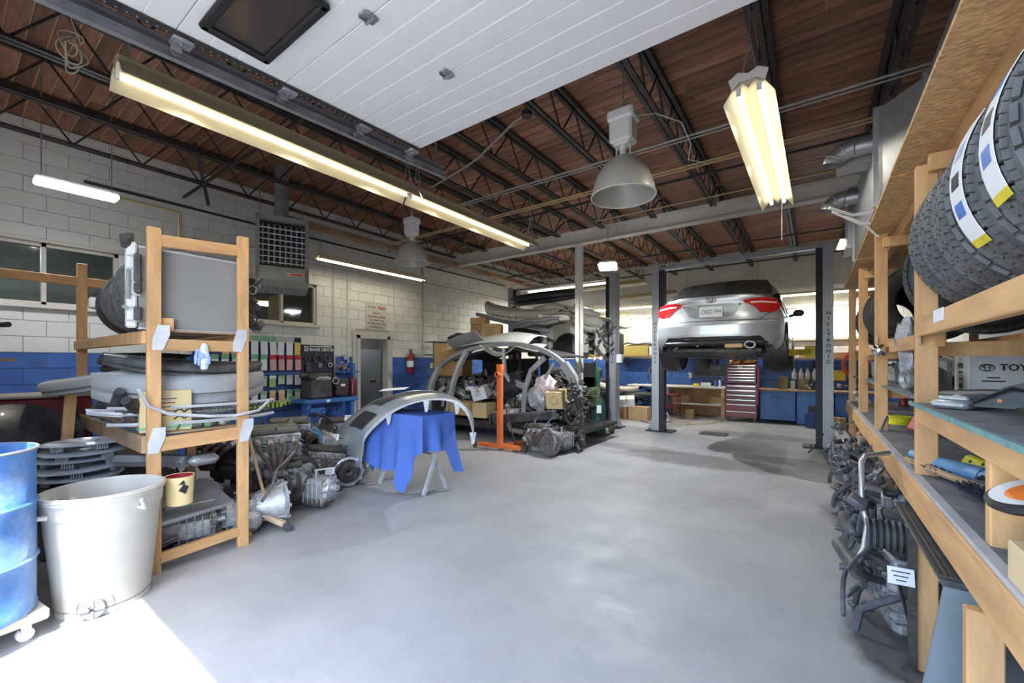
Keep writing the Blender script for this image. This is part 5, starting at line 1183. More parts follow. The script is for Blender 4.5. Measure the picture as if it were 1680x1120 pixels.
solo('tape_dispenser', B().cyl((0,-.03,0),(0,.03,0),.07,n=18).box((0,0,.06),(.14,.05,.06),bev=.01), white_pl, 'white camera-like dome fitting under the wall window', 'fitting', (-7.95,3.28,2.1)).name = 'wall_fitting'
t = thing('brake_display', 'black sign board reading BRAKE CENTER with brake parts hung on it', 'display board', (-8.02,4.5,1.3))
obj('panel', B().box((0,0,-.0),(.03,.68,1.1),bev=.004), navy, t)
obj('header', B().box((.017,0,.49),(.006,.66,.12)), ink, t)
text('BRAKE CENTER', .085, paper, t, (.022,.07,.46), (R(90),0,R(90)), bold=.002, sx=.85); obj('header_line', B().box((.022,.05,.525),(.002,.46,.02)), paper, t)
obj('logo', B().box((.022,-.27,.51),(.002,.03,.035)).box((.022,-.22,.51),(.002,.03,.035)).box((.022,-.245,.47),(.002,.09,.012)).box((.022,-.27,.44),(.002,.03,.03)).box((.022,-.22,.44),(.002,.03,.03)), paper, t)
for k, (y, z, r0) in enumerate([(-.02,.28,.1),(.17,.3,.08),(-.24,.3,.05),(.02,.15,.04),(.24,.16,.05)]):
    obj('brake_ring', B().lathe([(r0*.6,0),(r0,0),(r0,.02),(r0*.6,.02)],20,M=Matrix.Translation((.03,y,z))@Matrix.Rotation(R(90),4,'Y')), iron if k < 3 else galv, t)
obj('caliper', B().box((.05,-.22,.1),(.05,.1,.2),bev=.03), iron, t)
t = thing('brake_lathe', 'dark brake lathe machine standing on its blue metal stand', 'machine', (-7.75,4.35,.82))
obj('bed', B().box((0,-.02,.18),(.4,.42,.36),bev=.03), dark_pl, t); obj('motor_head', B().box((0,.0,.42),(.3,.45,.12),bev=.03).cyl((0,-.34,.44),(0,-.2,.44),.05,n=14), iron, t)
obj('hand_wheel', B().tube([(.2,.25+.06*math.cos(R(a)),.33+.06*math.sin(R(a))) for a in range(0,360,24)],.013,n=8,closed=True), galv, t); obj('tool_slide', B().box((.12,.02,.38),(.12,.3,.05),bev=.01).cyl((.18,-.1,.4),(.18,.1,.4),.02,n=10), alu_l, t)
obj('control_box', B().box((.02,.42,.2),(.3,.28,.32),bev=.02), mat('dark_brown_box', (.06,.035,.03), .5), t); obj('label_plate', B().box((.175,.42,.24),(.004,.09,.05)), paper, t)
t = thing('machine_stand', 'blue steel stand carrying the brake lathe', 'stand', (-7.72,4.5,0))
obj('top', B().box((0,0,.78),(.5,1.1,.07),bev=.01), blue_enam, t); obj('label_plate', B().box((.252,-.1,.78),(.003,.07,.05)), paper, t)
for y in (-.45,.45): obj('leg', B().box((.1,y,.37),(.2,.07,.75),bev=.005), blue_enam, t)
obj('drip_tray', B().box((.1,-.3,.6),(.3,.3,.12),bev=.01), blue_enam, t); obj('side_upright', B().box((-.1,.6,1.1),(.25,.05,.8)), blue_enam, t)
solo('oxygen_bottle', B().lathe([(.001,0),(.075,0),(.075,.34),(.05,.4),(.03,.42),(.001,.43)],18), maroon, 'dark red cylinder beside the lathe control box', 'bottle', (-7.75,5.1,.82)).name = 'red_cylinder'
t = thing('bearing_tray', 'small shelf of mixed metal fittings beside the door frame', 'shelf', (-7.9,5.05,1.42)); obj('shelf', B().box((0,0,-.11),(.22,.5,.02)), blue_enam, t)
b = B(); rr = random.Random(8)
for k in range(26): p = Vector((rr.uniform(-.08,.08),rr.uniform(-.22,.22),rr.uniform(-.1,.08))); b.cyl(p, p+Vector((.03,rr.uniform(-.03,.03),rr.uniform(-.03,.03))), rr.uniform(.015,.04), n=9)
obj('fittings', b, alu, t, kind='stuff')
solo('light_switch', B().box((0,0,0),(.05,.09,.13),bev=.01), galv, 'small metal switch box on the blue wall left of the door', 'switch', (-8.03,5.12,1.62))
t = thing('wall_notice', 'white painted notice with red heading above the door', 'sign', (XL+.012,5.93,2.56)); W0 = (R(90),0,R(90))
obj('sheet', B().box((0,0,0),(.006,.56,.56)), mat('notice_sheet', (.6,.6,.56), .7), t)
grey_ink = mat('ink_maroon', (.16,.04,.04), .6)
text('Dormant', .085, grey_ink, t, (.005,-.13,.2), W0, sx=.7); text('Auto', .11, ink_red, t, (.005,.14,.2), W0, bold=.003, sx=.9)
for k, s in enumerate(['Due to', 'insurance policies', 'Customers are', 'not allowed in the', 'working area']): text(s, .078, grey_ink, t, (.005,0,.07-k*.078), W0, sx=.85, bold=.001)
t = thing('fire_extinguisher', 'red fire extinguisher hanging right of the door', 'extinguisher', (-7.98,6.82,1.25))
obj('cylinder', B().lathe([(.001,0),(.075,0),(.085,.02),(.085,.38),(.06,.44),(.03,.47),(.001,.47)],20), red_p, t); obj('label_wrap', B().lathe([(.0865,.15),(.0865,.3)],20), paper, t)
obj('valve_head', B().cyl((0,0,.46),(0,0,.53),.02,n=10).box((.03,0,.54),(.12,.02,.02)).box((.03,0,.57),(.12,.02,.015),rot=(0,R(-12),0)), black_pl, t); obj('hose', B().tube([(.02,.02,.5),(.05,.08,.46),(.04,.1,.3),(.02,.1,.1)],.012), black_pl, t)
for y, z0, z1, lab in ((4.88,1.2,3.8,'white conduit dropping down the wall beside the brake board'),(5.2,1.2,3.8,'grey conduit left of the door'),(6.42,1.9,3.6,'conduit dropping to the wall right of the door'),(7.3,1.6,4.0,'thin dark pipe down the wall beyond the extinguisher')):
    solo('wall_conduit', B().cyl((0,0,z0),(0,0,z1),.016,n=8), white_pl if y < 6.9 else conduit_m, lab, 'pipe', (XL+.035,y,0))
solo('wall_conduit', B().cyl((0,3.0,0),(0,12.4,0),.012,n=8), conduit_m, 'long horizontal conduit on the upper left wall', 'pipe', (XL+.03,0,3.55))
solo('wall_conduit', B().tube([(0,0,-.4),(0,0,.4),(0,.05,.45),(0,.8,.45)],.012), conduit_m, 'bent conduit on the wall above the radiator', 'pipe', (XL+.03,2.4,3.05))
# ================================================================ silver bumper lying over a cloth-covered trestle table
t = thing('trestle_table', 'narrow folding table with crossed metal legs under a blue cloth', 'table', (-4.0,3.43,0))
obj('tabletop', B().box((0,0,.885),(.92,.46,.025),bev=.006), wood_old, t)
for x in (-.38,.42):
    for s_ in (-1,1): obj('leg', B().bar((x+.012*s_,-.19*s_,.0),(x+.012*s_,.21*s_,.87),.028,.04), grey_l, t)
obj('spreader', B().cyl((-.38,0,.43),(.42,0,.43),.012,n=8), galv, t)
# cloth: flat top and a skirt with its own hem height all the way round
TX, TY_ = .475, .245
per = []
def seg(a, b_, n): return [(a[0]+(b_[0]-a[0])*k/n, a[1]+(b_[1]-a[1])*k/n) for k in range(n)]
P0 = [(-TX,-TY_),(TX,-TY_),(TX,TY_),(-TX,TY_)]
for k in range(4): per += seg(P0[k], P0[(k+1)%4], 26 if k % 2 == 0 else 16)
N_ = len(per); hem = []
KH = [(0,.30),(.06,.22),(.14,.24),(.18,.26),(.22,.04),(.24,.03),(.27,.30),(.305,.52),(.36,.50),(.44,.48),(.47,.24),(.50,.18),(.54,.5),(.62,.55),(.8,.5),(.9,.3),(.96,.1),(1.0,.30)]
rows = []; M_ = 12
for i, (x, y) in enumerate(per):
    s = i/N_; hz = lerp(KH, s); nx = (x/TX) if abs(abs(x)-TX) < 1e-6 else 0; ny = (y/TY_) if abs(abs(y)-TY_) < 1e-6 else 0
    col_ = []
    for j in range(M_+1):
        f = j/M_; out = .012+.05*f*(.6+.6*math.sin(s*70))+ .06*f*f*(1 if hz < .2 else .2) + .012*math.sin(s*33+f*3)*f
        col_.append((x+nx*out+ .02*f*math.sin(s*50), y+ny*out, .905-(.905-hz)*f))
    rows.append(col_)
b = B(); vs = [p for c in rows for p in c]; m = M_+1
b.add(vs, [(i*m+j, i*m+j+1, ((i+1)%N_)*m+j+1, ((i+1)%N_)*m+j) for i in range(N_) for j in range(M_)], True)
top = [(c[0][0], c[0][1], .905) for c in rows]; b.add(top, [tuple(range(N_))])
cl = solo('blue_cloth', b, blue_cloth, 'bright blue cloth draped over the trestle table with pointed corners hanging', 'cloth', (-4.0,3.43,0))
NR = [(-4.43, 3.03, 0.23), (-4.41, 3.03, 0.47), (-4.36, 3.04, 0.64), (-4.2, 3.08, 0.8), (-3.97, 3.14, 0.95), (-3.73, 3.2, 1.04), (-3.49, 3.26, 1.09), (-3.26, 3.32, 1.1), (-3.12, 3.36, 1.06), (-3.03, 3.38, 0.97), (-2.99, 3.39, 0.86), (-2.96, 3.4, 0.73)]
FR = [(-5.31, 3.18, 0.26), (-5.28, 3.19, 0.42), (-5.23, 3.23, 0.59), (-5.12, 3.3, 0.74), (-4.95, 3.41, 0.89), (-4.78, 3.52, 1.0), (-4.6, 3.64, 1.06), (-4.43, 3.75, 1.11), (-4.26, 3.87, 1.12), (-4.12, 3.96, 1.11), (-3.94, 4.07, 1.05), (-3.77, 4.18, 0.9)]
def cr(tb, u):
    n = len(tb)-1; x = min(max(u, 0), .99999)*n; i = int(x); f = x-i
    g_ = lambda k: Vector(tb[min(max(k, 0), n)])
    p0, p1, p2, p3 = g_(i-1), g_(i), g_(i+1), g_(i+2)
    return .5*((2*p1)+(p2-p0)*f+(2*p0-5*p1+4*p2-p3)*f*f+(3*p1-p0-3*p2+p3)*f**3)
ctr = Vector((-4.3,3.7,.2))
def surf(u, v_, off=0):
    a, c = cr(NR, u), cr(FR, u); p = a.lerp(c, v_); o = (p-ctr); o = Vector((o.x*.6,o.y*.6,o.z)).normalized()
    return p+o*(.06*math.sin(math.pi*min(1,v_*1.0))+off)
t = thing('silver_bumper', 'large silver bumper cover arched over the blue cloth table', 'bumper', (-4.5,3.5,0))
def holes_skip(u, v_): return (.42 < u < .78 and .45 < v_ < .9) 
def patch(u0, u1, v0, v1, off, nu, nv, th, m, nm, lab=None, parent=None):
    return obj(nm, B().grid(lambda a, c: surf(u0+(u1-u0)*a, v0+(v1-v0)*c, off), nu, nv, thick=-th if th else 0), m, parent or t, label=lab, world=True)
patch(0,.36,0,1,0,18,10,.006,silver_b,'left_cover'); patch(.36,.80,0,.3,0,18,5,.006,silver_b,'middle_cover'); patch(.80,1,0,1,0,10,10,.006,silver_b,'right_cover')
patch(.36,.80,.93,1,0,18,3,.006,silver_b,'front_edge')
gr = patch(.36,.80,.3,.93,-.012,18,6,.005,black_pl,'grille','black mesh grille opening')
for k in range(1, 5): obj('grille_bar', B().tube([surf(.36+.44*j/14,.3+.12*k,.0) for j in range(15)],.005,n=5), dark_pl, gr, world=True)
fl = patch(.20,.31,.12,.5,.006,6,6,.005,black_pl,'fog_lamp_recess','dark fog lamp opening with a raised rim')
for k in range(1, 4): obj('slat', B().tube([surf(.20+.11*k/4,.12+.38*j/6,.014) for j in range(7)],.004,n=5), dark_pl, fl, world=True)
obj('recess_rim', B().tube([surf(.19,.1,.008),surf(.32,.12,.008),surf(.32,.5,.008),surf(.22,.52,.008)],.012,n=6,closed=True), silver_b, t, world=True)
obj('flange', B().grid(lambda a, c: surf(a, 0)+Vector((.35,-.28,-1)).normalized()*(.03+.02*math.sin(a*9))*c*1.2, 40, 2, thick=.004), grey_l, t, label='pale folded edge facing the camera', world=True)
obj('rim_tube', B().tube([surf(j/40, 0) for j in range(41)],.007,n=6), grey_l, t, world=True)
for u in (.34,.53,.7,.97): 
    p = surf(u, 0); obj('clip_tab', B().prism([(-.035,0),(.035,0),(.014,-.12),(-.014,-.13)],p+Vector((0,0,-.01)),(.7,.7,0),(0,0,1),.006), grey_l, t, world=True)
solo('paper_sheet', B().box((0,0,0),(.34,.24,.004)), paper, 'sheet of white paper lying on top of the silver bumper', 'paper', (-4.55,3.62,1.15), (R(4),R(-4),R(35)))

# ================================================================ wrecked wagon body filled with parts
t = thing('wagon_body_shell', 'stripped silver wagon body side with open doorways, stuffed with car parts', 'car wreck', (-5,6.5,0))
def wp(nm, b, m, lab=None, kind=None): return obj(nm, b, m, t, label=lab, kind=kind, world=True)
RF = [(-7.05,6.5,.72),(-6.9,6.5,1.08),(-6.66,6.5,1.38),(-6.25,6.5,1.62),(-5.72,6.5,1.78),(-5.0,6.5,1.86),(-4.3,6.5,1.81),(-3.85,6.5,1.67),(-3.5,6.5,1.44)]
sm = [cr(RF, k/30) for k in range(31)]
def strip_(pts, w_, h, m, nm, lab=None, ax=Vector((0,1,0))):
    b = B(); vs = []; n = len(pts)
    for i, p in enumerate(pts):
        p = Vector(p); tg = (Vector(pts[min(i+1,n-1)])-Vector(pts[max(i-1,0)])).normalized(); q = tg.cross(ax).normalized()
        vs += [p+q*h/2-ax*w_/2, p+q*h/2+ax*w_/2, p-q*h/2+ax*w_/2*.8, p-q*h/2-ax*w_/2*.8]
    fs = [(i*4+k, i*4+(k+1)%4, i*4+4+(k+1)%4, i*4+4+k) for i in range(n-1) for k in range(4)]+[(0,1,2,3),((n-1)*4+3,(n-1)*4+2,(n-1)*4+1,(n-1)*4)]
    b.add(vs, fs); return wp(nm, b, m, lab)
strip_(sm, .1, .075, body_g, 'roof_rail')
strip_([(-5.82,6.46,1.73),(-6.0,6.44,1.45),(-6.16,6.43,1.1),(-6.28,6.43,.7),(-6.33,6.43,.3)], .1, .09, mat('bright_pillar', (.6,.62,.64), .35, .3, var=.1), 'door_pillar', 'bright silver front pillar')
strip_([(-6.62,6.46,1.4),(-6.8,6.45,1.1),(-6.92,6.45,.7),(-6.96,6.45,.25)], .1, .08, mat('bright_pillar', (.6,.62,.64), .35, .3), 'door_pillar')
strip_([(-3.55,6.48,1.48),(-3.38,6.48,1.25),(-3.28,6.48,1.02)], .12, .15, silver, 'tailgate_pillar', 'silver rear corner')
strip_([(-3.4,6.5,1.2),(-3.3,6.5,.9),(-3.27,6.5,.55),(-3.22,6.5,.1)], .12, .1, iron, 'rear_frame')
strip_([(-4.85,6.45,1.78),(-4.83,6.43,1.55),(-4.8,6.42,1.3),(-4.68,6.42,1.15)], .05, .06, grey_l, 'broken_bracket', 'torn door pillar stub')
strip_([(-4.42,6.5,.5),(-4.38,6.5,1.0),(-4.25,6.5,1.35),(-3.95,6.5,1.6)], .06, .09, body_g, 'rear_pillar')
strip_([(-4.9,6.52,1.1),(-4.6,6.52,1.12),(-4.38,6.5,1.05)], .06, .12, body_g, 'quarter_panel')
strip_([(-4.35,6.52,.9),(-4.0,6.52,1.15),(-3.75,6.5,1.5)], .05, .05, body_g, 'rear_pillar')
strip_([(-7.0,6.5,.25),(-5.5,6.5,.28),(-4.0,6.5,.3),(-3.3,6.5,.35)], .14, .14, iron, 'sill')
wp('roof_lining', B().grid(lambda u, v_: (-6.3+2.55*u, 6.55+1.3*v_, lerp([(0,1.56),(.3,1.76),(.6,1.79),(.85,1.7),(1,1.6)],u)+.04*math.sin(3*v_)), 12, 5, thick=.03), dark_pl)
b = B(); b.box((-5.9,8.05,1.35),(1.6,.05,.5)).box((-5.3,8.05,.75),(3.3,.05,.9)).box((-4.9,8.05,1.45),(.2,.05,.7)).box((-3.8,8.05,1.2),(.25,.05,.6)).box((-4.4,8.05,1.66),(1.1,.05,.12))
wp('far_side', b, black_pl); wp('floor_pan', B().box((-5.1,7.3,.3),(3.8,1.5,.06)), grease)
wp('torn_roof_edge', B().grid(lambda u, v_: (-5.45+1.4*u, 6.42+.3*v_, 1.82+.05*math.sin(7*u+2)-.14*(1-v_)*abs(math.sin(5*u))), 16, 4, thick=.015), mat('torn_panel', (.42,.41,.37), .6, var=.15), 'crumpled torn roof edge')
b = B(); rr = random.Random(14)
for k in range(70):
    p = Vector((-3.3+rr.uniform(-.16,.12), 6.45+rr.uniform(-.15,.1), rr.uniform(.02,1.15))); b.cyl(p, p+Vector((rr.uniform(-.07,.07),rr.uniform(-.06,.06),rr.uniform(-.1,.1))), rr.uniform(.012,.045), n=7)
wp('torn_metal', b, iron, kind='stuff')
wp('wheel_ring', B().lathe([(.09,0),(.12,0),(.12,.04),(.09,.04)],24,M=Matrix.Translation((-3.32,6.36,.62))@Matrix.Scale(1.5,4,(0,0,1))@Matrix.Rotation(R(90),4,'X')), iron)
# loads inside
LOADS = [('car seat frame heaped inside the wagon wreck near the front pillar',(-6.55,6.75,.35)),('dark drive parts heaped behind the front pillar',(-6.0,6.9,.35))]
for k, (lab, p) in enumerate([('engine behind the orange stand inside the wreck',(-4.75,6.85,.42)),('dark engine deep inside the wreck behind the white carton',(-5.6,7.35,.7)),('engine in the rear of the wreck',(-4.2,7.3,.4))]): engine(lab, p, R(20+50*k), 1.0, 31+k, [dark_pl,iron,olive][k])
gearbox('gearbox lying inside the wreck left of the orange stand', (-5.55,6.85,.72), (0,0,R(30)), .8, 41, alu); gearbox('light gearbox inside the wreck, right of the orange post', (-4.4,6.7,.7), (0,0,R(200)), .8, 42, alu_l)
gearbox('silvery part behind the first wreck pillar', (-6.45,6.75,.75), (0,R(20),R(80)), .8, 43, alu_l)
b = B(); rr = random.Random(15)
for k in range(260):
    p = Vector((rr.uniform(-6.9,-3.5), rr.uniform(6.55,7.6), rr.uniform(.35,1.2))); pts = [p]
    for j in range(3): pts.append(pts[-1]+Vector((rr.uniform(-.14,.14),rr.uniform(-.1,.1),rr.uniform(-.1,.1))))
    b.tube([cr(pts, j/10) for j in range(11)], rr.uniform(.008,.035), n=6)
wp('jumbled_parts', b, iron, 'jumble of dark brackets and hoses', kind='stuff')
b = B()
for k in range(120):
    p = Vector((rr.uniform(-6.9,-3.6), rr.uniform(6.55,7.5), rr.uniform(.4,1.15))); b.box(p, (rr.uniform(.04,.2),rr.uniform(.04,.14),rr.uniform(.03,.14)), rot=(rr.random()*3,rr.random()*3,rr.random()*3), bev=.012)
wp('loose_castings', b, alu, 'grey castings', kind='stuff')
carton('white carton tilted on the parts left of the orange post', (-5.42,6.52,.79), (.34,.3,.24), m=white_card, rot=(R(14),R(10),R(-70)), marks='bars')
carton('small white carton below the tilted white one', (-4.62,6.4,.45), (.3,.22,.18), R(-80), m=white_card)
carton('long open carton under the tilted white one, left', (-5.85,6.5,.44), (.5,.5,.26), R(-86), m=cardb)
carton('tan carton under the tilted white one, right', (-5.42,6.55,.40), (.36,.34,.3), R(-84), m=cardb_y)
o = carton('tan carton with a printed ring, tilted at the rear of the wreck', (-3.68,6.48,.72), (.3,.3,.3), m=cardb_y, rot=(R(2),R(10),R(-80))); obj('printed_ring', B().tube([(.152,.07*math.cos(R(a)),.15+.07*math.sin(R(a))) for a in range(0,360,24)],.003,n=4,closed=True), ink, o)
def bag(lab, p, d, m, seed): 
    n0 = Vector((seed,0,0))
    def fn(u, v_):
        a, c = 2*math.pi*u, math.pi*(v_-.5); q = Vector((math.cos(a)*math.cos(c), math.sin(a)*math.cos(c), math.sin(c))); k = 1+.35*noise.noise(q*1.8+n0)+.12*noise.noise(q*5+n0)
        return (q.x*d[0]*k, q.y*d[1]*k, q.z*d[2]*k+d[2])
    return solo('plastic_bag', B().grid(fn, 22, 12), m, lab, 'bag', p)
bag('crumpled clear and pink plastic bag inside the wreck', (-4.0,6.62,.88), (.22,.16,.2), mat('pink_bag', (.75,.6,.65), .25, var=.35, scale=9), 1)
bag('grey plastic film bundle beside the pink bag', (-4.15,6.6,.6), (.2,.15,.24), mat('film_grey', (.4,.41,.45), .25, var=.4, scale=12), 4)
bag('black bundle behind the orange post', (-4.75,6.6,.85), (.22,.2,.22), cloth_dark, 6)
bag('white gloves on the dark parts in the front doorway', (-5.75,6.5,.92), (.13,.06,.05), white_pl, 9)
t2 = thing('bumper_beam', 'long dark bumper beam lying tilted across the rear of the wreck', 'bumper beam', (-4.25,6.22,.52), (0,R(-8),R(-2))); obj('beam', B().box((0,0,0),(1.4,.12,.17),bev=.02).box((0,-.07,.03),(1.36,.03,.02)), dark_pl, t2); obj('end_cap', B().box((-.72,-.02,0),(.05,.16,.2),bev=.02), black_pl, t2)
solo('subframe', B().tube([(-4.55,6.2,.38),(-4.45,6.15,.28),(-4.0,6.1,.26),(-3.6,6.15,.3),(-3.5,6.2,.42)],.045,n=8), alu, 'grey curved subframe hanging under the bumper beam', 'subframe')
engine('transaxle engine on the floor at the rear corner of the wreck', (-3.75,6.02,0), R(5), .95, 51, iron)
gearbox('gearbox with a big round flywheel face toward the camera, by the cream column', (-3.42,6.0,.02), (0,0,R(75)), 1.15, 52, alu, face=galv_d)
solo('round_flywheel', B().lathe([(.02,0),(.03,.01),(.1,.012),(.11,0),(.165,0),(.175,.012),(.175,.03),(.02,.03)][::1],32,M=Matrix.Translation((0,0,0))@Matrix.Rotation(R(90),4,'X')), iron, 'round grey flywheel disc leaning at the rear corner of the wreck', 'flywheel', (-3.4,5.76,.2), (R(-8),0,R(20)))
t2 = thing('engine_stand', 'orange engine stand with a tall square post in front of the wreck', 'engine stand', (-4.38,5.7,0))
obj('post', B().box((0,.02,.72),(.085,.085,1.32),bev=.006), orange_p, t2)
obj('head_tube', B().box((0,0,1.42),(.1,.012,.1)).box((0,.03,1.37),(.09,.1,.012)).box((0,.03,1.47),(.09,.1,.012)).box((-.042,.03,1.42),(.01,.1,.1)).box((.042,.03,1.42),(.01,.1,.1)), orange_p, t2)
obj('lower_head', B().lathe([(.028,0),(.045,0),(.045,.05),(.028,.05)],16,M=Matrix.Translation((0,-.03,1.3))@Matrix.Rotation(R(90),4,'X')).box((0,0,1.3),(.1,.06,.09),bev=.004), orange_p, t2)
obj('base_bar', B().bar((-.42,-.04,.07),(.42,.06,.07),.07,.07,bev=.006), orange_p, t2); obj('rear_bar', B().bar((0,0,.06),(.1,.75,.06),.06,.06), orange_p, t2)
for x, y in ((-.5,-.05),(.5,.07)): c_ = obj('castor', B().cyl((x-.02,y,.04),(x+.02,y,.04),.04,n=14), iron, t2); obj('fork', B().box((x,y,.07),(.05,.05,.05)), iron, c_)
for s_ in (-1,1): obj('brace', B().bar((s_*.05,.1,.75),(s_*.13,.3,.04),.02,.012), rust, t2)
def hoodg(u, v_): return (-1.1+2.2*u, -.35+.8*v_, .1*math.sin(math.pi*u)**.7+(.09 if u > .35 else .02)*math.sin(math.pi*v_)+.03*math.sin(11*u)*v_)
solo('crushed_bonnet', B().grid(hoodg, 26, 8, thick=.02), white_car, 'crumpled white bonnet lying on the roof of the wagon wreck', 'bonnet', (-5.55,6.95,1.9), (R(14),R(-3),R(3)))
solo('grey_bonnet_piece', B().grid(lambda u, v_: (-.4+.8*u, -.3+.6*v_, .1*u-.04*math.sin(4*v_)), 8, 6, thick=.015), grey_bump, 'folded grey panel under the crumpled white bonnet', 'panel', (-5.9,6.62,1.88), (R(-30),R(-8),0))
# gas cylinders
for k, (x, y, h, m_, lab) in enumerate([(-3.83,8.32,1.42,green_cyl,'tall green gas cylinder with a white label, between the columns'),(-3.62,8.08,.75,green_dk,'short dark green gas cylinder in front of the tall one')]):
    t2 = thing('gas_cylinder', lab, 'gas cylinder', (x,y,.06)); r0 = .13 if k == 0 else .15
    obj('cylinder', B().lathe([(.001,0),(r0,0),(r0,h-.22),(r0*.9,h-.13),(r0*.55,h-.05),(.04,h),(.035,h+.05),(.001,h+.05)],26), m_, t2)
    obj('valve', B().cyl((0,0,h+.05),(0,0,h+.14),.015,n=8).cyl((-.04,0,h+.1),(.04,0,h+.1),.012,n=8), brass, t2)
    if k == 0:
        obj('label', B().lathe([(r0+.001,h-.48),(r0+.001,h-.3)],20,M=Matrix.Rotation(R(-170),4,'Z'),arc=.3), paper, t2)
        for dx in (-.0,.14): g_ = obj('gauge', B().cyl((dx+.06,-.06,h+.12),(dx+.06,-.09,h+.12),.045,n=16), paper, t2); obj('gauge_ring', B().tube([(dx+.06+.045*math.cos(R(a)),-.09,h+.12+.045*math.sin(R(a))) for a in range(0,360,24)],.008,n=6,closed=True), red_p, g_)
    else: obj('tag', B().box((.09,-.17,.5),(.1,.004,.16)), paper, t2)
solo('cylinder_cart', B().box((0,0,.03),(.6,.5,.03)).cyl((-.3,.2,.1),(-.26,.2,.1),.1,n=16).cyl((.26,.2,.1),(.3,.2,.1),.1,n=16).tube([(-.2,.24,.05),(-.2,.26,1.2),(.2,.26,1.2),(.2,.24,.05)],.015,n=6), iron, 'dark two-wheeled cart under the green gas cylinders', 'cart', (-3.74,8.22,0))
b = B()
for k in range(7): b.tube([(.17*math.cos(R(a)),-.05+.02*k*.3+.05*math.sin(R(a*2)),.72+.03*k+.1*math.sin(R(a))+.02*math.cos(R(3*a+40*k))) for a in range(0,360,20)],.011,n=5,closed=True)
solo('welding_hoses', b, mat('hose_green', (.1,.13,.07), .5, var=.4, scale=9), 'coils of welding hose looped over the gas cylinders', 'hose', (-3.72,8.0,0))
# rack and cartons behind the wreck
t2 = thing('storage_rack', 'dark rack behind the wagon wreck stacked with cartons', 'rack', (-6.4,8.0,0))
for x in (-1.2,1.1):
    for y in (-.35,.35): obj('upright', B().box((x,y,.98),(.05,.05,1.96)), iron, t2)
for z in (.5,1.2,1.95): obj('shelf', B().box((-.05,0,z),(2.4,.75,.03)), iron, t2)
carton('large orange-brown carton leaning behind the wreck roof', (-6.95,7.25,1.2), (.5,.75,.75), R(-75), m=mat('orange_card', (.5,.3,.13), .8)); 
solo('steel_bench', B().box((0,0,1.17),(.7,.9,.05)).box((0,0,.58),(.6,.7,1.14)), iron, 'dark cabinet carrying the large orange-brown carton', 'cabinet', (-6.95,7.2,0))
carton('large printed tan carton on the rack behind the wreck', (-6.32,7.95,1.97), (.46,.46,.46), R(-62), m=cardb, marks='bars')
carton('small tan carton topmost on the rack behind the wreck', (-6.75,8.0,2.44), (.34,.4,.17), R(-70), m=cardb); carton('tan carton at the left of the rack, under the smaller one', (-6.78,8.05,1.97), (.42,.42,.46), R(-60), m=cardb)
bag('black sacks on the rack behind the wreck', (-7.3,7.9,1.97), (.35,.25,.14), cloth_dark, 12); bag('second black sack on the dark rack', (-7.0,7.6,1.97), (.25,.25,.12), dark_pl, 15)
t2 = thing('green_shelf_unit', 'green metal shelf unit with jars beside the fire extinguisher', 'shelf', (-7.75,7.5,0))
for y in (-.25,.3): obj('upright', B().box((.15,y,1.02),(.04,.04,2.04)), mat('shelf_green', (.08,.14,.12), .5), t2)
for z in (.55,.95,1.35,1.7,2.02): obj('shelf', B().box((0,.02,z),(.35,.6,.025)), mat('shelf_green', (.08,.14,.12), .5), t2)
for k in range(4): solo('jar', B().lathe([(.001,0),(.04,0),(.045,.1),(.03,.14),(.035,.16),(.001,.16)],14), white_pl if k % 2 else steel_cream, 'pale jar, %s on the green shelf unit' % ['first','second','third','last'][k], 'jar', (-7.62,7.3+.13*k,1.715))
carton('white carton low on the green shelf unit', (-7.68,7.5,1.363), (.25,.4,.14), m=white_card)
# ================================================================ right wooden shelf
t = thing('wooden_shelf', 'long pine and chipboard rack along the right side loaded with tyres', 'shelf', (.8,4,0))
XF, XK = .445, 1.28
def rw(nm, b, m_=wood, **k): return obj(nm, b, m_, t, world=True, **k)
for y in (2.83,4.5,6.0,7.6):
    rw('post', B().box((XF-.0,y,1.27 if y > 3 else 1.23),(.08,.045,2.54 if y > 3 else 2.46),bev=.004), [wood, wood_old][0]); rw('post', B().box((XK,y,1.27),(.05,.085,2.54),bev=.004))
rw('short_post', B().box((XF+.02,1.85,1.105),(.085,.045,.30),bev=.004), wood); rw('short_post', B().box((XK-.3,1.7,1.115),(.05,.085,.33),bev=.004), wood)
for y in (1.74,3.7,5.2): rw('lower_post', B().box((XF-.055,y,.4),(.075,.045,.8),bev=.004), wood_old if y > 2 else wood)
rw('back_post', B().box((XK,1.66,1.27),(.05,.085,2.54),bev=.004)); rw('back_post', B().box((XK,.8,1.27),(.05,.085,2.54),bev=.004))
# lower shelf
rw('front_beam', B().box((XF-.045,4.25,.875),(.038,6.9,.135),bev=.004), wood_h, label='long dusty edge board of the lower shelf')
rw('lower_deck', B().box(((XF+XK)/2,4.25,.95),(XK-XF+.05,6.9,.016)), shelf_top); rw('edge_batten', B().box((XF-.04,4.25,.95),(.03,6.9,.018)), grey_l)
for y in (1.2,2.83,4.5,6.0,7.6): rw('cross_rail', B().box(((XF+XK)/2,y+.06,.9),(XK-XF,.04,.085)), wood_old)
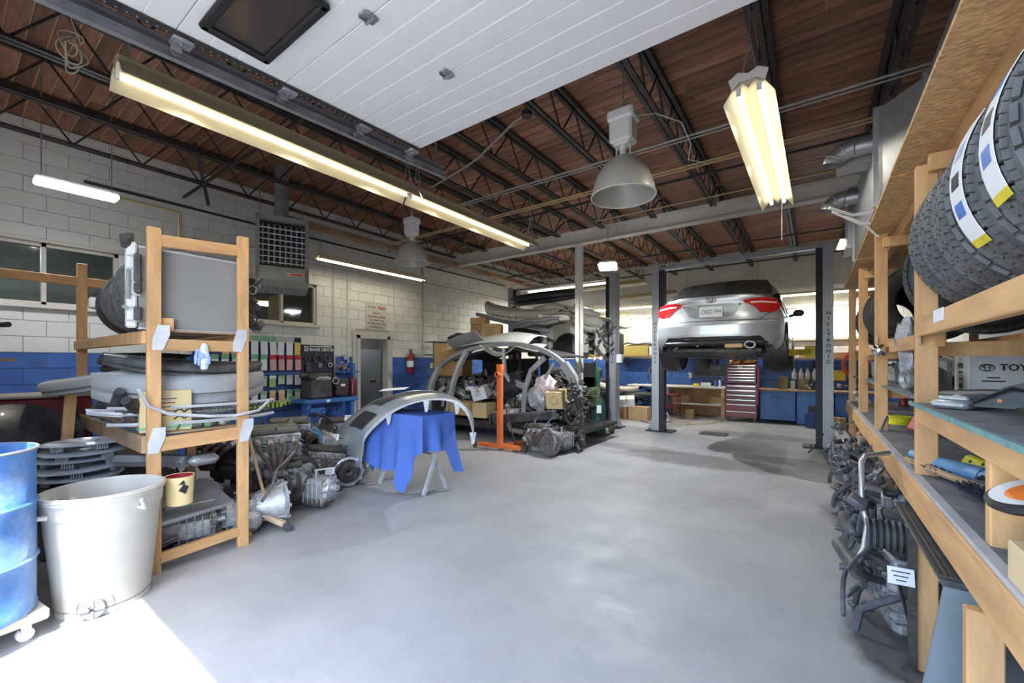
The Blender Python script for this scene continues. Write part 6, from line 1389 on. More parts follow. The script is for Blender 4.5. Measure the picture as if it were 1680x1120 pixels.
# middle shelf
rw('middle_deck', B().box(((XF+XK)/2-.02,1.93,1.298),(XK-XF+.06,1.95,.014)), shelf_top); rw('middle_edge', B().box((XF-.048,1.93,1.298),(.012,1.95,.018)), teal, label='teal painted plywood edge'); rw('middle_rail', B().box((XF-.02,1.9,1.25),(.038,1.8,.07),bev=.003), wood_h)
rw('middle_deck', B().box(((XF+XK)/2,5.25,1.31),(XK-XF,4.6,.014)), shelf_top); rw('middle_edge', B().box((XF+.02,5.25,1.31),(.012,4.6,.02)), teal); 
for y in (3.0,4.6,6.1): rw('cross_rail', B().box(((XF+XK)/2,y,1.25),(XK-XF,.04,.07)), wood)
# tyre shelf
rw('tyre_rail', B().box((XF-.02,1.8,1.67),(.038,2.05,.088),bev=.004), wood_h); rw('tyre_rail', B().box((XF+.045,5.2,1.62),(.038,4.8,.088),bev=.004), wood_h); rw('tyre_rail', B().box((XK-.1,4.2,1.66),(.038,6.9,.088)), wood_h)
for y in (3.0,4.4,5.9,7.5): rw('cross_rail', B().box(((XF+XK)/2,y,1.57),(XK-XF,.04,.07)), wood)
rw('short_block', B().box((XF+.05,4.4,1.63),(.06,.08,.12)), wood)
# top deck of chipboard with joists
for k, (y0, y1) in enumerate([(.75,2.1),(2.1,3.3),(3.3,4.5),(4.5,5.7),(5.7,6.9),(6.9,7.8)]): rw('chipboard_panel', B().box(((XF+XK)/2-.03,(y0+y1)/2,2.6+.004*(k%2)),(XK-XF+.1,y1-y0-.012,.018)), osb)
for x in (XF+.12,XK-.05): rw('deck_joist', B().box((x,4.25,2.54),(.05,7.0,.1),bev=.004), wood_h)
for y in (1.4,2.78,4.4,5.9,7.5): rw('deck_cross_rail', B().box(((XF+XK)/2,y,2.45),(XK-XF,.04,.08),bev=.003), wood)
for y in (2.83,4.5): rw('steel_plate', B().prism([(-.05,-.07),(.05,-.05),(.05,.07),(-.04,.07)],(XF-.027,y,1.64),(0,-1,0),(0,0,1),.003), galv, label='galvanised nail plate')
rw('sticker', B().box((XF-.041,2.35,1.69),(.002,.16,.05)), paper); 
# tyres
ys = [2.66,2.42,2.16,1.88,1.58,1.28]
LB_ = ['fifth big tyre from the camera, next to the pine post','fourth big tyre from the camera on the right rack','third big tyre from the camera on the right rack','second big tyre from the camera, with a white paper label','big tyre with a label nearest the camera but one','nearest big tyre at the right edge of the picture']
for k, y in enumerate(ys): tyre(LB_[k] if k else 'farthest of the big tyres, beside the pine post', (.74,y,2.075), .37, .25, (0,R(k*7),R([0,1,-2,2,-1,0][k])), m=rubber, group='big tread tyres on the right rack', sticker={3:(-51,.12,.45),4:(-49,.12,.45),5:(-30,.05,.5)}.get(k), seg=40)
ys2 = [3.35,4.85,5.08,5.33,5.6,5.85,6.2,6.5,6.8]
for k, y in enumerate(ys2): tyre('black tyre on the right rack, ' + ['with its open side facing the door','just past the second post','second past the second post','third past the second post','fourth past the second post','just before the third post','just past the third post','second past the third post','last on the rack'][k], (.77,y,1.672+.34), .34, .2, (0,0,R(-8 if k == 0 else 2*math.sin(k))), m=rubber_b, group='black tyres on the far bays of the right rack', seg=56, tread='road')
tyre('black tyre behind the one with its open side facing the door', (.84,3.62,2.0), .33, .2, (0,0,R(-5)), m=rubber_b, group='black tyres on the far bays of the right rack', seg=56, tread='road')
tyre('dusty tyre lying low behind the tyre rail', (1.0,2.3,1.51), .33, .2, (R(90),0,0), m=rubber, seg=40)
# things on the middle shelf
t = thing('parts_carton', 'white carton printed TOYOTA on the middle shelf of the right rack', 'box', (.99,3.72,1.307), (0,0,R(-2)))
obj('carton', B().box((0,0,.15),(.5,.36,.3),bev=.006), white_card, t); obj('lid_seam', B().box((0,-.181,.285),(.49,.002,.003)).box((0,0,.3005),(.5,.005,.001)), grey_l, t)
text('TOYOTA', .052, ink, t, (-.02,-.182,.165), (R(90),0,0), bold=.0012)
b = B()
for rx, rz, oz in ((.03,.02,.165),(.011,.018,.165),): b.tube([(-.175+rx*math.cos(R(a)),-.182,oz+rz*math.sin(R(a))) for a in range(0,360,20)],.0022,n=5,closed=True)
b.tube([(-.175+.02*math.cos(R(a)),-.182,.173+.008*math.sin(R(a))) for a in range(0,360,20)],.0022,n=5,closed=True); obj('emblem', b, ink, t)
for k, (w_, dz_) in enumerate([(.05,.108),(.09,.088)]): obj('print_line', B().box((-.15,-.1815,dz_),(w_,.001,.007)), ink, t)
for k, (w_, h_) in enumerate([(.12,.03),(.07,.024),(.13,.03),(.1,.01),(.12,.01),(.08,.024)]): obj('print_line', B().box((-.2515,0,.262-k*.042),(.001,w_,h_)), grey_l if k < 2 else dark_pl, t)
t = thing('plastic_duct', 'long dark grey plastic air duct lying in front of the white carton', 'car part', (.72,2.55,1.31)); obj('duct', B().tube([(-.18,.5,.03),(-.1,.25,.04),(.0,.0,.05),(.1,-.3,.06),(.2,-.7,.05)],[.018,.03,.035,.04,.03],n=8), dark_pl, t); obj('bracket', B().prism([(-.1,0),(.12,.02),(.18,.12),(.05,.2),(-.02,.1)],(.1,-.1,.04),(.6,-.8,0),(0,0,1),.03), dark_pl, t)
t = thing('hinge_panel', 'grey angular plastic panel leaning by the white carton', 'car part', (.6,2.4,1.315), (0,0,R(-12))); obj('panel', B().prism([(-.09,.01),(.2,.0),(.22,.1),(.13,.14),(-.01,.09)],(0,0,0),(1,0,0),(0,.2,1),.02), dark_pl, t); obj('rib', B().tube([(-.09,-.03,.03),(.01,-.03,.09),(.2,-.01,.03)],.007,n=6), black_pl, t); obj('plug', B().cyl((-.02,-.01,.04),(-.02,-.02,.04),.007,n=8), orange_pl, t)
t = thing('wiper_motor', 'black motor unit with a bluish label on the middle shelf', 'car part', (.64,2.0,1.31), (0,0,R(70))); obj('housing', B().box((0,0,.03),(.2,.1,.055),bev=.012).cyl((.1,0,.035),(.22,0,.035),.03,n=14), black_pl, t); obj('label', B().box((-.04,-.0,.06),(.07,.06,.003)), mat('faded_blue', (.12,.22,.36), .5), t); obj('foot', B().cyl((-.1,.05,.0),(-.1,.05,.05),.012,n=8), tan_m, t)
solo('wiper_linkage', B().bar((0,0,.02),(.1,-.5,.03),.03,.016,bev=.003).bar((.05,-.1,.03),(.3,-.4,.05),.02,.01), iron, 'thin dark metal arm beside the black motor unit', 'car part', (.62,2.35,1.306))
t = thing('metal_cover', 'bright aluminium casting at the corner of the middle shelf', 'car part', (.55,2.62,1.306), (0,0,R(-35))); obj('casting', B().box((0,0,.02),(.12,.34,.035),bev=.012).cyl((0,-.1,.03),(0,.1,.03),.03,n=14), alu_l, t); obj('rib', B().box((0,-.12,.045),(.1,.03,.02),bev=.006), alu_l, t)
bag('torn grey plastic film hanging beside the near pine post', (.52,3.95,1.42), (.05,.1,.19), mat('film_grey', (.4,.41,.45), .25), 22)
bag('clear plastic wrap on parts under the tyre shelf', (.72,4.2,1.38), (.13,.25,.09), mat('film_pale', (.62,.63,.66), .22, var=.3, scale=10), 25)
solo('chrome_ball', B().lathe([(.001,-.05)]+[(.05*math.cos(R(a)),.05*math.sin(R(a))) for a in range(-80,90,10)]+[(.001,.05)],20), chrome, 'shiny chrome cap hanging on the second pine post', 'cap', (.42,4.35,1.6))
rr = random.Random(33)
for k in range(12):
    y = 4.12+k*.2 if k < 5 else 5.15+(k-5)*.34
    t = thing('car_part', 'bagged grey part on the middle shelf, %s past the near post' % ORD[k], 'car part', (.6+.16*(k%2),y,1.318), (0,0,rr.random()*3), group='mixed parts on the far middle shelf')
    obj('housing', B().box((0,0,.06+.02*(k%3)),(.14,.12,.12+.04*(k%3)),bev=.03,rot=(0,R(rr.uniform(-15,15)),0)), [alu,dark_pl,iron,grey_l][k%4], t)
    obj('stub', B().cyl((.03,0,.08),(.12,.05,.14),.028,n=12).cyl((-.04,0,.1),(-.05,-.08,.16),.018,n=10), alu_l if k % 3 else black_pl, t)
    obj('lead', B().tube([(0,0,.12),(.06,.06,.18),(.12,.02,.1),(.14,-.06,.02)],.007,n=6), hose_m, t)
# lower shelf things
t = thing('blue_hose_nozzle', 'blue vacuum hose and handle lying on the lower shelf', 'hose', (.58,2.6,.965), (0,0,R(8)))
obj('tube', B().tube([(-.1,.42,.06),(-.06,.25,.05),(.0,.05,.05),(.05,-.2,.05),(.1,-.5,.05)],[.022,.035,.04,.045,.05],n=12), mat('faded_hose_blue', (.12,.28,.5), .5, var=.25, dirt=(.25,.3,.35), dscale=8), t); obj('clip', B().lathe([(.042,-.01),(.05,0),(.042,.01)],16,M=Matrix.Translation((.02,-.02,.05))@Matrix.Rotation(R(90),4,'X')), mat('blue_dark', (.025,.06,.2), .5), t)
t = thing('dark_brush', 'black fluffy brush with a pale wooden handle on the lower shelf', 'brush', (.49,2.55,.965), (0,0,R(12))); obj('handle', B().tube([(-.0,.45,.03),(.02,.1,.03),(.05,-.1,.03)],.016,n=8), wood_old, t); 
b = B()
for k in range(900): p = Vector((rr.uniform(-.02,.06),rr.uniform(-.5,-.05),.015)); b.tube([p,p+Vector((rr.uniform(-.04,.04),rr.uniform(-.015,.015),rr.uniform(.01,.035)))],.0022,n=3)
obj('bristles', b, cloth_dark, t, kind='stuff')
b = B()
for k in range(600): p = Vector((rr.uniform(.02,.1),rr.uniform(.15,.45),.015)); b.tube([p,p+Vector((rr.uniform(-.04,.04),rr.uniform(-.015,.015),rr.uniform(.01,.035)))],.0022,n=3)
obj('tuft', b, cloth_dark, t, kind='stuff')
t = thing('yellow_wedge', 'bright yellow plastic block with black spots on the lower shelf', 'block', (.66,2.95,1.0), (R(10),R(25),R(30))); obj('block', B().box((0,0,0),(.07,.16,.06),bev=.012), yellow_pl, t)
for q in ((0,.03),(.01,-.03),(-.015,-.0)): obj('spot', B().cyl((-.036,q[1],q[0]),(-.034,q[1],q[0]),.008,n=8), ink, t)
t = thing('fog_lamp', 'round white fog lamp with an orange lens at the right edge of the lower shelf', 'lamp', (.48,1.71,1.13), (R(8),R(-22),0)); obj('rim', B().lathe([(.04,.0),(.08,.0),(.092,.012),(.092,.025),(.08,.03),(.04,.015)],32), black_pl, t); obj('lens_ring', B().lathe([(.05,.03),(.08,.032)],32), white_pl, t); obj('lens', B().lathe([(.001,.036),(.05,.03)],24), orange_pl, t)
bump_at('black bumper trim lying on the lower shelf behind the yellow block', (.85,3.0,1.05), 1.2, .1, .1, .1, black_pl, (0,0,R(75))); bump_at('dark grey bumper trim under the black one', (.75,3.1,1.0), 1.3, .08, .1, .12, dark_pl, (0,0,R(80)))
solo('red_cup', B().lathe([(.001,0),(.028,0),(.032,.07),(.026,.07),(.024,.01),(.001,.01)],20), red_b, 'small bright red cap standing on the black bumper trim', 'cap', (.62,3.0,1.1))
solo('clear_jar', B().lathe([(.001,0),(.035,0),(.035,.06),(.001,.06)],18), mat('jar_clear', (.6,.62,.65), .15, alpha=.6), 'clear plastic jar beside the red cap', 'jar', (.7,2.85,1.1))
t = thing('tape_roll', 'yellow reel standing on the lower shelf past the near post', 'reel', (.62,5.0,.96)); obj('reel', B().lathe([(.02,0),(.09,0),(.09,.01),(.075,.015),(.075,.055),(.09,.06),(.09,.07),(.02,.07)],24), yellow_pl, t)
t = thing('red_triangle', 'red plastic case leaning on the lower shelf past the near post', 'case', (.66,4.5,.97), (0,R(25),R(20))); obj('case', B().box((0,0,.06),(.03,.24,.13),bev=.01), mat('faded_red', (.6,.08,.1), .5), t)
for k in range(10):
    t = thing('shelf_can', 'small pale can at the back of the lower shelf, %s past the near post' % ORD[k], 'can', (1.0-.08*(k%2),3.4+.42*k,.96), group='cans at the back of the lower shelf'); obj('can', B().lathe([(.001,0),(.05,0),(.05,.14+.02*(k%3)),(.03,.17),(.001,.17)],16), [grey_l,white_pl,dark_pl,alu_l,red_p][k%5], t)
solo('white_glove', B().tube([(0,0,.05),(.05,-.1,.04),(.02,-.2,.02),(.1,-.15,.04)],[.03,.05,.04,.03],n=8).tube([(0,.1,.09),(-.02,.05,.12),(-.03,0,.14)],[.02,.025,.02],n=8), white_pl, 'crumpled white rag at the far end of the lower shelf', 'rag', (.48,7.3,.96))
solo('wood_offcut', B().box((0,0,.05),(.11,.16,.1),bev=.004), mat('pale_pine', (.66,.5,.28), .6), 'pale wooden offcut on the shelf edge at the right edge of the picture', 'wood block', (.45,1.5,.958))
# beneath the shelf
t = thing('grey_sheet_panel', 'long dark lidded panel with a bluish grey sheet end under the right rack', 'panel', (.36,2.3,0), (0,0,0))
obj('lid', B().prism([(-.01,0),(.07,0),(.08,.012),(.07,.03),(-.005,.03),(-.02,.015)],(0,.57,.755),(1,0,0),(0,0,1),.9), dark_pl, t); obj('lid_rim', B().tube([(-.015,.57,.785),(-.015,-.33,.785),(.075,-.33,.785)],.007,n=6), black_pl, t); obj('lid_groove', B().tube([(.005,.55,.786),(.005,-.31,.786)],.004,n=5), black_pl, t)
obj('sheet', B().prism([(-.01,.76),(.085,.76),(.12,0),(-.12,0)],(0,-.33,0),(1,0,0),(0,0,1),.012), mat('blue_grey_sheet', (.2,.24,.27), .45, .3, var=.08, scale=2), t)
obj('inner_frame', B().bar((.03,.5,.75),(.03,.5,0),.03,.03), iron, t)
solo('metal_sheet', B().box((0,0,.38),(.02,.8,.76)), mat('blue_grey_sheet', (.2,.24,.27), .45), 'second bluish grey sheet standing behind the near low post', 'panel', (.66,1.5,0))
for k, (lab, p, rz, s_, c_) in enumerate([('engine under the right rack beside the near post',(.43,3.24,0),R(100),1.05,dark_pl),('engine stacked on the one beside the near post',(.41,3.28,.44),R(84),.72,black_pl),('second engine from the near post on the floor',(.46,3.82,0),R(92),1.05,iron),('engine stacked over the second one',(.44,3.86,.46),R(80),.75,dark_pl),
      ('third engine from the near post on the floor',(.46,4.42,0),R(100),1.0,dark_pl),('engine stacked over the third one',(.44,4.5,.44),R(75),.75,iron),('fourth engine from the near post on the floor',(.56,5.1,0),R(95),1.0,iron),('engine stacked over the fourth one',(.56,5.2,.44),R(85),.75,dark_pl),('farthest engine under the right rack',(.56,5.8,0),R(90),1.0,dark_pl)]):
    engine(lab, p, rz, s_, 60+k, c_)
b = B()
for k in range(52):
    p = Vector((rr.uniform(.2,.5), rr.uniform(2.95,5.9), rr.uniform(.15,.82))); pts = [p]; dr_ = Vector((rr.uniform(-.4,.2),rr.uniform(-1,1),rr.uniform(-.8,.6))).normalized()*.07
    for j in range(6): dr_ = (dr_+Vector((rr.uniform(-.02,.02),rr.uniform(-.03,.03),rr.uniform(-.03,.02)))); pts.append(pts[-1]+dr_)
    pts = [Vector((max(q.x,.14),q.y,max(q.z,.03))) for q in pts]; b.tube([cr(pts, j/16) for j in range(17)], rr.choice((.006,.009,.013,.019)), n=7)
for k in range(170):
    p = Vector((rr.uniform(.17,.5), rr.uniform(2.95,5.9), rr.uniform(.04,.84))); s_ = rr.uniform(.02,.07)
    if k % 2: b.box(p, (s_,s_*rr.uniform(.6,1.6),s_*rr.uniform(.5,1.3)), rot=(rr.random()*3,rr.random()*3,rr.random()*3), bev=.006)
    else: b.cyl(p, p+Vector((rr.uniform(-.06,.02),rr.uniform(-.06,.06),rr.uniform(-.05,.05))), s_*.45, n=9)
solo('hose_tangle', b, mat('hose_greyish', (.07,.072,.085), .42, var=.3, dirt=(.2,.2,.22), dscale=8, damt=.5), 'tangle of grey-black engine hoses and looms spilling from under the right rack', 'hoses')['kind'] = 'stuff'
solo('coolant_pipe', B().tube([(.36,3.3,.97),(.24,3.15,.965),(.22,3.1,.93),(.22,3.05,.7),(.24,3.0,.62),(.22,2.95,.5),(.19,2.9,.44)],.014,n=10), pipe_m, 'bright bent metal pipe sticking up from the engines under the right rack', 'pipe')
solo('black_hose', B().tube([(.19,2.9,.44),(.2,2.95,.36),(.3,3.05,.3),(.4,3.1,.32)],.02,n=8), hose_m, 'black hose curling from the foot of the bright pipe', 'hose'); solo('bent_hose', B().tube([(.4,3.0,.28),(.28,2.95,.22),(.2,2.9,.18),(.18,2.88,.08)],.02,n=8), mat('hose_greyish', (.07,.072,.085), .42), 'grey right-angle hose pointing into the aisle', 'hose')
t = thing('air_intake', 'ribbed dark intake bellows among the engines under the right rack', 'car part', (.3,2.98,.58)); b = B()
for k in range(7): b.lathe([(.07,-.012),(.085,0),(.07,.012)],18,M=Matrix.Translation((k*.026-.06,0,0))@Matrix.Rotation(R(90),4,'Y'))
obj('bellows', b, dark_pl, t); obj('clamp', B().lathe([(.088,-.006),(.09,0),(.088,.006)],18,M=Matrix.Translation((.12,0,0))@Matrix.Rotation(R(90),4,'Y')), galv, t)
tagcard((.345,2.76,.46), R(6), 'white paper tag on the engine beside the near post', R(80))
t = thing('radiator_hose', 'black and silver striped hose end poking out at the far end of the right rack', 'hose', (.2,6.2,.55)); obj('hose', B().tube([(.2,.1,.05),(.0,.0,.02),(-.1,-.05,-.1),(-.05,-.1,-.2),(.1,-.1,-.25)],.03,n=8), hose_m, t); obj('clamp', B().lathe([(.033,-.01),(.036,0),(.033,.01)],14,M=Matrix.Translation((.08,.04,.035))@Matrix.Rotation(R(80),4,'Y')).lathe([(.033,-.01),(.036,0),(.033,.01)],14,M=Matrix.Translation((.14,.07,.04))@Matrix.Rotation(R(80),4,'Y')), galv, t)
solo('hose_wall_cable', B().tube([(.1,6.6,.6),(0,6.4,.45),(-.05,6.3,.4)],.01), hose_m, 'thin cable drooping off the far end of the right rack', 'cable').name = 'thin_cable'
# darker boxed parts filling the middle shelf
for k, (x, y, h, m_, lab) in enumerate([(.535,3.36,.17,dark_pl,'dark pump housing on the middle shelf just past the near post'),(.62,3.72,.24,alu,'grey round-faced casting behind the dark pump housing'),(.66,4.72,.22,dark_pl,'black ribbed part past the second post'),(.62,4.98,.2,iron,'greasy bracket standing past the black ribbed part'),(.66,5.55,.22,grey_l,'pale grey bagged part far along the middle shelf'),(.64,6.35,.2,dark_pl,'dark part near the far end of the middle shelf')]):
    t = thing('stored_part', lab, 'car part', (x,y,1.318), (0,0,R(-20+17*k)))
    obj('housing', B().box((0,0,h*.45),(.15,.13,h*.9),bev=.025,rot=(0,R(6*(k%3)-6),0)), m_, t)
    obj('round_face', B().lathe([(.015,.012),(.03,.0),(.045,.02),(.055,.02),(.058,0)],20,M=Matrix.Translation((-.07,-.07,h*.5))@Matrix.Rotation(R(-50),4,'Z')@Matrix.Rotation(R(90),4,'X')), alu if k % 2 else galv_d, t)
    obj('pipe_stub', B().tube([(.02,0,h*.85),(.03,-.02,h+.03),(-.03,-.06,h+.05)],.014,n=8), hose_m, t)
    for q in range(3): obj('fin', B().box((-.078,.0,h*(.25+.2*q)),(.01,.12,.012)), m_, t)
# ================================================================ back of the shop
t = thing('workbench', 'long wooden workbench on the back wall with plywood underneath', 'bench', (-3.3,12.6,0))
obj('top', B().box((.1,0,.83),(2.7,.75,.045),bev=.006), steel_cream, t)
for x in (-1.2,-.1,1.35): obj('leg', B().box((x,-.33,.4),(.09,.05,.81)), wood_old, t)
obj('ply_back', B().box((.6,.25,.42),(1.5,.02,.8)), mat('ply_orange', (.36,.2,.09), .7, var=.2), t); obj('lower_shelf', B().box((.75,-.02,.36),(1.2,.6,.03)), steel_cream, t)
solo('cardboard_box', B().box((0,0,.12),(.2,.18,.24),bev=.004).cyl((-.02,-.091,.08),(-.02,-.093,.08),.02,n=10).cyl((-.02,-.091,.16),(-.02,-.093,.16),.02,n=10), cardb, 'small carton with two holes on the floor under the bench', 'box', (-2.7,11.95,0))
t = thing('roll_cab_stool', 'dark red mechanic stool cart in front of the bench', 'stool', (-3.15,11.9,0)); obj('seat', B().box((0,0,.62),(.4,.35,.06),bev=.02), maroon, t); obj('frame', B().tube([(-.17,-.14,.02),(-.17,-.14,.6),(.17,-.14,.6),(.17,-.14,.02)],.015,n=6).tube([(-.17,.14,.02),(-.17,.14,.6),(.17,.14,.6),(.17,.14,.02)],.015,n=6), maroon, t); obj('shelf', B().box((0,0,.3),(.36,.3,.03)), maroon, t)
t = thing('microwave', 'dark microwave or radio on the wall above the bench', 'appliance', (-2.35,12.95,1.15)); obj('case', B().box((0,0,.15),(.85,.35,.3),bev=.01), black_pl, t); obj('display', B().box((.08,-.178,.2),(.35,.004,.09)), dark_pl, t)
solo('bracket_shelf', B().box((0,0,0),(1.0,.4,.03)), iron, 'small dark shelf holding the appliance over the bench', 'shelf', (-2.35,12.97,1.13))
solo('charger', B().box((0,0,.08),(.1,.06,.16),bev=.01), grey_l, 'small grey charger on the wall above the bench', 'charger', (-2.95,13.14,1.05))
for k, (x, w_, h, m_, lab) in enumerate([(-2.4,.25,.1,white_card,'white carton on the bench beside the toolbox'),(-2.15,.08,.16,blue_enam,'blue spray can on the bench end'),(-2.05,.07,.18,white_pl,'white spray can on the bench end'),(-2.65,.14,.07,yellow_pl,'yellow and black tool on the bench')]):
    t = thing('bench_item', lab, 'box' if w_ > .1 else 'can', (x,12.45,.855)); obj('main_piece', B().box((0,0,h/2),(w_,.1,h),bev=.008) if w_ > .1 else B().cyl((0,0,0),(0,0,h),w_/2,n=12), m_, t); obj('cap', B().cyl((0,0,h),(0,0,h+.02),.015,n=10), black_pl, t)
# high shelf along the back wall
for n, (x0, x1, z, lab) in enumerate([(-5.2,-1.9,1.71,'high plank shelf under the left back window'),(-1.0,1.0,1.6,'high plank shelf above the blue cabinets')]):
    t = thing('wall_shelf', lab, 'shelf', ((x0+x1)/2,12.98,z)); obj('board', B().box((0,0,0),(x1-x0,.4,.035)), wood_old, t)
    for q in (-.4,0,.4): obj('bracket', B().bar((q*(x1-x0),.2,-.3),(q*(x1-x0),.15,0),.03,.03).bar((q*(x1-x0),-.15,-.02),(q*(x1-x0),.2,-.3),.02,.02), iron, t)
carton('long yellow carton on the shelf under the left back window', (-4.6,12.95,1.73), (.34,1.0,.3), R(-90), m=mat('yellow_carton', (.5,.38,.1), .7)); carton('white carton on the shelf under the left back window', (-3.85,12.95,1.73), (.3,.45,.26), R(-90), m=white_card)
carton('low brown carton at the right end of the left window shelf', (-3.3,12.95,1.73), (.3,.5,.1), R(-90), m=cardb_d)
solo('black_hose_roll', B().tube([(-.5,0,.0),(-.3,0,.08),(0,0,.03),(.3,0,.06),(.55,0,.0)],.03), hose_m, 'black hose lying over the yellow carton', 'hose', (-4.5,12.9,2.05))
for k in range(5): carton(['open parts carton','tan parts carton','pale parts carton','small brown carton','flat carton'][k]+' on the high shelf above the blue cabinets, %s from left' % ['first','second','third','fourth','fifth'][k], (-.85+.35*k,12.95,1.62), (.28,.3,.1+.03*(k%3)), R(-90), m=[cardb,white_card,cardb_y,cardb_d,cardb][k])
solo('wall_panel', B().box((0,0,0),(1.0,.03,1.1)).box((-.2,-.018,0),(.02,.01,1.1)).box((.2,-.018,0),(.02,.01,1.1)), mat('yellow_lit_wall', (.6,.52,.27), .6, var=.1), 'wall panel left of the back window, yellow light painted in', 'panel', (-5.4,13.15,2.55))  # part of the wall; the yellow light falling on it is painted as colour
# tool chest
t = thing('tool_chest', 'tall dark red roller tool chest with many drawers', 'tool chest', (-1.5,12.25,0))
obj('lower_cabinet', B().box((0,0,.53),(.72,.46,.86),bev=.01), maroon, t); obj('upper_chest', B().box((0,.02,1.22),(.68,.42,.5),bev=.01), maroon, t); obj('open_lid', B().box((0,.2,1.6),(.66,.03,.3),rot=(R(-12),0,0)), maroon, t)
for k, (z, h) in enumerate([(.2,.16),(.38,.16),(.53,.1),(.65,.1),(.77,.1),(.89,.09)]): d = obj('drawer', B().box((0,-.235,z),(.66,.02,h-.015),bev=.004), maroon, t); obj('handle', B().box((0,-.25,z+h/2-.025),(.64,.012,.022)), chrome, d)
for k in range(6): d = obj('drawer', B().box((0,-.195,1.03+k*.075),(.62,.02,.066),bev=.004), maroon, t); obj('handle', B().box((0,-.21,1.055+k*.075),(.6,.012,.016)), chrome, d)
for x in (-.3,.3): c_ = obj('castor', B().cyl((x-.02,-.17,.045),(x+.02,-.17,.045),.045,n=12), iron, t); obj('fork', B().box((x,-.17,.09),(.05,.06,.03)), iron, c_)
obj('red_side', B().box((.37,0,.9),(.02,.36,.9)), red_p, t); obj('label_plate', B().box((-.02,-.212,1.4),(.12,.004,.1)), paper, t)
b = B(); rr = random.Random(20)
for k in range(24): p = Vector((rr.uniform(-.28,.28),rr.uniform(-.12,.12),1.48+rr.uniform(0,.08))); b.cyl(p, p+Vector((rr.uniform(-.1,.1),.02,rr.uniform(0,.05))), rr.uniform(.01,.03), n=7)
obj('loose_tools', b, brass, t, kind='stuff')
# blue cabinets
def cab(lab, x0, x1, z0, z1, y, doors, hole=None):
    t = thing('blue_cabinet', lab, 'cabinet', ((x0+x1)/2,y,0)); w_ = x1-x0
    obj('carcass', B().box((0,.0,(z0+z1)/2),(w_,.55,z1-z0),bev=.008), blue_enam, t)
    n = doors
    for k in range(n):
        xx = -w_/2+w_*(k+.5)/n; d = obj('door', B().box((xx,-.285,(z0+z1)/2+.02),(w_/n-.03,.02,z1-z0-.14),bev=.006), blue_enam, t)
        obj('knob', B().cyl((xx+(w_/n/2-.08)*(1 if k % 2 == 0 else -1),-.3,z1-.14),(xx+(w_/n/2-.08)*(1 if k % 2 == 0 else -1),-.33,z1-.14),.02,n=10), black_pl, d)
    if hole: obj('cut_out', B().box((hole,-.298,z0+.38),(.36,.01,.16),bev=.02), black_pl, t, label='dark rounded cut-out'); 
    return t
cab('blue two-door cabinet beside the tool chest', -1.1,-.35,.08,.8,12.55,2); c_ = cab('blue cabinet with a dark cut-out beside the lift post', -.33,.38,.02,.8,12.5,1,.05); cab('blue wall-hung cabinet at the right end of the back bench', .4,1.25,.16,.8,12.55,2)
solo('counter_top', B().box((0,0,0),(2.5,.68,.04),bev=.005), wood_old, 'dusty grey counter over the blue cabinets', 'counter', (.07,12.55,.82))
solo('splash_board', B().box((0,0,0),(2.4,.03,.26)), blue_enam, 'light blue splash board behind the counter', 'board', (.07,13.1,.98))
for k in range(5):
    t = thing('plastic_bottle', 'white oil bottle, %s of five in the row above the counter' % ['leftmost','second','middle','fourth','rightmost'][k], 'bottle', (-.4+k*.14,12.98,1.07), group='row of white oil bottles')
    obj('bottle', B().lathe([(.001,0),(.05,0),(.055,.03),(.055,.16),(.02,.24),(.02,.27),(.001,.27)],16), white_pl, t); obj('cap', B().cyl((0,0,.27),(0,0,.3),.022,n=10), grey_l, t)
solo('bottle_ledge', B().box((0,0,0),(2.2,.2,.03)), blue_dk, 'narrow dark ledge carrying the row of white bottles', 'shelf', (-.1,13.0,1.052))
for k, (x, r0, h, m_) in enumerate([(-.62,.1,.3,mat('khaki_can', (.25,.22,.12), .5)),(-.2,.11,.26,mat('khaki_can', (.25,.22,.12), .5)),(-.42,.05,.2,white_pl),(.02,.09,.2,iron)]):
    t = thing('paint_can', ['khaki','second khaki','narrow white','dark iron'][k]+' can on the counter over the blue cabinets', 'can', (x,12.5,.842)); obj('can', B().lathe([(.001,0),(r0,0),(r0,h),(r0*1.04,h+.01),(r0*.9,h),(.001,h-.02)],20), m_, t); obj('handle', B().tube([(-r0,0,h*.9),(-r0*.6,-.05,h*.6),(r0*.6,-.05,h*.6),(r0,0,h*.9)],.004,n=5), galv, t)
b = B()
for k in range(30): p = Vector((rr.uniform(-.5,.5),rr.uniform(-.2,.2),.02+rr.uniform(0,.1))); b.cyl(p, p+Vector((rr.uniform(-.1,.1),rr.uniform(-.05,.05),rr.uniform(0,.06))), rr.uniform(.012,.04), n=7)
solo('scattered_tools', b, alu, 'scattered metal tools and parts on the counter behind the lift post', 'tools', (.35,12.5,.845))['kind'] = 'stuff'
carton('yellow carton on the ledge right of the lift post', (.5,12.95,1.07), (.2,.25,.25), R(-90), m=yellow_p)
b = B()
for k in range(6): b.tube([((.2+.012*k)*math.cos(R(a)),-.03*k*.3,(.26+.01*k)*math.sin(R(a))) for a in range(0,360,15)],.011,n=6,closed=True)
solo('hose_coil', b, pumpk, 'coiled orange air hose hanging on the back wall at the right', 'hose', (.8,12.6,1.45)); solo('hose_bracket', B().cyl((0,0,0),(0,.6,0),.02,n=8).box((0,.3,-.0),(.3,.3,.1)), red_b, 'red reel bracket behind the orange hose', 'bracket', (.8,12.5,1.7))
for k, (x, lab) in enumerate([(.45,'carton with a white label on the floor right of the lift post'),(.78,'carton beside the labelled one under the hung blue cabinet')]): 
    o = carton(lab, (x,12.0,0), (.24,.28,.26), R(-90), m=cardb_d); 
    if k == 0: obj('label', B().box((.122,0,.16),(.003,.07,.05)), paper, o)
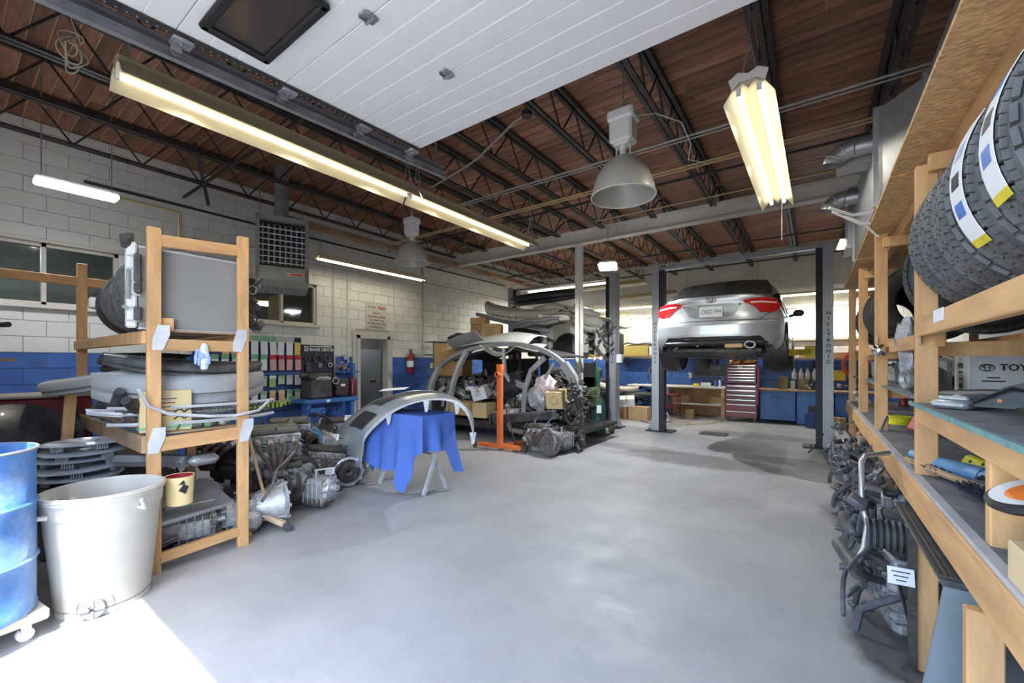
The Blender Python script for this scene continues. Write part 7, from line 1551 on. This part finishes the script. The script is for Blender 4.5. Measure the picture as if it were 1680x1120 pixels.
solo('blue_bucket', B().lathe([(.001,0),(.13,0),(.16,.3),(.15,.3),(.12,.02),(.001,.02)],20), blue_dk, 'dark blue bucket on the floor behind the lift post', 'bucket', (-.02,11.95,0))
# left back clutter
carton('plain brown carton on the floor left of the lift post', (-3.75,11.0,0), (.36,.5,.34), R(-88), m=cardb); carton('narrow brown carton beside the plain one', (-4.22,11.05,0), (.36,.32,.34), R(-88), m=cardb_d)
carton('dark brown carton at the back left floor', (-4.7,11.2,0), (.36,.4,.28), R(-88), m=mat('dark_card', (.13,.07,.05), .8)); carton('white and yellow printed carton tilted on the brown cartons', (-4.1,11.0,.36), (.28,.42,.22), m=white_card, rot=(R(4),R(18),R(-70)), marks='bars')
t = thing('sheet_stack', 'dark parts table with sagging pale bumper skins on it', 'table', (-4.3,11.9,0)); obj('tabletop', B().box((0,0,.62),(1.6,.8,.04)), iron, t)
for x in (-.7,.7): obj('leg', B().box((x,-.3,.3),(.05,.05,.6)), iron, t)
bump_at('pale bumper skin draped over the back left table', (-4.6,11.5,.78), 1.2, .16, .2, .2, mat('pale_beige', (.45,.43,.38), .6), (R(20),R(6),R(6))); bump_at('dark bumper skin under the pale one', (-4.3,11.6,.68), 1.3, .14, .2, .2, dark_pl, (R(20),R(14),R(6)))
b = B()
for k in range(60): p = Vector((rr.uniform(-.9,.9),rr.uniform(-.3,.3),rr.uniform(.0,.8))); b.cyl(p, p+Vector((rr.uniform(-.2,.2),rr.uniform(-.1,.1),rr.uniform(-.1,.1))), rr.uniform(.015,.06), n=7)
solo('stored_parts', b, grease, 'dark heap of stored parts against the back wall by the left lift', 'parts heap', (-4.9,12.5,.05))['kind'] = 'stuff'
solo('stored_parts', B().box((0,0,.5),(2.6,.7,1.0),bev=.05).box((0,.1,1.2),(2.2,.4,.3),bev=.08), dark_pl, 'dark covered racking behind the wrecked front end', 'rack', (-6.6,12.4,0)).name = 'covered_rack'
# pegs: hooks and hanging tools on the blue back wall
for k in range(9):
    x = -3.6+k*.3; t = thing('hand_tool', 'hand tool hanging on the blue back wall, %s from the left' % ORD[k], 'tool', (x,13.15,1.25), group='hand tools on the blue back wall'); obj('shank', B().cyl((0,0,0),(0,0,-.16-.04*(k%3)),.008,n=6), galv, t); obj('head', B().box((0,0,.02),(.06,.02,.04),bev=.006), iron, t)
solo('floor_cable', B().tube([(-3.6,10.6,.012),(-3.3,10.4,.012),(-3.0,10.5,.012),(-3.2,10.75,.012),(-2.9,10.9,.012)],.01,n=6), black_pl, 'black cable looping on the floor left of the lift post', 'cable')
solo('floor_cable', B().tube([(-3.3,11.6,.02),(-2.7,11.2,.012),(-2.3,10.9,.012),(-2.5,10.6,.012),(-2.0,11.3,.012),(-1.9,11.9,.03)],.012,n=6), tan_m, 'tan air hose winding on the floor under the raised car', 'hose')
t = thing('jack_stand', 'small tubular trolley beside the left lift post base', 'jack', (-3.0,10.75,0)); obj('frame', B().tube([(-.15,-.1,.02),(0,0,.3),(.15,-.1,.02)],.015,n=6).tube([(-.15,.1,.02),(0,0,.3),(.15,.1,.02)],.015,n=6), galv, t); obj('saddle', B().cyl((0,0,.28),(0,0,.34),.03,n=10), iron, t)
solo('lift_ramp_plate', B().box((0,0,.01),(.5,.4,.02)), iron, 'flat steel plate on the floor under the raised car', 'plate', (-1.7,9.6,0))
